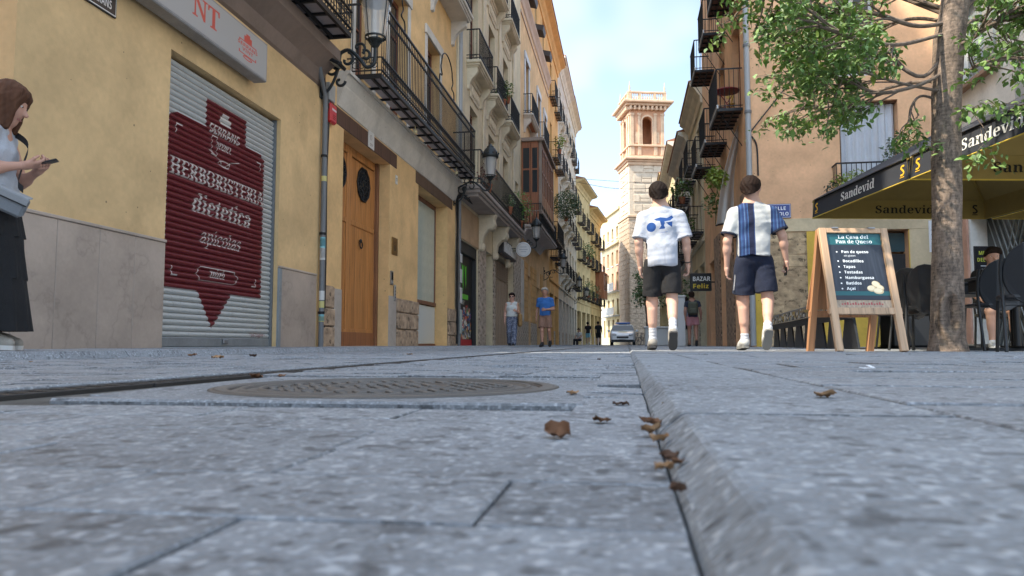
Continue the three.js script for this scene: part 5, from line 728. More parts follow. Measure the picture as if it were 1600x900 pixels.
onL('chalk_menu_board', 'small black chalk menu board with yellow writing by the cafe door', 'sign', (t) => { const p = onZ(1537, 405, -16), F = mat4(p.x, p.y, p.z, .25), art = canvasTex(128, 192, (g) => { g.fillStyle = '#14161a'; g.fillRect(0, 0, 128, 192); g.fillStyle = '#c9d04a'; g.font = 'bold 30px sans-serif'; g.textAlign = 'center'; g.fillText('MENU', 64, 48); g.fillText('DEL DIA', 64, 88, 110); g.fillStyle = '#d8d8d8'; g.fillRect(30, 110, 70, 5); g.fillRect(36, 130, 60, 5); }); put('board', F, box(-.2, .26, -.42, .26, -.02, .02, .006), plain('board black', .012, .013, .015, .6), t); put('face', F, quadUV([-.19, -.41, .0225], [.25, -.41, .0225], [.25, .25, .0225], [-.19, .25, .0225]), M('chalk face', { map: art, roughness: .8 }), t); rebase(t, p.x, p.y, p.z); });
// unseen house added behind the viewer: it keeps this part of the street in shade
{ const t = thing('added_shade_house', 'unseen plain ochre house added across the side street to shade the road', 'building'); put('wall', L5, [plate(-16, .9, 0, 15, [[-2.4, -.9, .05, 3], [-7, -5, .05, 3], [-3, -1.8, 5, 8], [-7, -5.8, 5, 8]], .5), bx(-16, .9, 0, 15, -14, -.502)], OCHRE, t); for (const q of [[-2.4, -.9, .05, 3], [-7, -5, .05, 3]]) put('door', L5, bx(...q, -.4, -.35), mats['dark beam wood'], t); for (const q of [[-3, -1.8, 5, 8], [-7, -5.8, 5, 8]]) windowUnit(t, L5, q); rebase(t, -5, 0, 7); }
// ---------- the cafe terrace ----------
const GY = RISE;
{ // sandwich board
  const c = onY(1335, 549.3, GY), t = thing('sandwich_board', 'wooden sandwich board with dark cafe menu poster on the pavement', 'sign board');
  const F = mat4(c.x, GY, c.z, .2), S = 1 / 166, W = .63, H = 1.14, tilt = -.24, PW = wood('pale pine', .50, .345, .225, .6);
  const lean = (z, rx) => F.clone().multiply(mat4(0, 0, z, 0, rx)), A = lean(.285, tilt), B = lean(-.285, -tilt);
  // front frame flares towards the foot
  const flare = .0, side = (s) => { const x = (y) => s * (W / 2 + flare * (1 - y / H) - .03); return extrude([[x(0) - .032, 0], [x(0) + .032, 0], [x(H) + .032, H], [x(H) - .032, H]], .035, [], .004); };
  put('front_frame', A, [side(-1), side(1), box(-W / 2 + .0, W / 2 - .0, H - .045, H, .002, .033, .003), box(-W / 2 - .01, W / 2 + .01, .33, .39, .002, .033, .003)], PW, t);
  put('rear_frame', B, [side(-1), side(1), box(-W / 2, W / 2, H - .045, H, .002, .033, .003), box(-W / 2 - .01, W / 2 + .01, .33, .39, .002, .033, .003)], wood('dark pine', .42, .22, .11, .6), t);
  put('rear_panel', B, extrude([[-W / 2 - .03, .4], [W / 2 + .03, .4], [W / 2 - .02, H - .05], [-W / 2 + .02, H - .05]], .008), wood('panel wood', .45, .24, .12, .6), t);
  const art = canvasTex(768, 1000, (g, w, h) => {
    g.fillStyle = '#262c36'; g.fillRect(0, 0, w, h); const r = rng(4); for (let i = 0; i < 40; i++) { g.strokeStyle = 'rgba(120,130,145,.05)'; g.lineWidth = 10 + r() * 26; g.beginPath(); const x = r() * w; g.moveTo(x, 180 + r() * 200); g.quadraticCurveTo(x + 80 * (r() - .5), 500, x + 160 * (r() - .5), 900); g.stroke(); }
    g.fillStyle = '#1e5a5e'; g.fillRect(0, 0, w, 172); g.fillRect(0, 872, w, 62); g.fillStyle = '#e9ebe8'; g.textAlign = 'center'; g.font = 'bold 74px serif'; g.fillText('La Casa del', w / 2, 78); g.fillText('Pan de Queso', w / 2, 150, 560);
    g.textAlign = 'left'; g.font = 'bold 58px sans-serif'; [['Pan de queso', 300], ['Bocadillos', 440], ['Tapas', 525], ['Tostadas', 608], ['Hamburguesa', 690], ['Batidos', 772], ['Açaí', 852]].forEach(([s, y]) => { g.fillText(s, 190, y, 510); g.beginPath(); g.arc(130, y - 18, 11, 0, 7); g.fill(); }); g.font = '36px sans-serif'; g.fillText('sin gluten', 220, 352);
    for (const [x, y, a, b, q] of [[590, 770, 62, 48, .6], [520, 830, 58, 46, 0], [640, 820, 50, 40, .3], [610, 868, 70, 44, .1]]) { g.fillStyle = '#c9b48c'; g.beginPath(); g.ellipse(x, y, a, b, q, 0, 7); g.fill(); g.fillStyle = '#e2d5b4'; g.beginPath(); g.ellipse(x - 6, y - 8, a * .82, b * .74, q, 0, 7); g.fill(); }
  });
  const pf = (y0, y1, z, m, name) => { const x = (y) => W / 2 - .055 + flare * (1 - y / H) * .9; put(name, A, quadUV([-x(y0), y0, z], [x(y0), y0, z], [x(y1), y1, z], [-x(y1), y1, z]), m, t); };
  put('front_panel', A, extrude([[-W / 2 - .02, .34], [W / 2 + .02, .34], [W / 2 - .03, H - .03], [-W / 2 + .03, H - .03]], .008), mats['panel wood'], t);
  pf(.465, H - .045, .0125, M('menu poster', { map: art, roughness: .35 }), 'poster'); pf(.395, .462, .012, M('lower strip', { color: lin(.62, .5, .38), map: T.wood, roughness: .6 }), 'strip');
  put('strip_writing', A, Array.from({ length: 16 }, (_, i) => box(-.2 + i * .024, -.186 + i * .024, .42, .432 + (i % 3) * .006, .0125, .0135)), plain('red writing', .4, .08, .08, .7), t);
  put('hinge', F, [box(-.2, -.14, H * .975, H * .985, -.06, .06), box(.14, .2, H * .975, H * .985, -.06, .06)], paint('hinge steel', .4, .4, .4, .4, .6), t); rebase(t, c.x, GY, c.z);
}
// parasols: a square canopy with a deep valance
function parasol(label, corner, along, across, size, group, ang) {
  const t = thing('cafe_parasol', label, 'parasol', group), F = mat4(corner.x, 0, corner.z, ang);        // local x along the left edge towards the viewer is -z'; corner = far left
  const S = size, y0 = 2.2, vh = .3, top = 3.35, OUT = M('black canopy cloth', { color: lin(.028, .032, .042), map: T.cloth, roughness: .85 }), INN = M('olive yellow canopy cloth', { color: lin(.47, .34, .09), map: T.cloth, roughness: .9, transmission: .25, thickness: 0 });
  // local frame: x to the right, z towards the viewer
  const cx = S / 2, P = [[0, 0], [S, 0], [S, S], [0, S]], apex = [cx, top, cx];
  for (let i = 0; i < 4; i++) { const a = P[i], b = P[(i + 1) % 4]; const n = 10, f = [], f2 = []; for (let k = 0; k < n; k++) { const p = (q, h) => { const s = k / n, e = (k + 1) / n; return null; }; }
    const pt = (s, q, d) => { const ex = a[0] + (b[0] - a[0]) * s, ez = a[1] + (b[1] - a[1]) * s, sag = .07 * Math.sin(Math.PI * q) * -1; return [ex + (cx - ex) * q, y0 + vh + (top - y0 - vh) * q + sag * Math.sin(Math.PI * s) + d, ez + (cx - ez) * q]; };
    for (let s = 0; s < 6; s++) for (let q = 0; q < 6; q++) { const g = (A, B) => [pt(s / 6, q / 6, B), pt((s + 1) / 6, q / 6, B), pt((s + 1) / 6, (q + 1) / 6, B), pt(s / 6, (q + 1) / 6, B)]; f.push(g(0, 0)); f2.push(g(0, -.012)); }
    put('canopy_panel', F, polyGeo(f), OUT, t); put('canopy_lining', F, polyGeo(f2), INN, t);
    const dx = Math.sign(b[0] - a[0]), dz = Math.sign(b[1] - a[1]), nx = dz, nz = -dx, o = .006, W = (d, y, s) => [a[0] + (b[0] - a[0]) * s + nx * d, y, a[1] + (b[1] - a[1]) * s + nz * d];
    put('valance', F, polyGeo([[W(o, y0, 0), W(o, y0, 1), W(o - .03, y0 + vh, 1), W(o - .03, y0 + vh, 0)]]), OUT, t); put('valance_lining', F, polyGeo([[W(-.002, y0, 0), W(-.002, y0, 1), W(-.035, y0 + vh, 1), W(-.035, y0 + vh, 0)]]), INN, t);
    put('piping', F, bar(W(o, y0, 0), W(o, y0, 1), .008, .008, 5), plain('yellow piping', .7, .5, .06, .6), t);
    put('rib', F, bar([a[0], y0 + vh - .03, a[1]], [cx, top - .06, cx], .014, .014, 5), plain('rib olive', .40, .28, .06, .5), t);
  }
  put('pole', F, [bar([cx, GY, cx], [cx, top + .05, cx], .03, .03, 10)], mats['rib olive'], t); put('finial', F, ball(cx, top + .08, cx, .05), mats['rib olive'], t); put('foot', F, [box(cx - .3, cx + .3, GY + .002, GY + .07, cx - .3, cx + .3, .02)], plain('foot grey', .08, .08, .08, .6), t);
  const print = (name, s, col) => M(name, { map: canvasTex(640, 160, (g, w, h) => { g.clearRect(0, 0, w, h); g.fillStyle = col; g.font = 'bold 124px serif'; g.textAlign = 'center'; g.fillText(s, w / 2, 122, 600); }), alphaTest: .5, roughness: .85 });
  const logo = (name, c) => M(name, { map: canvasTex(128, 160, (g, w, h) => { g.clearRect(0, 0, w, h); g.strokeStyle = g.fillStyle = c; g.lineWidth = 17; g.beginPath(); g.moveTo(86, 34); g.quadraticCurveTo(40, 20, 44, 52); g.quadraticCurveTo(88, 84, 86, 98); g.quadraticCurveTo(76, 122, 40, 112); g.stroke(); g.fillRect(34, 132, 60, 8); }), alphaTest: .5, roughness: .85 });
  const lw = print('white lettering', 'Sandevid', '#d6d6d2'), lb = print('black lettering', 'Sandevid', '#1d1a0e'), g1 = logo('yellow emblem', '#d8aa28'), g2 = logo('dark emblem', '#201a0c');
  const L = (z0, z1, ya, yb) => { const x = (y) => -.008 - .0 + .03 * (y - y0) / vh - .0035; return quadUV([x(ya), ya, z0], [x(ya), ya, z1], [x(yb), yb, z1], [x(yb), yb, z0]); };
  put('valance_lettering', F, L(S * .33, S * .72, y0 + .03, y0 + .27), lw, t); put('valance_emblem', F, L(.04, .26, y0 + .03, y0 + .26), g1, t); put('valance_emblem', F, L(S - .26, S - .04, y0 + .03, y0 + .26), g1, t);
  const FR2 = (x0, x1, ya, yb) => { const z = (y) => .0065 + .033 * (y - y0) / vh + .003; return quadUV([x0, ya, z(ya)], [x1, ya, z(ya)], [x1, yb, z(yb)], [x0, yb, z(yb)]); };
  put('lining_lettering', F, FR2(S * .34, S * .72, y0 + .03, y0 + .26), lb, t); put('lining_emblem', F, FR2(.05, .25, y0 + .03, y0 + .26), g2, t); put('lining_emblem', F, FR2(S - .28, S - .08, y0 + .03, y0 + .26), g2, t);
  rebase(t, corner.x, 0, corner.z); return t;
}
{ const a = onY(1270, 341, 2.2), b = onY(1422, 280, 2.2), ang = Math.atan2(b.x - a.x, b.z - a.z), s = Math.hypot(b.x - a.x, b.z - a.z); // the left edges of two parasols stand in line
  parasol('black and yellow cafe parasol with lettered valance nearest the orange house', a, 0, 0, s - .03, 'cafe parasols', ang);
  const d = V(Math.sin(ang), 0, Math.cos(ang)), c = a.clone().addScaledVector(d, s + .03); parasol('black and yellow cafe parasol with large white lettering behind the tree trunk', c, 0, 0, s - .03, 'cafe parasols', ang);
  const e = a.clone().add(V(Math.cos(ang) * (s + .1), 0, -Math.sin(ang) * (s + .1))); parasol('black and yellow cafe parasol next to the white building', e, 0, 0, s - .03, 'cafe parasols', ang); }
// chairs
const BLACKP = plain('black plastic', .014, .015, .017, .42), BLACKM = plain('black metal', .016, .017, .018, .45, { metalness: .3 });
let chairProto = null;
function chair(label, x, z, turn, s = 1) {
  let t; if (!chairProto) {
    t = thing('terrace_chair', label, 'chair', 'black chairs on the cafe terrace'); const bk = [], N = 20; for (let i = 0; i < N; i++) { const a = i / N * Math.PI * 2; bk.push([.2 * Math.cos(a), .625 + .25 * Math.sin(a)]); }
    const g = extrude(bk, .016, [], .006), p = g.attributes.position; for (let i = 0; i < p.count; i++) { const x = p.getX(i), y = p.getY(i); p.setZ(i, p.getZ(i) + .24 + (y - .45) * .18 - x * x * 1.1); } g.computeVertexNormals(); mesh('backrest', g, BLACKP, t);
    mesh('seat', [xf(extrude([[-.21, -.21], [.21, -.21], [.23, .0], [.22, .2], [.12, .25], [-.12, .25], [-.22, .2], [-.23, 0]], .02, [], .006), mat4(0, .455, 0, 0, Math.PI / 2))], BLACKP, t);
    for (const s of [-1, 1]) { mesh('rear_leg', tube([[s * .2, 0, .34], [s * .2, .45, .23], [s * .21, .62, .25], [s * .2, .78, .285]], .014, 7, 20), BLACKM, t); mesh('front_leg', bar([s * .22, 0, -.23], [s * .2, .455, -.17], .014, .014, 8), BLACKM, t); }
    mesh('stretcher', bar([-.2, .43, .2], [.2, .43, .2], .011), BLACKM, t); chairProto = t;
  } else { t = chairProto.clone(); t.name = numbered('terrace_chair'); t.userData = { label, category: 'chair', group: 'black chairs on the cafe terrace' }; scene.add(t); }
  t.position.set(x, GY, z); t.rotation.y = turn; t.scale.setScalar(s); return t;
}
{ const at = (px, z) => (px - 980) / FPX * -z * (1);
  const c = (px, z, turn, l, s) => { const p = onZ(px, 540, z); chair(l, p.x, z, turn, s); };
  c(1556, -7.9, -.12, 'black round-backed chair standing just right of the tree trunk'); c(1612, -6.9, -.35, 'black round-backed chair beside the lone chair near the trunk', 1.04);
  c(1440, -8.6, -.7, 'black round-backed chair directly left of the tree trunk'); c(1458, -8.3, -.5, 'black round-backed chair half hidden by the tree trunk'); c(1412, -10.2, .5, 'black chair with stickers behind the sandwich board'); c(1560, -10.4, 2.9, 'black round-backed chair facing the viewer across the table'); }
function cafeTable(label, x, z, turn = 0, dark = true) { const t = thing('cafe_table', label, 'table', 'black tables on the cafe terrace'); mesh('top', box(-.35, .35, .71, .74, -.35, .35, .008), BLACKP, t); mesh('apron', [box(-.3, .3, .6, .705, -.3, .3)], BLACKM, t); mesh('column', bar([0, .03, 0], [0, .6, 0], .035, .03, 10), BLACKM, t); mesh('base', [box(-.28, .28, .002, .03, -.035, .035, .006), box(-.035, .035, .0305, .05, -.28, .28, .006)], BLACKM, t); t.position.set(x, GY, z); t.rotation.y = turn; return t; }
{ const p = onZ(1500, 540, -8.9); cafeTable('square black cafe table behind the tree trunk', p.x, -8.9); const q = onZ(1590, 540, -8.0); cafeTable('square black cafe table between the chairs right of the trunk', q.x, -8.0); const s = onZ(1388, 540, -11.4); cafeTable('square black cafe table behind the sandwich board', s.x, -11.4);
  onL('napkin_box', 'bright green napkin box on the table by the lattice shopfront', 'box', (t) => { mesh('case', [xf(extrude([[-.09, 0], [.09, 0], [.06, .07], [-.06, .07]], .1, [], .006), mat4(q.x + .02, GY + .742, -8.1))], plain('green plastic', .12, .5, .14, .5), t); mesh('napkin', box(q.x - .03, q.x + .06, GY + .81, GY + .83, -8.06, -8.03), plain('napkin', .7, .7, .7, .8), t); rebase(t, q.x, GY + .74, -8.1); });
  onL('cold_box', 'black cooler with colourful stickers behind the sandwich board', 'box', (t) => { const p = onZ(1412, 475, -11.0), F = mat4(p.x, GY, -11.0); put('case', F, box(-.25, .3, .02, .85, -.25, .25, .03), BLACKP, t); put('sticker', F, [xf(lathe([[0, 0], [.085, 0], [.085, .004], [0, .004]], [0, 0, 0], 18), mat4(-.1, .72, .252, 0, Math.PI / 2))], plain('yellow sticker', .55, .55, .04, .5), t); put('sticker', F, [xf(lathe([[0, 0], [.1, 0], [.1, .004], [0, .004]], [0, 0, 0], 18), mat4(.02, .66, .2525, 0, Math.PI / 2))], plain('grey sticker', .45, .47, .5, .5), t); put('sticker', F, [xf(lathe([[0, 0], [.09, 0], [.09, .004], [0, .004]], [0, 0, 0], 18), mat4(.18, .66, .2515, 0, Math.PI / 2)), box(0, .2, .5, .57, .2505, .254)], plain('lime sticker', .45, .6, .05, .5), t); rebase(t, p.x, GY, -11); });
}
// long bench table along the wall, edge covered with posters, black trestle legs
{ const t = thing('long_terrace_table', 'long narrow terrace table with torn posters along its edge and black trapezoid legs', 'table'), a = V(2.86, 0, -10.2), b = V(3.35, 0, -18.2), L = a.distanceTo(b), F = mat4(a.x, GY, a.z, Math.atan2(-(b.z - a.z), b.x - a.x));
  put('top', F, box(0, L, .68, .72, 0, .7, .01), BLACKP, t); const r = rng(8), art = canvasTex(1024, 64, (g) => { g.fillStyle = '#8a8378'; g.fillRect(0, 0, 1024, 64); for (let i = 0; i < 420; i++) { g.fillStyle = ['#c9c4b6', '#57524c', '#a58a5c', '#6d7780', '#e0dccf', '#3c3a38', '#b59a52'][Math.floor(r() * 7)]; g.fillRect(r() * 1024, r() * 64, 3 + r() * 22, 3 + r() * 34); } });
  put('edge_board', F, box(0, L, .52, .70, -.022, -.001, .004), plain('edge grey', .3, .28, .25, .8), t); put('edge_posters', F, quadUV([L, .525, -.0245], [0, .525, -.0245], [0, .695, -.0245], [L, .695, -.0245]), M('torn posters', { map: art, roughness: .8 }), t);
  for (let i = 0; i < 8; i++) { const u = .35 + i * (L - .7) / 7; put('trestle_leg', F, [extrude([[u - .48, .002], [u + .48, .002], [u + .2, .5], [u - .2, .5]], .03).translate(0, 0, .06)], BLACKP, t); } put('side_skirt', F, box(0, L, .40, .519, .02, .05), BLACKP, t);
  rebase(t, a.x, GY, a.z); }
// ---------- the street tree ----------
{
  const t = thing('street_tree', 'leafy street tree with grey trunk and knot scar on the pavement', 'tree'), r = rng(33), base = onY(1481, 549, GY), z0 = base.z, X = (px, y) => onZ(px, y, z0), BARK = M('grey bark', { color: lin(.34, .275, .235), map: T.bark, bumpMap: T.barkBump, bumpScale: .006, roughness: .95 });
  // trunk rings traced at its own distance, with a swollen foot
  const prof = [[549, 1452, 1512], [530, 1453, 1508], [500, 1454, 1506], [470, 1455, 1505], [440, 1456, 1504], [400, 1457, 1503], [340, 1457, 1502], [260, 1456, 1502], [180, 1456, 1501], [120, 1457, 1503], [60, 1459, 1508], [20, 1468, 1513], [-30, 1476, 1518]].map(([y, a, b]) => { const A = X(a, y), B = X(b, y); return { y: A.y, x: (A.x + B.x) / 2, r: (B.x - A.x) / 2, z: z0 }; });
  prof[0].y = GY - .02; const last = prof[prof.length - 1]; prof.push({ y: last.y + .7, x: last.x + .12, r: last.r * .8, z: z0 - .1 }, { y: last.y + 1.6, x: last.x + .1, r: last.r * .6, z: z0 - .2 }, { y: last.y + 2.8, x: last.x - .1, r: last.r * .35, z: z0 - .2 });
  const seg = 56, nz = fbm(5, 9, 4, 77), pos = [], uv = [], idx = [];
  const sub2 = []; for (let i = 0; i + 1 < prof.length; i++) { const a = prof[i], b = prof[i + 1], n = Math.max(2, Math.round((b.y - a.y) / .05)); for (let k = 0; k < n; k++) { const f = k / n; sub2.push({ y: a.y + (b.y - a.y) * f, x: a.x + (b.x - a.x) * f, r: a.r + (b.r - a.r) * f, z: a.z + (b.z - a.z) * f }); } }
  sub2.forEach((p, i) => { for (let k = 0; k <= seg; k++) { const a = k / seg * Math.PI * 2; let q = p.r * (1 + .07 * (nz(k % seg / seg, p.y * .3) - .5) * 2);
      // knot: two lips round an old scar, on the side that faces the street corner
      const fa = Math.atan2(Math.sin(a - 1.75), Math.cos(a - 1.75)), dy = p.y - .36; const lip = Math.exp(-((Math.hypot(fa * .85, dy * 2.1) - .42) ** 2) / .012), hol = Math.exp(-(fa * fa / .05 + dy * dy / .04)); q += .05 * lip - .06 * hol + (p.y < .14 ? .10 * p.r * (1 - p.y / .14) * (.5 + nz(k % seg / seg, .3)) : 0);
      pos.push(p.x + q * Math.cos(a), p.y, p.z + q * Math.sin(a)); uv.push(a * .17, p.y); } });
  for (let i = 0; i + 1 < sub2.length; i++) for (let k = 0; k < seg; k++) { const a = i * (seg + 1) + k, b = a + seg + 1; idx.push(a, b, a + 1, a + 1, b, b + 1); }
  const g = new THREE.BufferGeometry(); g.setAttribute('position', new THREE.Float32BufferAttribute(pos, 3)); g.setAttribute('uv', new THREE.Float32BufferAttribute(uv, 2)); g.setIndex(idx); g.computeVertexNormals(); mesh('trunk', tidy(g), BARK, t);
  // limbs: end points given where the photograph shows foliage, at depths round the trunk
  const leaves = [], limbs = [], top = (h) => { let b = sub2[0]; for (const p of sub2) if (p.y <= h) b = p; return [b.x, b.y, b.z]; };
  function twig(p, d, len, rad, depth) {
    const end = p.clone().addScaledVector(d, len), mid = p.clone().lerp(end, .5).add(V((r() - .5) * len * .2, (r() - .3) * len * .16, (r() - .5) * len * .2)); limbs.push(tube([p.toArray(), mid.toArray(), end.toArray()], rad, 5, 6));
    if (depth > 0) { const n = 2 + Math.floor(r() * 1.6); for (let i = 0; i < n; i++) { const q = p.clone().lerp(end, .3 + .7 * (i + 1) / n), e = d.clone().add(V((r() - .5) * 1.5, (r() - .6) * .9, (r() - .5) * 1.5)).normalize(); twig(q, e, len * (.45 + r() * .25), rad * .55, depth - 1); } }
    if (depth <= 1) { const n = depth ? 3 : 8; for (let i = 0; i < n; i++) { const q = p.clone().lerp(end, .15 + .85 * i / n); leaves.push([q.x + (r() - .5) * .14, q.y + (r() - .6) * .12, q.z + (r() - .5) * .14, .05 + r() * .04]); } }
  }
  function limb(h, pts, rad, spread) {   // pts: [px, py, depth offset]
    const P = [top(h), ...pts.map(([x, y, dz]) => { const q = onZ(x, y, z0 + dz); return q.toArray(); })]; limbs.push(tube(P, rad * .62, 7, 24)); const c = new THREE.CatmullRomCurve3(P.map((q) => V(...q)));
    const n = Math.round(spread * 1.7); for (let i = 1; i <= n; i++) { const f = .3 + .7 * i / n, p = c.getPoint(f), d = c.getTangent(f).add(V((r() - .5) * 1.6, (r() - .62) * 1.0, (r() - .5) * 1.6)).normalize(); twig(p, d, .2 + r() * .2, rad * .3, 2); }
  }
  limb(2.9, [[1440, 120, .1], [1380, 90, .1], [1310, 90, 0], [1240, 75, 0]], .030, 9);
  limb(2.7, [[1430, 135, .25], [1370, 145, .3], [1320, 125, .4], [1265, 110, .3]], .028, 9);
  limb(2.4, [[1440, 150, .0], [1425, 165, .05], [1420, 190, .1]], .02, 2);
  limb(2.6, [[1420, 130, -.5], [1345, 150, -.8], [1300, 165, -.9], [1260, 170, -1.0]], .026, 5);
  limb(3.2, [[1430, 40, .2], [1360, 20, .3], [1290, 20, .2], [1225, 10, .1]], .034, 9); limb(3.2, [[1420, 30, -.6], [1350, 50, -1.0], [1290, 60, -1.2]], .03, 9);
  limb(3.3, [[1400, -10, -.2], [1300, -30, 0], [1220, -20, .1], [1185, 0, .1]], .03, 8); limb(3.1, [[1400, 70, .5], [1340, 60, .9], [1280, 40, 1.1]], .03, 9);
  limb(2.9, [[1520, 60, .2], [1545, 40, .3], [1600, 20, .4]], .028, 8); limb(2.6, [[1515, 110, .1], [1530, 100, .2], [1590, 90, .1]], .024, 6); limb(2.2, [[1510, 175, .1], [1522, 172, .15]], .014, 2); limb(2.9, [[1530, 30, -.8], [1580, 60, -1.2]], .026, 6); limb(2.5, [[1408, 130, .3], [1330, 110, .5], [1270, 120, .7]], .022, 7);
  for (let i = 0; i < 16; i++) { const a = r() * 6.28, q = 1 + r() * 1.4, h = 3.6 + r() * 1.8, e = V(last.x + q * Math.cos(a), h + .4 + r() * 1.4, z0 + q * Math.sin(a)); limbs.push(tube([top(h - .4), V(...top(h - .4)).lerp(e, .5).add(V(0, .15, 0)).toArray(), e.toArray()], .022, 5, 12)); for (let k = 0; k < 5; k++) twig(V(...top(h - .4)).lerp(e, .4 + .15 * k), V(r() - .5, r() - .45, r() - .5).normalize(), .5, .009, 2); }
  mesh('limb', limbs, BARK, t); mesh('crown', leafCloud(leaves, r, { w: .25, droop: .5 }), LEAF, t); console.log('tree leaves', leaves.length); rebase(t, base.x, GY, z0);
}
// orange trees in planters further along the pavement
function smallTree(label, x, z, h, cr, n, seed) { const t = thing('small_tree', label, 'tree', 'small trees along the pavement'); mesh('trunk', [tube([[0, 0, 0], [.05, h * .35, 0], [-.03, h * .6, .02], [0, h * .85, 0]], .06, 7, 14)], mats['grey bark'], t); const r = rng(seed), gs = []; for (let i = 0; i < 9; i++) { const a = r() * 6.28, q = r() * cr * .7; gs.push(blobLeaves(q * Math.cos(a), h * (.5 + .45 * r()), q * Math.sin(a), cr * .5, cr * .4, cr * .5, n / 9 | 0, .14, seed + i)); } mesh('crown', gs, leafMat('orange tree leaf', .09, .17, .045), t); t.position.set(x, GY, z); return t; }
{ const p = onZ(1010, 540, -34); smallTree('small round-crowned tree in the street behind the walkers', p.x, -34, 3.6, 1.0, 1000, 5); const q = onZ(1066, 540, -30); smallTree('small bushy tree close to the right-hand house fronts', q.x, -30, 3.0, .7, 500, 9);
  onL('street_planter', 'low white planter box standing on the pavement', 'planter', (t) => { const c = onZ(1036, 540, -32); mesh('box', [box(c.x - .75, c.x + .75, .03, .75, -32.4, -31.6, .03)], plain('planter white', .6, .6, .58, .6), t); mesh('rim', box(c.x - .8, c.x + .8, .75, .83, -32.45, -31.55, .02), mats['planter white'], t); rebase(t, c.x, GY, -32); });
  onL('white_post', 'tall white post on the right-hand pavement', 'post', (t) => { const c = onZ(1065, 540, -27); mesh('post', [box(c.x - .14, c.x + .14, GY, 1.75, -27.1, -26.9, .02)], plain('post white', .66, .66, .64, .5), t); mesh('cap', box(c.x - .17, c.x + .17, 1.75, 1.82, -27.13, -26.87, .02), mats['post white'], t); rebase(t, c.x, GY, -27); }); }
// ---------- dry leaves ----------
{ const DRY = [plain('dry leaf brown', .16, .075, .035, .85), plain('dry leaf tan', .30, .17, .08, .85), plain('dry leaf dark', .09, .045, .025, .85)], r = rng(19);
  const dry = (label, x, y, z, s, tilt, m, curl = .5) => { const g = new THREE.PlaneGeometry(1, 1, 8, 8), p = g.attributes.position, ph = r() * 6; for (let i = 0; i < p.count; i++) { const u = p.getX(i), v = p.getY(i), w = .42 * Math.sqrt(Math.max(0, 1 - (2 * v) ** 2)) * (1 + .08 * Math.sin(v * 30)); p.setXYZ(i, u * 2 * w, curl * (u * u * 1.3 + v * v * .5 * Math.sin(ph)) * .8 + .06 * Math.sin(u * 11 + ph + v * 7) + .05 * Math.sin(v * 17 + ph * 2), v); } g.computeVertexNormals(); const o = one('dry_leaf', label, 'leaf', tidy(g), DRY[m], 'dry leaves on the paving'); o.scale.setScalar(s); o.rotation.set(tilt, r() * 6.28, tilt * .6); o.position.set(x, y, z); return o; };
  const p = onY(872, 684, 0); const big = dry('curled brown dry leaf lying alone on the road setts', p.x, .004, p.z, .026, .35, 0, 1.0); big.rotation.y = 1.2;
  for (const [x, y, s, m] of [[1008, 660, .016, 0], [1018, 676, .022, 1], [1022, 664, .018, 0], [1030, 690, .018, 1], [1046, 720, .016, 2], [1038, 735, .014, 1], [1058, 728, .012, 0], [1060, 770, .010, 2], [1020, 603, .02, 0], [1014, 580, .03, 0], [1010, 572, .03, 1], [1025, 605, .015, 1], [1040, 640, .016, 1]]) { const q = onY(x, y, .004); dry('small dry leaf caught in the gutter along the kerb', q.x, .006, q.z, s, (r() - .5) * 1.4, m, .8); }
  for (const [x, y, Y] of [[940, 660, 0], [895, 616, 0], [970, 634, 0], [400, 590, .002], [440, 589, 0], [48, 566, .004], [340, 560, .05], [395, 557, .05], [1290, 620, .021], [936, 562, 0], [300, 556, .047], [640, 554, 0]]) { const q = onY(x, y, Y); dry('flat dry leaf scattered on the paving', q.x, Y + .003, q.z, .02 + .012 * Math.min(4, -q.z) * r(), (r() - .5) * .4, Math.floor(r() * 3), .3); } 
  const w = onY(1355, 577, GY); one('paper_scrap', 'white scrap of paper on the pavement slabs', 'litter', [xf(box(-.035, .035, 0, .002, -.02, .02), mat4(0, .003, 0, .4, .05, 0, .5)), xf(box(-.02, .025, 0, .002, -.02, .01), mat4(.01, .006, 0, .9, .4, 0, .5))], plain('scrap white', .75, .76, .78, .7)).position.set(w.x, GY, w.z); }
// ---------- people: skeletons of joints, skinned as distance fields ----------
const sm = (a, b, k) => { const h = Math.max(k - Math.abs(a - b), 0) / k; return Math.min(a, b) - h * h * k * .25; };
function prim(a, b, ra, rb = ra, s = [1, 1, 1], k = .03) { return { a: a.map((q, i) => q / s[i]), d: b.map((q, i) => (q - a[i]) / s[i]), ra, rb, s, k, m: Math.min(...s), lo: a.map((q, i) => Math.min(q, b[i]) - Math.max(ra, rb) * s[i]), hi: a.map((q, i) => Math.max(q, b[i]) + Math.max(ra, rb) * s[i]) }; }
for (const _ of [0]) { } 
function fieldOf(prims, clip, wave) {
  for (const p of prims) p.l2 = Math.max(1e-9, p.d[0] ** 2 + p.d[1] ** 2 + p.d[2] ** 2);
  return (x, y, z) => {
    let d = 1e3;
    for (const p of prims) {
      const px = x / p.s[0] - p.a[0], py = y / p.s[1] - p.a[1], pz = z / p.s[2] - p.a[2], t = clamp((px * p.d[0] + py * p.d[1] + pz * p.d[2]) / p.l2);
      const e = (Math.hypot(px - p.d[0] * t, py - p.d[1] * t, pz - p.d[2] * t) - (p.ra + (p.rb - p.ra) * t)) * p.m; d = d > 900 ? e : sm(d, e, p.k);
    }
    if (wave) d += wave(x, y, z);
    if (clip) for (const c of clip) d = Math.max(d, c(x, y, z));
    return d;
  };
}
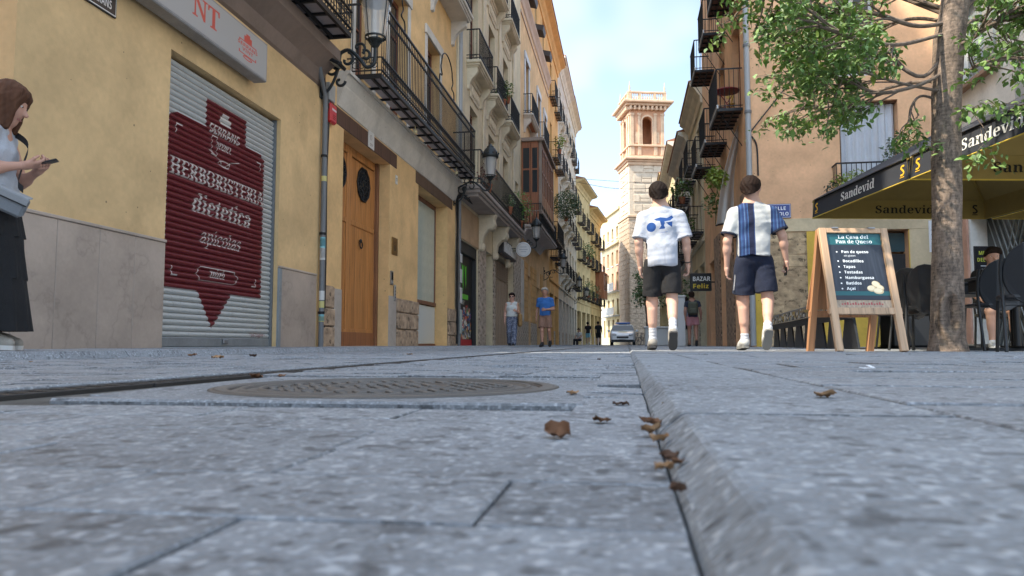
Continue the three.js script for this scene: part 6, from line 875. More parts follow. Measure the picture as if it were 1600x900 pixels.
function sdfMesh(prims, cell, clip, wave) {                  // surface nets
  const f = fieldOf(prims, clip, wave), lo = [1e9, 1e9, 1e9], hi = [-1e9, -1e9, -1e9]; for (const p of prims) for (let i = 0; i < 3; i++) { lo[i] = Math.min(lo[i], p.lo[i]); hi[i] = Math.max(hi[i], p.hi[i]); }
  const o = lo.map((q) => q - cell * 2.5), n = hi.map((q, i) => Math.ceil((q - o[i]) / cell) + 4), [nx, ny, nz] = n, D = new Float32Array(nx * ny * nz);
  for (let K = 0; K < nz; K += 4) for (let Jb = 0; Jb < ny; Jb += 4) for (let I = 0; I < nx; I += 4) {   // blocks far from the surface are filled at once
    const m = f(o[0] + (I + 1.5) * cell, o[1] + (Jb + 1.5) * cell, o[2] + (K + 1.5) * cell), far = Math.abs(m) > cell * 4.6 + .012;
    for (let k = K; k < Math.min(K + 4, nz); k++) for (let j = Jb; j < Math.min(Jb + 4, ny); j++) for (let i = I; i < Math.min(I + 4, nx); i++) D[(k * ny + j) * nx + i] = far ? m : f(o[0] + i * cell, o[1] + j * cell, o[2] + k * cell);
  }
  const vid = new Int32Array(D.length).fill(-1), pos = [], at = (i, j, k) => (k * ny + j) * nx + i, C = [0, 1, nx, nx + 1, nx * ny, nx * ny + 1, nx * ny + nx, nx * ny + nx + 1];
  const E = [[0, 1], [2, 3], [4, 5], [6, 7], [0, 2], [1, 3], [4, 6], [5, 7], [0, 4], [1, 5], [2, 6], [3, 7]];
  for (let k = 0; k < nz - 1; k++) for (let j = 0; j < ny - 1; j++) for (let i = 0; i < nx - 1; i++) {
    const b = at(i, j, k); let m = 0; for (let c = 0; c < 8; c++) if (D[b + C[c]] < 0) m |= 1 << c; if (m === 0 || m === 255) continue;
    let x = 0, y = 0, z = 0, w = 0; for (const [p, q] of E) { const s = (m >> p) & 1, t = (m >> q) & 1; if (s === t) continue; const a = D[b + C[p]], e = D[b + C[q]], u = a / (a - e); x += (p & 1) + ((q & 1) - (p & 1)) * u; y += ((p >> 1) & 1) + (((q >> 1) & 1) - ((p >> 1) & 1)) * u; z += (p >> 2) + ((q >> 2) - (p >> 2)) * u; w++; }
    vid[b] = pos.length / 3; pos.push(o[0] + (i + x / w) * cell, o[1] + (j + y / w) * cell, o[2] + (k + z / w) * cell);
  }
  const idx = [], quad = (a, b, c, d, flip) => { if (a < 0 || b < 0 || c < 0 || d < 0) return; flip ? idx.push(a, b, c, a, c, d) : idx.push(a, c, b, a, d, c); };
  for (let k = 1; k < nz - 1; k++) for (let j = 1; j < ny - 1; j++) for (let i = 1; i < nx - 1; i++) {
    const b = at(i, j, k), s = D[b] < 0;
    if (s !== D[b + 1] < 0) quad(vid[b], vid[b - nx], vid[b - nx - nx * ny], vid[b - nx * ny], s);
    if (s !== D[b + nx] < 0) quad(vid[b], vid[b - 1], vid[b - 1 - nx * ny], vid[b - nx * ny], !s);
    if (s !== D[b + nx * ny] < 0) quad(vid[b], vid[b - 1], vid[b - 1 - nx], vid[b - nx], s);
  }
  const nor = new Float32Array(pos.length), h = cell * .6; for (let i = 0; i < pos.length; i += 3) { const [x, y, z] = [pos[i], pos[i + 1], pos[i + 2]]; let a = f(x + h, y, z) - f(x - h, y, z), b = f(x, y + h, z) - f(x, y - h, z), c = f(x, y, z + h) - f(x, y, z - h); const l = Math.hypot(a, b, c) || 1; nor[i] = a / l; nor[i + 1] = b / l; nor[i + 2] = c / l; }
  const g = new THREE.BufferGeometry(); g.setAttribute('position', new THREE.Float32BufferAttribute(pos, 3)); g.setAttribute('normal', new THREE.BufferAttribute(nor, 3)); g.setIndex(idx); return boxUV(g.toNonIndexed());
}
const lerp3 = (a, b, t) => a.map((q, i) => q + (b[i] - q) * t), sub3 = (a, b) => a.map((q, i) => q - b[i]), add3 = (a, b, s = 1) => a.map((q, i) => q + b[i] * s), len3 = (a) => Math.hypot(...a), unit = (a) => { const l = len3(a) || 1; return a.map((q) => q / l); }, cross3 = (a, b) => [a[1] * b[2] - a[2] * b[1], a[2] * b[0] - a[0] * b[2], a[0] * b[1] - a[1] * b[0]];
// a hand with palm, four curled fingers and a thumb; side = +1 right, -1 left
function handPrims(wr, dir, side, curl = .5, scale = 1, palmTo = null) {
  const d = unit(dir); let pn = palmTo ?? [-side, 0, 0]; pn = unit(add3(pn, d, -(pn[0] * d[0] + pn[1] * d[1] + pn[2] * d[2]))); const w = cross3(d, pn), S = scale, P = [];
  const W = (a, b, c) => add3(add3(add3(wr, d, a * S), w, b * S), pn, c * S), thumbSide = side * (cross3(d, pn)[2] < 0 ? 1 : 1);
  const fwd = w[2] < 0 ? 1 : -1;                                                   // thumb lies towards the front
  P.push(prim(wr, W(.03, 0, 0), .027 * S, .028 * S, [1, 1, 1], .015)); for (const q of [-.026, -.009, .009, .026]) P.push(prim(W(.02, q * .8, 0), W(.088, q, 0), .015 * S, .0125 * S, [1, 1, 1], .014));
  [[.03, .068], [.010, .078], [-.010, .074], [-.029, .058]].forEach(([q, L], i) => { let p = W(.088, q * fwd, 0), a = curl * .5; const segs = [.42, .32, .26]; for (let k = 0; k < 3; k++) { const e = add3(add3(p, d, L * S * segs[k] * Math.cos(a)), pn, L * S * segs[k] * Math.sin(a)); P.push(prim(p, e, (.0092 - k * .0008) * S, (.0086 - k * .0008) * S, [1, 1, 1], .004)); p = e; a += curl * 1.0; } });
  { let p = W(.03, .022 * fwd, .004), a = W(.062, .046 * fwd, .018), b = W(.09, .05 * fwd, .03); P.push(prim(p, a, .0125 * S, .0105 * S, [1, 1, 1], .01), prim(a, b, .0102 * S, .0085 * S, [1, 1, 1], .004)); }
  return P;
}
function makePerson(label, o) {
  const t = thing('person', label, 'person', o.group), J = o.J, c = o.cell ?? .011, sc = o.fat ?? 1, fr = o.front ?? [0, 0, -1], SK = plain('skin ' + o.skin.join(), ...o.skin, .6, { sheen: .15 }), rt = cross3(fr, [0, 1, 0]).map((q) => q);   // rt: the person's right
  const H = J.head, up = unit(sub3(H, J.neck)), hr = o.headTurn ?? fr, hs = unit(cross3(hr, [0, 1, 0]));
  const hp = (a, b, e) => add3(add3(add3(H, hs, a * 1.1), up, b * 1.08), hr, e * 1.06);
  // skin
  const skin = [prim(hp(0, .012, -.012), hp(0, .04, -.02), .082, .08, [1, 1, 1], .03), prim(hp(0, .02, .02), hp(0, -.02, .03), .07, .066), prim(hp(0, -.05, .035), hp(0, -.085, .05), .05, .035), prim(hp(0, .0, -.04), hp(0, .03, -.035), .07, .068), prim(hp(0, .0, .09), hp(0, -.025, .108), .009, .015, [1, 1, 1], .015), prim(hp(.078, -.01, -.01), hp(.082, .02, -.02), .014, .018, [1, 1, 1], .012), prim(hp(-.078, -.01, -.01), hp(-.082, .02, -.02), .014, .018, [1, 1, 1], .012), prim(add3(J.neck, up, -.03), hp(0, -.06, -.015), .056 * sc, .05 * sc, [1, 1, 1], .03)];
  skin.push(prim(J.neck, J.chest, .09 * sc, .115 * sc, [1.15, 1, .8], .06), prim(J.chest, J.pelvis, .12 * sc, .115 * sc, [1.2, 1, .8], .06), prim(J.shL, J.shR, .05 * sc, .05 * sc, [1, 1, 1], .06));
  for (const s of ['L', 'R']) {
    const sh = J['sh' + s], el = J['el' + s], wr = J['wr' + s], hi = J['hip' + s], kn = J['kn' + s], an = J['an' + s], shin = unit(sub3(an, kn)), back = fr.map((q) => -q);
    skin.push(prim(sh, el, .05 * sc, .04 * sc, [1, 1, 1], .03), prim(lerp3(sh, el, .3), lerp3(sh, el, .7), .048 * sc, .043 * sc), prim(el, lerp3(el, wr, .35), .038 * sc, .04 * sc), prim(lerp3(el, wr, .3), wr, .039 * sc, .027 * sc));
    skin.push(prim(hi, kn, .086 * sc, .056 * sc, [1, 1, 1], .04), prim(kn, an, .05 * sc, .036 * sc, [1, 1, 1], .03), prim(add3(lerp3(kn, an, .18), back, .018), add3(lerp3(kn, an, .5), back, .014), .05 * sc, .044 * sc), prim(kn, add3(kn, fr, .012), .053 * sc, .05 * sc));
  }
  const geos = [sdfMesh(skin, c)];
  for (const s of ['L', 'R']) { const sd = s === 'R' ? 1 : -1, dir = o['hand' + s]?.dir ?? sub3(J['wr' + s], J['el' + s]); geos.push(sdfMesh(handPrims(J['wr' + s], dir, sd, o['hand' + s]?.curl ?? .55, .98, o['hand' + s]?.palm ?? rt.map((q) => -q * sd)), Math.min(.0042, c * .5) * (c > .014 ? 1.6 : 1))); }
  const body = mesh('body', geos, SK, t);
  // face
  if (o.face !== false) { const EW = plain('eye white', .7, .68, .64, .3), ED = plain('eye dark', .03, .02, .015, .2); for (const s of [-1, 1]) { const e = hp(s * .03, .012, .076), i = hp(s * .03, .012, .0835); mesh('eye', ball(...e, .011, .007, .009, 8), EW, body); mesh('iris', ball(...i, .0055, .0055, .004, 8), ED, body); } mesh('mouth', prim2(hp(-.022, -.062, .083), hp(.022, -.062, .083), .0065), plain('lips', .38, .15, .12, .5), body); if (o.glasses) mesh('glasses', [ball(...hp(.034, .014, .094), .026, .02, .008, 10), ball(...hp(-.034, .014, .094), .026, .02, .008, 10), bar(hp(-.07, .018, .085), hp(.07, .018, .085), .004), bar(hp(.072, .018, .085), hp(.082, .015, -.02), .003), bar(hp(-.072, .018, .085), hp(-.082, .015, -.02), .003)], plain('dark lens', .012, .012, .013, .15), t); }
  // hair
  const hm = M('hair ' + o.hair.join(), { color: lin(...o.hair), map: T.wood, bumpMap: T.woodBump, bumpScale: .002, roughness: .8, specularIntensity: .4 }), hairW = (x, y, z) => .0012 * Math.sin(x * 310 + 5 * Math.sin(z * 90 + y * 40)) * Math.sin(y * 170 + 4 * Math.sin(x * 80)) + .0014 * Math.sin(x * 150 + 3 * Math.sin(y * 47 + z * 30)) + .0015 * Math.sin(z * 130 + y * 90 + x * 60);
  const hk = [prim(hp(0, .03, -.02), hp(0, .055, -.025), .099, .097, [1, 1, 1], .03), prim(hp(0, .02, -.045), hp(0, -.045, -.05), .093, .078), prim(hp(.035, .07, .03), hp(-.035, .07, .03), .058, .058)];
  let hclip = [(x, y, z) => { const p = sub3([x, y, z], H), f = p[0] * hr[0] + p[1] * hr[1] + p[2] * hr[2], u = p[0] * up[0] + p[1] * up[1] + p[2] * up[2]; return Math.min(.06, Math.max(f - .01 - (u - .02) * 1.3, -.088 - u)) ; }];
  if (o.hairKind === 'long') { hk.push(prim(hp(0, .0, -.05), hp(0, -.20, -.055), .085, .075, [1, 1, 1], .04), prim(hp(.062, .02, .0), hp(.066, -.2, .01), .046, .036), prim(hp(-.062, .02, .0), hp(-.066, -.2, .01), .046, .036), prim(hp(.06, .03, .045), hp(.062, -.13, .06), .028, .022), prim(hp(-.06, .03, .045), hp(-.062, -.13, .06), .028, .022), prim(hp(0, -.15, -.05), hp(0, -.23, -.045), .072, .05)); hclip = [(x, y, z) => { const p = sub3([x, y, z], H), f = p[0] * hr[0] + p[1] * hr[1] + p[2] * hr[2], u = p[0] * up[0] + p[1] * up[1] + p[2] * up[2]; return Math.max(Math.min(f - .085 - Math.max(0, u) * .3, .1), -.235 - u + .02 * Math.sin(x * 70 + z * 50)); }]; }
  if (o.hairKind === 'bun') hk.push(prim(hp(0, .05, -.11), hp(0, .07, -.115), .042, .04));
  if (o.hairKind !== 'bald') mesh('hair', sdfMesh(hk, Math.min(c * .7, .009), hclip, hairW), hm, body);
  // clothes
  const fold = (amp, fx = 24) => (x, y, z) => amp * (Math.sin(x * fx + 2.6 * Math.sin(y * 7 + x * 5)) * .5 + Math.sin(y * 34 + Math.abs(x) * 52 + z * 13 + 2 * Math.sin(x * 11)) * .4 + Math.sin(y * 71 - x * 33 + 3 * Math.sin(y * 13 + x * 9)) * .22);
  if (o.shirt) {
    const s = o.shirt, w = s.w ?? 1, b = [prim(add3(J.neck, [0, 1, 0], -.05), J.chest, .085 * w, .128 * w, [1.25, 1, .88], .05), prim(J.chest, J.waist, .132 * w, .128 * w, [1.3, 1, .9], .05), prim(J.waist, J.pelvis, .13 * w, .138 * w, [1.36, 1, 1.02], .05), prim(J.shL, J.shR, .06 * w, .06 * w, [1, 1, 1], .06), prim(add3(J.neck, [0, 1, 0], .0), lerp3(J.neck, J.shL, .8), .058 * w, .056 * w, [1, 1, 1], .05), prim(add3(J.neck, [0, 1, 0], .0), lerp3(J.neck, J.shR, .8), .058 * w, .056 * w, [1, 1, 1], .05)];
    const clips = [(x, y, z) => s.hem - y + .006 * Math.sin(x * 26 + z * 20), (x, y, z) => s.neck === undefined ? -1 : .062 - Math.hypot(x - J.neck[0] - fr[0] * .03, (y - J.neck[1] - .075) * .8, z - J.neck[2] - fr[2] * .03)], el = [];
    if (s.sleeve) for (const q of ['L', 'R']) { const sh = J['sh' + q], e = J['el' + q], end = lerp3(sh, e, s.sleeve + .12), dir = unit(sub3(e, sh)), stop = lerp3(sh, e, s.sleeve); b.push(prim(sh, end, .066 * w, (s.cuff ?? .075) * w, [1, 1, 1.05], .04)); clips.push((x, y, z) => { const v = (x - stop[0]) * dir[0] + (y - stop[1]) * dir[1] + (z - stop[2]) * dir[2], side = q === 'R' ? x * rt[0] + z * rt[2] : -(x * rt[0] + z * rt[2]), lim = (q === 'R' ? 1 : -1) * (sh[0] * rt[0] + sh[2] * rt[2]) - .02; return side > lim ? v : -1; }); }
    else for (const q of ['L', 'R']) { const sh = J['sh' + q]; clips.push((x, y, z) => .07 - Math.hypot(x - sh[0] - (sh[0] - J.neck[0]) * .22, y - sh[1] + .01, (z - sh[2]) * .8 - (sh[2] - J.neck[2]) * .2)); }
    const g = sdfMesh(b, c, clips, fold(s.fold ?? .0045)); if (s.uv) s.uv(g); const sh = mesh('shirt', g, s.mat, t); if (s.label) labelled(sh, s.label);
  }
  if (o.shorts) {
    const s = o.shorts, b = [prim(J.waist ? lerp3(J.waist, J.pelvis, .4) : J.pelvis, J.pelvis, .108 * sc, .125 * sc, [1.22, 1, .95], .05)], clips = [(x, y, z) => y - s.top];
    for (const q of ['L', 'R']) { const hi = J['hip' + q], kn = J['kn' + q], end = s.leg > 1 ? J['an' + q] : lerp3(hi, kn, s.leg), dir = unit(sub3(kn, hi)); b.push(prim(hi, s.leg > 1 ? kn : add3(end, dir, .08), .098 * sc, (s.cuff ?? .095) * sc, [1, 1, 1], .03)); if (s.leg > 1) b.push(prim(kn, J['an' + q], (s.cuff ?? .08), (s.foot ?? .075), [1, 1, 1], .03)); else clips.push((x, y, z) => { const v = (x - end[0]) * dir[0] + (y - end[1]) * dir[1] + (z - end[2]) * dir[2]; const dl = Math.hypot(x - end[0], z - end[2], y - end[1]); const other = J['kn' + (q === 'L' ? 'R' : 'L')], hi2 = J['hip' + (q === 'L' ? 'R' : 'L')], e2 = lerp3(hi2, other, s.leg); return dl < Math.hypot(x - e2[0], z - e2[2], y - e2[1]) ? v : -1; }); }
    if (s.leg > 1) clips.push((x, y, z) => Math.min(J.anL[1], J.anR[1]) - .03 - y);
    const m = mesh('shorts', sdfMesh(b, c, clips, fold(.005, 19)), s.mat, t); if (s.leg > 1) m.name = 'trousers';
  }
  if (o.extra) o.extra(t, J, c);
  // socks and shoes
  for (const s of ['L', 'R']) {
    const an = J['an' + s], to = J['to' + s], heel = o.heel?.[s] ?? [an[0], an[1] - .045, an[2]].map((q, i) => q - fr[i] * .02 * (i !== 1)), dir = unit(sub3(to, heel)); let upv = unit(sub3(an, lerp3(heel, to, .1))); upv = unit(add3(upv, dir, -(upv[0] * dir[0] + upv[1] * dir[1] + upv[2] * dir[2])));
    if (o.socks) mesh('sock', sdfMesh([prim(lerp3(an, J['kn' + s], o.socks.h), an, .043 * sc, .04 * sc), prim(an, add3(lerp3(heel, to, .22), upv, .042), .038, .034)], c * .8, null, (x, y, z) => .0015 * Math.sin(y * 180)), o.socks.mat, t);
    const A = (f, u) => add3(lerp3(heel, to, f), upv, u), fl = [1, 1, 1]; const fo = sub('shoe', t);
    mesh('upper', sdfMesh([prim(A(-.02, .03), A(.25, .045), .036, .042), prim(A(.2, .04), A(.62, .028), .044, .04), prim(A(.55, .022), A(.95, .016), .042, .034), prim(A(.0, .04), A(.06, .075), .034, .036)], c * .7, [(x, y, z) => -((x - heel[0]) * upv[0] + (y - heel[1]) * upv[1] + (z - heel[2]) * upv[2]) - .004]), o.shoe.upper, fo);
    const so = [], rr = unit(cross3(dir, upv)), L = len3(sub3(to, heel)); const out = [[-.16, .6], [-.08, .9], [.1, .95], [.35, .85], [.6, 1.05], [.85, 1.05], [1.04, .8], [1.13, .4]], ring2 = (h, q) => [...out.map(([f, w]) => add3(add3(lerp3(heel, to, f), rr, w * .044 * q), upv, h)), ...out.slice().reverse().map(([f, w]) => add3(add3(lerp3(heel, to, f), rr, -w * .044 * q), upv, h))];
    const r0 = ring2(-.026, .97), r1 = ring2(.002, 1.03), fcs = [r0.slice().reverse(), r1]; for (let i = 0; i < r0.length; i++) { const j = (i + 1) % r0.length; fcs.push([r0[i], r0[j], r1[j], r1[i]]); } mesh('sole', polyGeo(fcs), o.shoe.sole, fo);
  }
  t.position.set(o.at[0], o.at[1], o.at[2]); t.rotation.y = o.turn ?? 0; if (o.scale) t.scale.setScalar(o.scale); return t;
}
const prim2 = (a, b, r) => bar(a, b, r, r, 6);
const walkA = () => ({ head: [-.02, 1.658, -.02], neck: [-.005, 1.495, .005], chest: [0, 1.31, 0], waist: [0, 1.08, 0], pelvis: [0, .95, 0], shL: [-.185, 1.41, .0], shR: [.185, 1.41, .0], elL: [-.24, 1.15, .03], wrL: [-.225, .90, -.05], elR: [.255, 1.15, .02], wrR: [.275, .92, -.08], hipL: [-.095, .92, 0], knL: [-.105, .5, -.09], anL: [-.10, .095, -.10], toL: [-.115, .03, -.27], hipR: [.095, .92, 0], knR: [.10, .515, .02], anR: [.09, .205, .27], toR: [.085, .035, .235] });
const SOLEW = plain('white sole', .6, .59, .56, .6), SOLEB = plain('dark sole', .03, .03, .032, .7), SOCKW = cloth('white sock', .58, .59, .62);
// man in the white printed T-shirt
{
  const art = canvasTex(512, 512, (g) => { g.fillStyle = '#b0b5bf'; g.fillRect(0, 0, 512, 512); g.fillStyle = '#1d4684'; g.beginPath(); g.ellipse(142, 238, 56, 58, 0, 0, 7); g.fill(); g.beginPath(); g.moveTo(175, 140); g.lineTo(250, 118); g.lineTo(330, 128); g.lineTo(392, 92); g.lineTo(410, 118); g.lineTo(372, 158); g.lineTo(300, 172); g.lineTo(200, 160); g.closePath(); g.fill(); g.beginPath(); g.moveTo(245, 168); g.lineTo(300, 165); g.lineTo(312, 235); g.lineTo(300, 262); g.lineTo(232, 268); g.lineTo(262, 225); g.closePath(); g.fill(); g.beginPath(); g.moveTo(318, 188); g.lineTo(398, 168); g.lineTo(392, 242); g.lineTo(350, 215); g.closePath(); g.fill(); g.fillStyle = '#b0b5bf'; g.beginPath(); g.ellipse(318, 218, 22, 28, .3, 0, 7); g.fill(); g.strokeStyle = '#6a7fae'; g.lineWidth = 5; g.beginPath(); g.moveTo(230, 300); g.quadraticCurveTo(280, 312, 340, 296); g.stroke(); });
  const mat = M('printed T-shirt', { map: art, bumpMap: T.clothBump, bumpScale: .01, roughness: .95 }), p = onZ(1036, 540, -8.0);
  makePerson('man seen from behind in white T-shirt with blue back print and black shorts', { J: walkA(), at: [p.x, GY + .0, p.z], skin: [.57, .35, .26], hair: [.016, .009, .007], face: true, cell: .010, handR: { curl: .7 }, shirt: { w: 1.08, hem: .885, sleeve: .86, cuff: .078, mat, neck: 1, fold: .0042, uv: (g) => { const q = g.attributes.position, uv = g.attributes.uv; for (let i = 0; i < q.count; i += 3) { const back = q.getZ(i) + q.getZ(i + 1) + q.getZ(i + 2) > .12; for (let k = i; k < i + 3; k++) uv.setXY(k, back ? clamp((q.getX(k) + .23) / .44, .005, .995) : .01, back ? clamp((q.getY(k) - 1.06) / .44, .005, .995) : .01); } } }, shorts: { top: .97, leg: .80, cuff: .105, mat: cloth('black shorts', .014, .014, .016) }, socks: { h: .33, mat: SOCKW }, shoe: { upper: cloth('grey trainer', .32, .30, .27), sole: SOLEB }, heel: { R: [.09, .175, .315] },
    extra: (t, J) => { const a = lerp3(J.elR, J.wrR, .9); mesh('bracelet', xf(tidy(new THREE.TorusGeometry(.033, .006, 6, 18)), new THREE.Matrix4().compose(V(...a), new THREE.Quaternion().setFromUnitVectors(V(0, 0, 1), V(...unit(sub3(J.wrR, J.elR)))), V(1, 1, 1))), plain('dark band', .03, .025, .02, .5), t); } });
}
// man in the striped shirt
{
  const art = canvasTex(1024, 512, (g, w, h) => { const X = (m) => (m + .42) / .84 * w; g.fillStyle = '#aeb1b1'; g.fillRect(0, 0, w, h); const stripes = (a, b) => { g.fillStyle = '#223a66'; g.fillRect(X(a), 0, X(b) - X(a), h); for (let i = 0, x = a + .008; x < b - .004; x += .0165, i++) { g.fillStyle = ['#141d3c', '#3d6c98', '#1a2c56', '#7296b4'][i % 4]; g.fillRect(X(x), 0, (i % 2 ? 3 : 7), h); } g.fillStyle = '#121a36'; g.fillRect(X(b - .06), 0, X(.05) - X(0), h); }; stripes(-.155, .0); stripes(.165, .42); });
  const mat = M('striped shirt cloth', { map: art, bumpMap: T.clothBump, bumpScale: .01, roughness: .95 }), p = onZ(1181, 540, -7.9), J = walkA(); Object.assign(J, { head: [-.005, 1.665, -.02], elL: [-.262, 1.13, .02], wrL: [-.262, .87, -.06], elR: [.285, 1.17, .03], wrR: [.325, .925, -.03], anL: [-.09, .095, -.10], toL: [-.12, .03, -.26], knR: [.125, .515, .02], anR: [.075, .215, .26], toR: [.06, .04, .23] });
  const NAVY = cloth('navy cloth', .012, .018, .042);
  makePerson('man seen from behind in blue striped white shirt and navy shorts', { J, at: [p.x, GY, p.z], skin: [.57, .34, .25], hair: [.024, .012, .008], headTurn: unit([.35, 0, -.94]), cell: .010, handR: { curl: .95 }, shirt: { w: 1.06, hem: .965, sleeve: .74, cuff: .08, mat, neck: 1, uv: (g) => { const q = g.attributes.position, uv = g.attributes.uv; for (let i = 0; i < q.count; i++) uv.setXY(i, clamp((q.getX(i) + .42) / .84), clamp((q.getY(i) - .9) / .6)); } }, shorts: { top: 1.02, leg: .80, cuff: .115, mat: NAVY }, socks: { h: .16, mat: SOCKW }, shoe: { upper: cloth('pale trainer', .55, .55, .53), sole: plain('grey sole', .16, .16, .15, .7) }, heel: { R: [.075, .19, .305] },
    extra: (t, J) => { for (const s of ['L', 'R']) { const e = lerp3(J['sh' + s], J['el' + s], .74), d = unit(sub3(J['el' + s], J['sh' + s])); mesh('cuff', xf(lathe([[.074, -.018], [.083, -.014], [.084, .004], [.074, .006]], [0, 0, 0], 20), new THREE.Matrix4().compose(V(...e), new THREE.Quaternion().setFromUnitVectors(V(0, 1, 0), V(...d.map((q) => -q))), V(1.04, 1, 1.08))), NAVY, t); } mesh('collar', xf(lathe([[.066, 0], [.074, .004], [.066, .03], [.06, .03]], [0, 0, 0], 20), mat4(J.neck[0], J.neck[1] - .005, J.neck[2], 0, -.15)), cloth('white collar', .7, .7, .68), t); mesh('side_stripe', [-1, 1].map((s) => bar([s * .172, .93, .02], [s * .205, .62, .0], .006)), cloth('pale stripe', .5, .5, .5), t); } });
  onL('mobile_phone', 'dark mobile phone in the hand of the man in the striped shirt', 'phone', (q) => { mesh('case', xf(box(-.006, .006, -.07, .07, -.034, .034, .004), mat4(p.x + .325, GY + .84, p.z - .045, .1, 0, -.1)), plain('phone black', .012, .012, .014, .3), q); mesh('screen', xf(box(-.0066, -.006, -.064, .064, -.031, .031), mat4(p.x + .325, GY + .84, p.z - .045, .1, 0, -.1)), plain('phone glass', .02, .02, .022, .08), q); rebase(q, p.x + .325, GY + .84, p.z - .04); });
}
// woman at the corner with a phone
{
  const p = onZ(-22, 548, -4.0), S = 1.68 / 1.78, J = { head: [0, 1.54, -.055], neck: [0, 1.365, .01], chest: [0, 1.22, 0], waist: [0, 1.0, 0], pelvis: [0, .88, 0], shL: [-.165, 1.335, 0], shR: [.165, 1.335, 0], elL: [-.20, 1.08, -.07], wrL: [-.075, 1.13, -.195], elR: [.205, 1.085, -.01], wrR: [.085, 1.14, -.175], hipL: [-.09, .87, 0], knL: [-.09, .46, -.03], anL: [-.09, .085, .02], toL: [-.1, .03, -.14], hipR: [.09, .87, 0], knR: [.09, .46, -.03], anR: [.09, .085, -.0], toR: [.1, .03, -.16] };
  const BK = cloth('black skirt cloth', .013, .013, .014), ST = M('bag strap black', { color: lin(.02, .02, .022), roughness: .7 });
  makePerson('woman in white sleeveless top and long black tiered skirt looking at a phone', { J, at: [p.x, LEFTY, p.z], turn: -1.15, skin: [.50, .27, .19], hair: [.14, .068, .042], hairKind: 'long', headTurn: unit([0, -.35, -.93]), cell: .010, handR: { curl: .7, palm: [-.5, .8, -.2] }, handL: { curl: .6, palm: [.5, .8, -.2] }, fat: .9, shirt: { w: .88, hem: .925, sleeve: 0, mat: cloth('white cotton top', .50, .52, .56), neck: 1, fold: .005 }, shoe: { upper: cloth('beige trainer', .40, .37, .32), sole: SOLEW }, socks: { h: .1, mat: cloth('dark sock', .02, .02, .03) },
    extra: (t, J) => {
      const sk = sub('skirt', t), tier = (y0, y1, a0, a1, k, ph) => { const n = 80, m = 10, pos = [], idx = []; for (let j = 0; j <= m; j++) for (let i = 0; i <= n; i++) { const v = j / m, a = i / n * Math.PI * 2, fo = 1 + .05 * v * Math.sin(a * k + ph) + .03 * v * Math.sin(a * (k * 2 + 1) + ph * 2), rx = (a0 + (a1 - a0) * v) * fo; pos.push(rx * Math.cos(a) * 1.08, y0 + (y1 - y0) * v, rx * Math.sin(a) * .95); } for (let j = 0; j < m; j++) for (let i = 0; i < n; i++) { const q = j * (n + 1) + i; idx.push(q, q + 1, q + n + 1, q + 1, q + n + 2, q + n + 1); } const g = new THREE.BufferGeometry(); g.setAttribute('position', new THREE.Float32BufferAttribute(pos, 3)); g.setIndex(idx); g.computeVertexNormals(); return boxUV(g.toNonIndexed()); };
      mesh('skirt_tier', tier(.965, .70, .13, .172, 9, 0), BK, sk); mesh('skirt_tier', tier(.705, .44, .171, .198, 11, 1), BK, sk); mesh('skirt_tier', tier(.445, .12, .197, .232, 13, 2), BK, sk); mesh('waistband', lathe([[.13, 0], [.14, 0], [.14, .03], [.13, .03]], [0, .955, 0], 24), BK, sk);
    } });
  const F = mat4(p.x, LEFTY, p.z, -1.15);
  onL('shoulder_bag', 'grey boxy shoulder bag on a wide black strap hanging at the skirt', 'bag', (q) => { const B = F.clone().multiply(mat4(.17, .90, -.15, .2, -.42, -.3, .85)); put('bag_body', B, [box(-.045, .045, -.085, .065, -.105, .105, .02)], M('grey bag leather', { color: lin(.23, .25, .27), map: T.cloth, roughness: .6 }), q); put('bag_flap', B, [xf(box(-.048, .05, .0, .012, -.107, .107, .005), mat4(0, .065, 0, 0, 0, 0)), box(.046, .052, .02, .07, -.107, .107, .003)], M('pale bag flap', { color: lin(.34, .35, .36), map: T.cloth, roughness: .55 }), q); put('bag_trim', B, [box(.0525, .055, .015, .024, -.108, .108)], ST, q);
    const st = []; const pts = [[-.10, 1.40, -.03], [-.04, 1.30, -.155], [.05, 1.15, -.165], [.10, 1.02, -.16], [.13, .98, -.2]], pb = [[-.10, 1.40, -.03], [-.02, 1.28, .135], [.08, 1.12, .14], [.16, 1.0, .06], [.16, .98, -.08]]; for (const P of [pts, pb]) { const c = new THREE.CatmullRomCurve3(P.map((e) => V(...e))), a = []; for (let i = 0; i < 24; i++) { const u = c.getPoint(i / 24), v = c.getPoint((i + 1) / 24); a.push([[u.x, u.y + .022, u.z], [v.x, v.y + .022, v.z], [v.x, v.y - .022, v.z], [u.x, u.y - .022, u.z]]); } st.push(polyGeo(a)); } put('strap', F, st, ST, q); rebase(q, p.x, .9, p.z); });
  onL('mobile_phone', 'dark mobile phone held by the woman in the black skirt', 'phone', (q) => { put('case', F, xf(box(-.036, .036, -.005, .005, -.075, .075, .004), mat4(.012, 1.178, -.272, .1, .35)), plain('phone black', .012, .012, .014, .3), q); put('screen', F, xf(box(-.033, .033, .005, .0056, -.07, .07), mat4(.012, 1.178, -.272, .1, .35)), plain('phone glass', .02, .02, .022, .08), q); rebase(q, p.x, 1.1, p.z); });
}
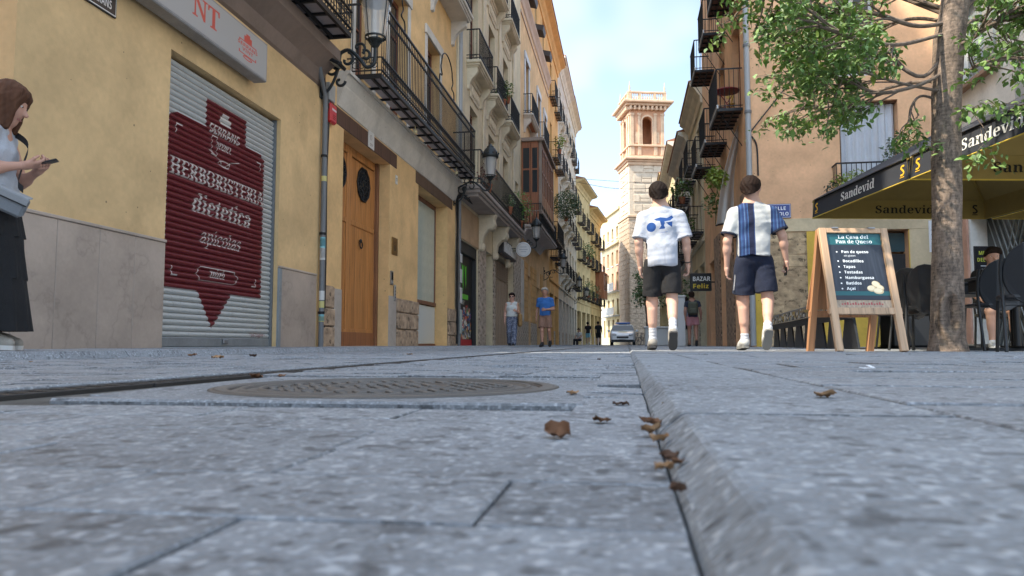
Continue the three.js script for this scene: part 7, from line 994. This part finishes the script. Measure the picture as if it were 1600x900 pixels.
// couple walking towards the viewer: defined facing -z, turned round
{
  const p = onY(800, 542.5, 0), z = -22.6, q = onZ(800, 540, z), J = { head: [0, 1.53, -.02], neck: [0, 1.35, .01], chest: [0, 1.2, 0], waist: [0, .98, 0], pelvis: [0, .87, 0], shL: [-.165, 1.32, 0], shR: [.165, 1.32, 0], elL: [-.22, 1.05, -.02], wrL: [-.15, 1.10, -.22], elR: [.215, 1.04, .03], wrR: [.225, .80, -.03], hipL: [-.085, .86, 0], knL: [-.075, .46, -.06], anL: [-.05, .09, -.06], toL: [-.06, .03, -.22], hipR: [.085, .86, 0], knR: [.085, .46, .0], anR: [.07, .12, .12], toR: [.08, .03, -.02] };
  const pat = canvasTex(256, 256, (g) => { g.fillStyle = '#5d6478'; g.fillRect(0, 0, 256, 256); const r = rng(2); for (let i = 0; i < 260; i++) { g.strokeStyle = ['#8f95a6', '#3f4658', '#b4b8c4'][i % 3]; g.lineWidth = 2 + r() * 5; g.beginPath(); const x = r() * 256, y = r() * 256; g.moveTo(x, y); g.lineTo(x + (r() - .5) * 30, y + 10 + r() * 20); g.stroke(); } }); pat.wrapS = pat.wrapT = THREE.RepeatWrapping; pat.repeat.set(3, 3);
  makePerson('woman in sunglasses with white sleeveless top and patterned grey trousers', { J, at: [q.x, .0, z], turn: Math.PI + .05, skin: [.52, .29, .21], hair: [.03, .015, .012], glasses: true, cell: .014, fat: .97, handL: { curl: .8 }, shirt: { w: .96, hem: .93, sleeve: 0, mat: cloth('white knit top', .66, .67, .64), neck: 1 }, shorts: { top: .97, leg: 2, cuff: .085, foot: .085, mat: M('patterned trousers', { map: pat, roughness: .9 }) }, shoe: { upper: cloth('dark shoe', .03, .028, .03), sole: SOLEB } });
  onL('tote_bag', 'tan tote bag hanging from the shoulder of the woman in sunglasses', 'bag', (t) => { const F = mat4(q.x, 0, z, Math.PI + .05); put('bag_body', F, [xf(box(-.05, .05, -.2, .2, -.16, .16, .04), mat4(-.25, .82, -.06, .3))], M('tan bag', { color: lin(.42, .24, .09), map: T.cloth, roughness: .8 }), t); put('handle', F, [tube([[-.25, 1.0, -.14], [-.22, 1.25, -.08], [-.17, 1.38, 0], [-.23, 1.2, .06], [-.25, 1.0, .03]], .012, 6, 24)], mats['tan bag'], t); rebase(t, q.x, .6, z); });
  const z2 = -21.8, b = onZ(852, 540, z2), K = { head: [0, 1.62, -.03], neck: [0, 1.43, .01], chest: [0, 1.27, 0], waist: [0, 1.04, -.01], pelvis: [0, .92, 0], shL: [-.18, 1.39, 0], shR: [.18, 1.39, 0], elL: [-.25, 1.12, .02], wrL: [-.06, 1.10, -.22], elR: [.245, 1.12, .06], wrR: [.27, .88, .02], hipL: [-.095, .91, 0], knL: [-.11, .5, .0], anL: [-.115, .16, .16], toL: [-.11, .04, .10], hipR: [.095, .91, 0], knR: [.075, .49, -.13], anR: [.06, .10, -.14], toR: [.08, .03, -.31] };
  makePerson('grey-haired man in blue T-shirt and brown checked shorts walking up the street', { J: K, at: [b.x, 0, z2], turn: Math.PI - .1, skin: [.42, .22, .15], hair: [.55, .54, .52], cell: .014, handL: { curl: .9 }, shirt: { w: 1.02, hem: .93, sleeve: .72, cuff: .064, mat: cloth('blue T-shirt', .045, .17, .48), neck: 1 }, shorts: { top: 1.0, leg: .82, cuff: .11, mat: cloth('brown checked shorts', .30, .17, .12) }, shoe: { upper: cloth('black trainer', .02, .02, .022), sole: SOLEB }, socks: { h: .08, mat: cloth('black sock', .02, .02, .02) }, heel: { L: [-.115, .13, .2] } });
}
// walkers further off
{
  const z = -23.5, p = onZ(1083, 540, z), J = walkA(); const sc = 1.68 / 1.78;
  makePerson('woman seen from behind in navy top and pink shorts with an olive backpack', { J, at: [p.x, GY, z], scale: sc, skin: [.36, .18, .12], hair: [.03, .015, .01], hairKind: 'bun', face: false, cell: .016, fat: 1.06, shirt: { w: .98, hem: .95, sleeve: .5, mat: cloth('navy top', .03, .036, .06), neck: 1 }, shorts: { top: 1.0, leg: .55, cuff: .115, mat: cloth('pink shorts', .48, .22, .24) }, shoe: { upper: cloth('tan sandal', .3, .15, .09), sole: SOLEB }, heel: { R: [.09, .175, .315] } });
  onL('backpack', 'olive backpack on the back of the woman in pink shorts', 'backpack', (t) => { const F = mat4(p.x, GY, z); put('bag_body', F, [xf(box(-.15, .15, -.2, .2, -.08, .08, .06), mat4(0, 1.17, .2)), xf(box(-.11, .11, -.1, .06, -.04, .04, .03), mat4(0, 1.1, .31))], M('olive canvas', { color: lin(.085, .088, .06), map: T.cloth, roughness: .85 }), t); put('strap', F, [-1, 1].map((s) => tube([[s * .1, 1.32, .14], [s * .12, 1.4, .02], [s * .13, 1.28, -.13], [s * .15, 1.05, .1]], .018, 5, 20)), mats['olive canvas'], t); rebase(t, p.x, 1, z); });
  const q = onZ(1073, 540, -27.5); makePerson('walker in dark shorts half hidden beyond the woman with the backpack', { J: walkA(), at: [q.x, GY, -27.5], skin: [.42, .22, .15], hair: [.03, .02, .015], face: false, cell: .018, shirt: { w: 1, hem: .92, sleeve: .6, mat: cloth('dusty blue shirt', .2, .24, .3) }, shorts: { top: .97, leg: .8, mat: mats['black shorts'] }, shoe: { upper: mats['black trainer'], sole: SOLEB }, heel: { R: [.09, .175, .315] } });
  const a = onZ(919, 540, -57), b = onZ(936, 540, -57); makePerson('distant man in black T-shirt and light blue shorts', { J: walkA(), at: [a.x, 0, -57], skin: [.45, .25, .17], hair: [.02, .015, .01], face: false, cell: .022, shirt: { w: 1, hem: .92, sleeve: .6, mat: cloth('black T-shirt', .013, .013, .014) }, shorts: { top: .97, leg: .75, mat: cloth('light blue shorts', .25, .5, .58) }, shoe: { upper: SOCKW, sole: SOLEW }, heel: { R: [.09, .175, .315] } });
  makePerson('distant man dressed all in black beside the one in blue shorts', { J: walkA(), at: [b.x, 0, -56], skin: [.45, .25, .17], hair: [.02, .015, .01], face: false, cell: .022, shirt: { w: 1.05, hem: .88, sleeve: .7, mat: mats['black T-shirt'] }, shorts: { top: .97, leg: .85, mat: mats['black shorts'] }, shoe: { upper: mats['black trainer'], sole: SOLEB }, heel: { R: [.09, .175, .315] } });
  const seat = (dy = 0) => ({ head: [0, 1.22, -.06], neck: [0, 1.04, .0], chest: [0, .88, .02], waist: [0, .66, .04], pelvis: [0, .55, .04], shL: [-.18, 1.0, 0], shR: [.18, 1.0, 0], elL: [-.24, .76, -.08], wrL: [-.14, .64, -.28], elR: [.24, .76, -.08], wrR: [.14, .64, -.28], hipL: [-.1, .53, .02], knL: [-.12, .52, -.42], anL: [-.12, .095, -.40], toL: [-.13, .03, -.57], hipR: [.1, .53, .02], knR: [.12, .52, -.42], anR: [.12, .095, -.44], toR: [.13, .03, -.61] });
  const s = onZ(905, 540, -54); makePerson('distant person in pale top sitting on a step by the left house fronts', { J: seat(), at: [s.x, -.12, -54], turn: Math.PI - .6, skin: [.45, .25, .17], hair: [.03, .02, .015], cell: .022, shirt: { w: 1, hem: .55, sleeve: .6, mat: mats['white knit top'] }, shorts: { top: .62, leg: 2, cuff: .08, mat: cloth('dark trousers', .02, .02, .025) }, shoe: { upper: mats['black trainer'], sole: SOLEB } });
  const c = onZ(1560, 540, -10.4); makePerson('seated cafe guest in dark shorts behind the black terrace chair', { J: seat(), at: [c.x, GY - .04, -10.45], turn: 2.9, skin: [.5, .29, .21], hair: [.03, .02, .015], cell: .014, shirt: { w: 1, hem: .55, sleeve: .6, mat: mats['black T-shirt'] }, shorts: { top: .62, leg: .8, cuff: .1, mat: cloth('grey shorts', .06, .065, .08) }, socks: { h: .1, mat: SOCKW }, shoe: { upper: cloth('white trainer', .55, .55, .55), sole: SOLEW } });
}
// ---------- the white car ----------
{
  const t = thing('parked_car', 'white car with blue stripes and a roof light bar facing the viewer', 'car'), WP = M('white car paint', { color: lin(.80, .81, .82), roughness: .3, clearcoat: .8, clearcoatRoughness: .08 }), BL = plain('blue decal', .02, .14, .42, .35, { clearcoat: .6 }), BLK = plain('black trim', .012, .012, .013, .5), CG = plain('car glass', .03, .05, .075, .05), CH = plain('lamp lens', .6, .62, .65, .1);
  const p = onZ(973, 540, -54), W = .92;
  // cross sections from nose (z = 0, towards the viewer) to tail, half width / sill / belt / roof
  const secs = [[0, .70, .30, .72, .74], [-.12, .84, .26, .86, .88], [-.6, .9, .24, .98, 1.0], [-1.15, .92, .24, 1.04, 1.06], [-1.9, .92, .24, 1.06, 1.52], [-2.5, .92, .24, 1.07, 1.6], [-3.3, .92, .24, 1.08, 1.58], [-4.0, .91, .26, 1.08, 1.5], [-4.35, .88, .3, 1.05, 1.1], [-4.45, .82, .36, .95, .98]];
  const ringAt = ([z, w, s, b, r]) => [[-w * .92, s], [-w, s + .14], [-w * 1.0, b - .12], [-w * .96, b], [-(w - .04 - (r - b) * .36), r - .05], [-(w - .12 - (r - b) * .38), r], [(w - .12 - (r - b) * .38), r], [(w - .04 - (r - b) * .36), r - .05], [w * .96, b], [w, b - .12], [w, s + .14], [w * .92, s]].map(([x, y]) => [x, y, z]);
  const rings = secs.map(ringAt), f = [rings[0], rings[rings.length - 1]]; for (let i = 0; i + 1 < rings.length; i++) for (let k = 0; k < 12; k++) { const j = (k + 1) % 12; f.push([rings[i][k], rings[i][j], rings[i + 1][j], rings[i + 1][k]]); }
  mesh('body', polyGeo(f), WP, t);
  const lift = (q) => [q[0] * 1.004, q[1] + .006, q[2] + .012]; const A = rings[3], B = rings[4]; const mix = (i, v) => A[i].map((q, e) => q + (B[i][e] - q) * v);
  mesh('windscreen', polyGeo([[mix(5, .06), mix(6, .06), mix(6, .94), mix(5, .94)].map(lift).map((q, i) => [q[0] * (i < 2 ? 1.08 : 1.05), q[1], q[2]])]), CG, t);
  for (const s of [0, 1]) mesh('side_window', polyGeo([[4, 5].map((i) => rings[i][s ? 8 : 3]), [5, 4].map((i) => rings[i][s ? 7 : 4])].map((q) => q.map((e) => [e[0] * 1.012, e[1] + .02, e[2]])).flat().length ? [[rings[4][s ? 8 : 3], rings[6][s ? 8 : 3], rings[6][s ? 7 : 4], rings[4][s ? 7 : 4]].map((e) => [e[0] * 1.012, e[1] + .012, e[2]])] : []), CG, t);
  for (const s of [-1, 1]) { const h = sub('headlight', t); mesh('lens', [xf(ball(0, 0, 0, .17, .075, .06, 14), mat4(s * .62, .76, -.02, s * .35))], CH, h); mesh('housing', [xf(ball(0, 0, -.02, .19, .09, .06, 14), mat4(s * .62, .76, -.03, s * .35))], BLK, h); mesh('mirror', [ball(s * 1.02, 1.08, -1.5, .12, .09, .07, 12)], WP, t); const w = sub('wheel', t); for (const z of [-.85, -3.55]) { const wl = z < -2 ? sub('wheel', t) : w; mesh('tyre', xf(lathe([[.2, -.1], [.31, -.1], [.33, -.06], [.33, .06], [.31, .1], [.2, .1]], [0, 0, 0], 28), mat4(s * .82, .33, z, 0, 0, Math.PI / 2)), BLK, wl); mesh('rim', xf(lathe([[0, -.06], [.19, -.07], [.2, .07], [0, .06]], [0, 0, 0], 20), mat4(s * .85, .33, z, 0, 0, Math.PI / 2)), paint('alloy', .4, .41, .42, .35, .7), wl); } }
  mesh('grille', [box(-.42, .42, .52, .66, -.02, .03, .03)], BLK, t); mesh('bumper', [box(-.8, .8, .28, .42, -.14, .06, .05)], BLK, t); mesh('number_plate', box(-.26, .26, .44, .53, .03, .05, .006), plain('plate', .6, .6, .58, .5), t);
  mesh('bonnet_decal', [xf(box(-.3, .3, 0, .006, -.12, .12), mat4(0, .985, -.55, 0, .17))], plain('yellow decal', .6, .5, .1, .4), t); mesh('side_stripe', [-1, 1].map((s) => box(s * .925, s * .93, .62, .8, -3.9, -1.1)), BL, t);
  const lb = sub('light_bar', t); mesh('bar', box(-.55, .55, 1.61, 1.72, -2.5, -2.2, .03), plain('bar blue', .03, .12, .4, .2), lb); mesh('bar_mount', box(-.3, .3, 1.57, 1.62, -2.45, -2.25), BLK, lb); mesh('roof_decal', box(-.45, .45, 1.615, 1.622, -3.2, -2.6), BL, t);
  t.position.set(p.x, 0, -54); t.scale.set(1, 1, 1);
}
// bicycles leaning by the tower
function bicycle(label, x, z, turn) { const t = thing('bicycle', label, 'bicycle', 'bicycles parked at the end of the street'), m = plain('bike frame', .05, .05, .055, .4); for (const d of [-.52, .52]) { const w = sub('wheel', t); mesh('tyre', xf(ring(0, 0, 0, .33, .02), mat4(d, .35, 0)), BLACKP, w); mesh('spoke', Array.from({ length: 6 }, (_, i) => bar([d, .35, 0], [d + .32 * Math.cos(i * 1.05), .35 + .32 * Math.sin(i * 1.05), 0], .004, .004, 3)), m, w); } mesh('frame', [bar([-.52, .35, 0], [-.15, .85, 0], .015), bar([-.15, .85, 0], [.36, .82, 0], .015), bar([0, .33, 0], [.36, .82, 0], .018), bar([-.15, .85, 0], [0, .33, 0], .016), bar([-.52, .35, 0], [0, .33, 0], .012), bar([.52, .35, 0], [.34, .95, 0], .016)], m, t); mesh('handlebar', bar([.32, 1.0, -.25], [.32, 1.0, .25], .012), m, t); mesh('saddle', ball(-.18, .93, 0, .13, .04, .07), BLACKP, t); t.position.set(x, 0, z); t.rotation.y = turn; }
{ let k = 0; for (const px of [992, 998, 1004]) { const q = onZ(px, 540, -60 - k); bicycle('dark bicycle in the row beyond the white car', q.x, -60 - k, .9 + k * .1); k++; } }
renderer.render(scene, camera);
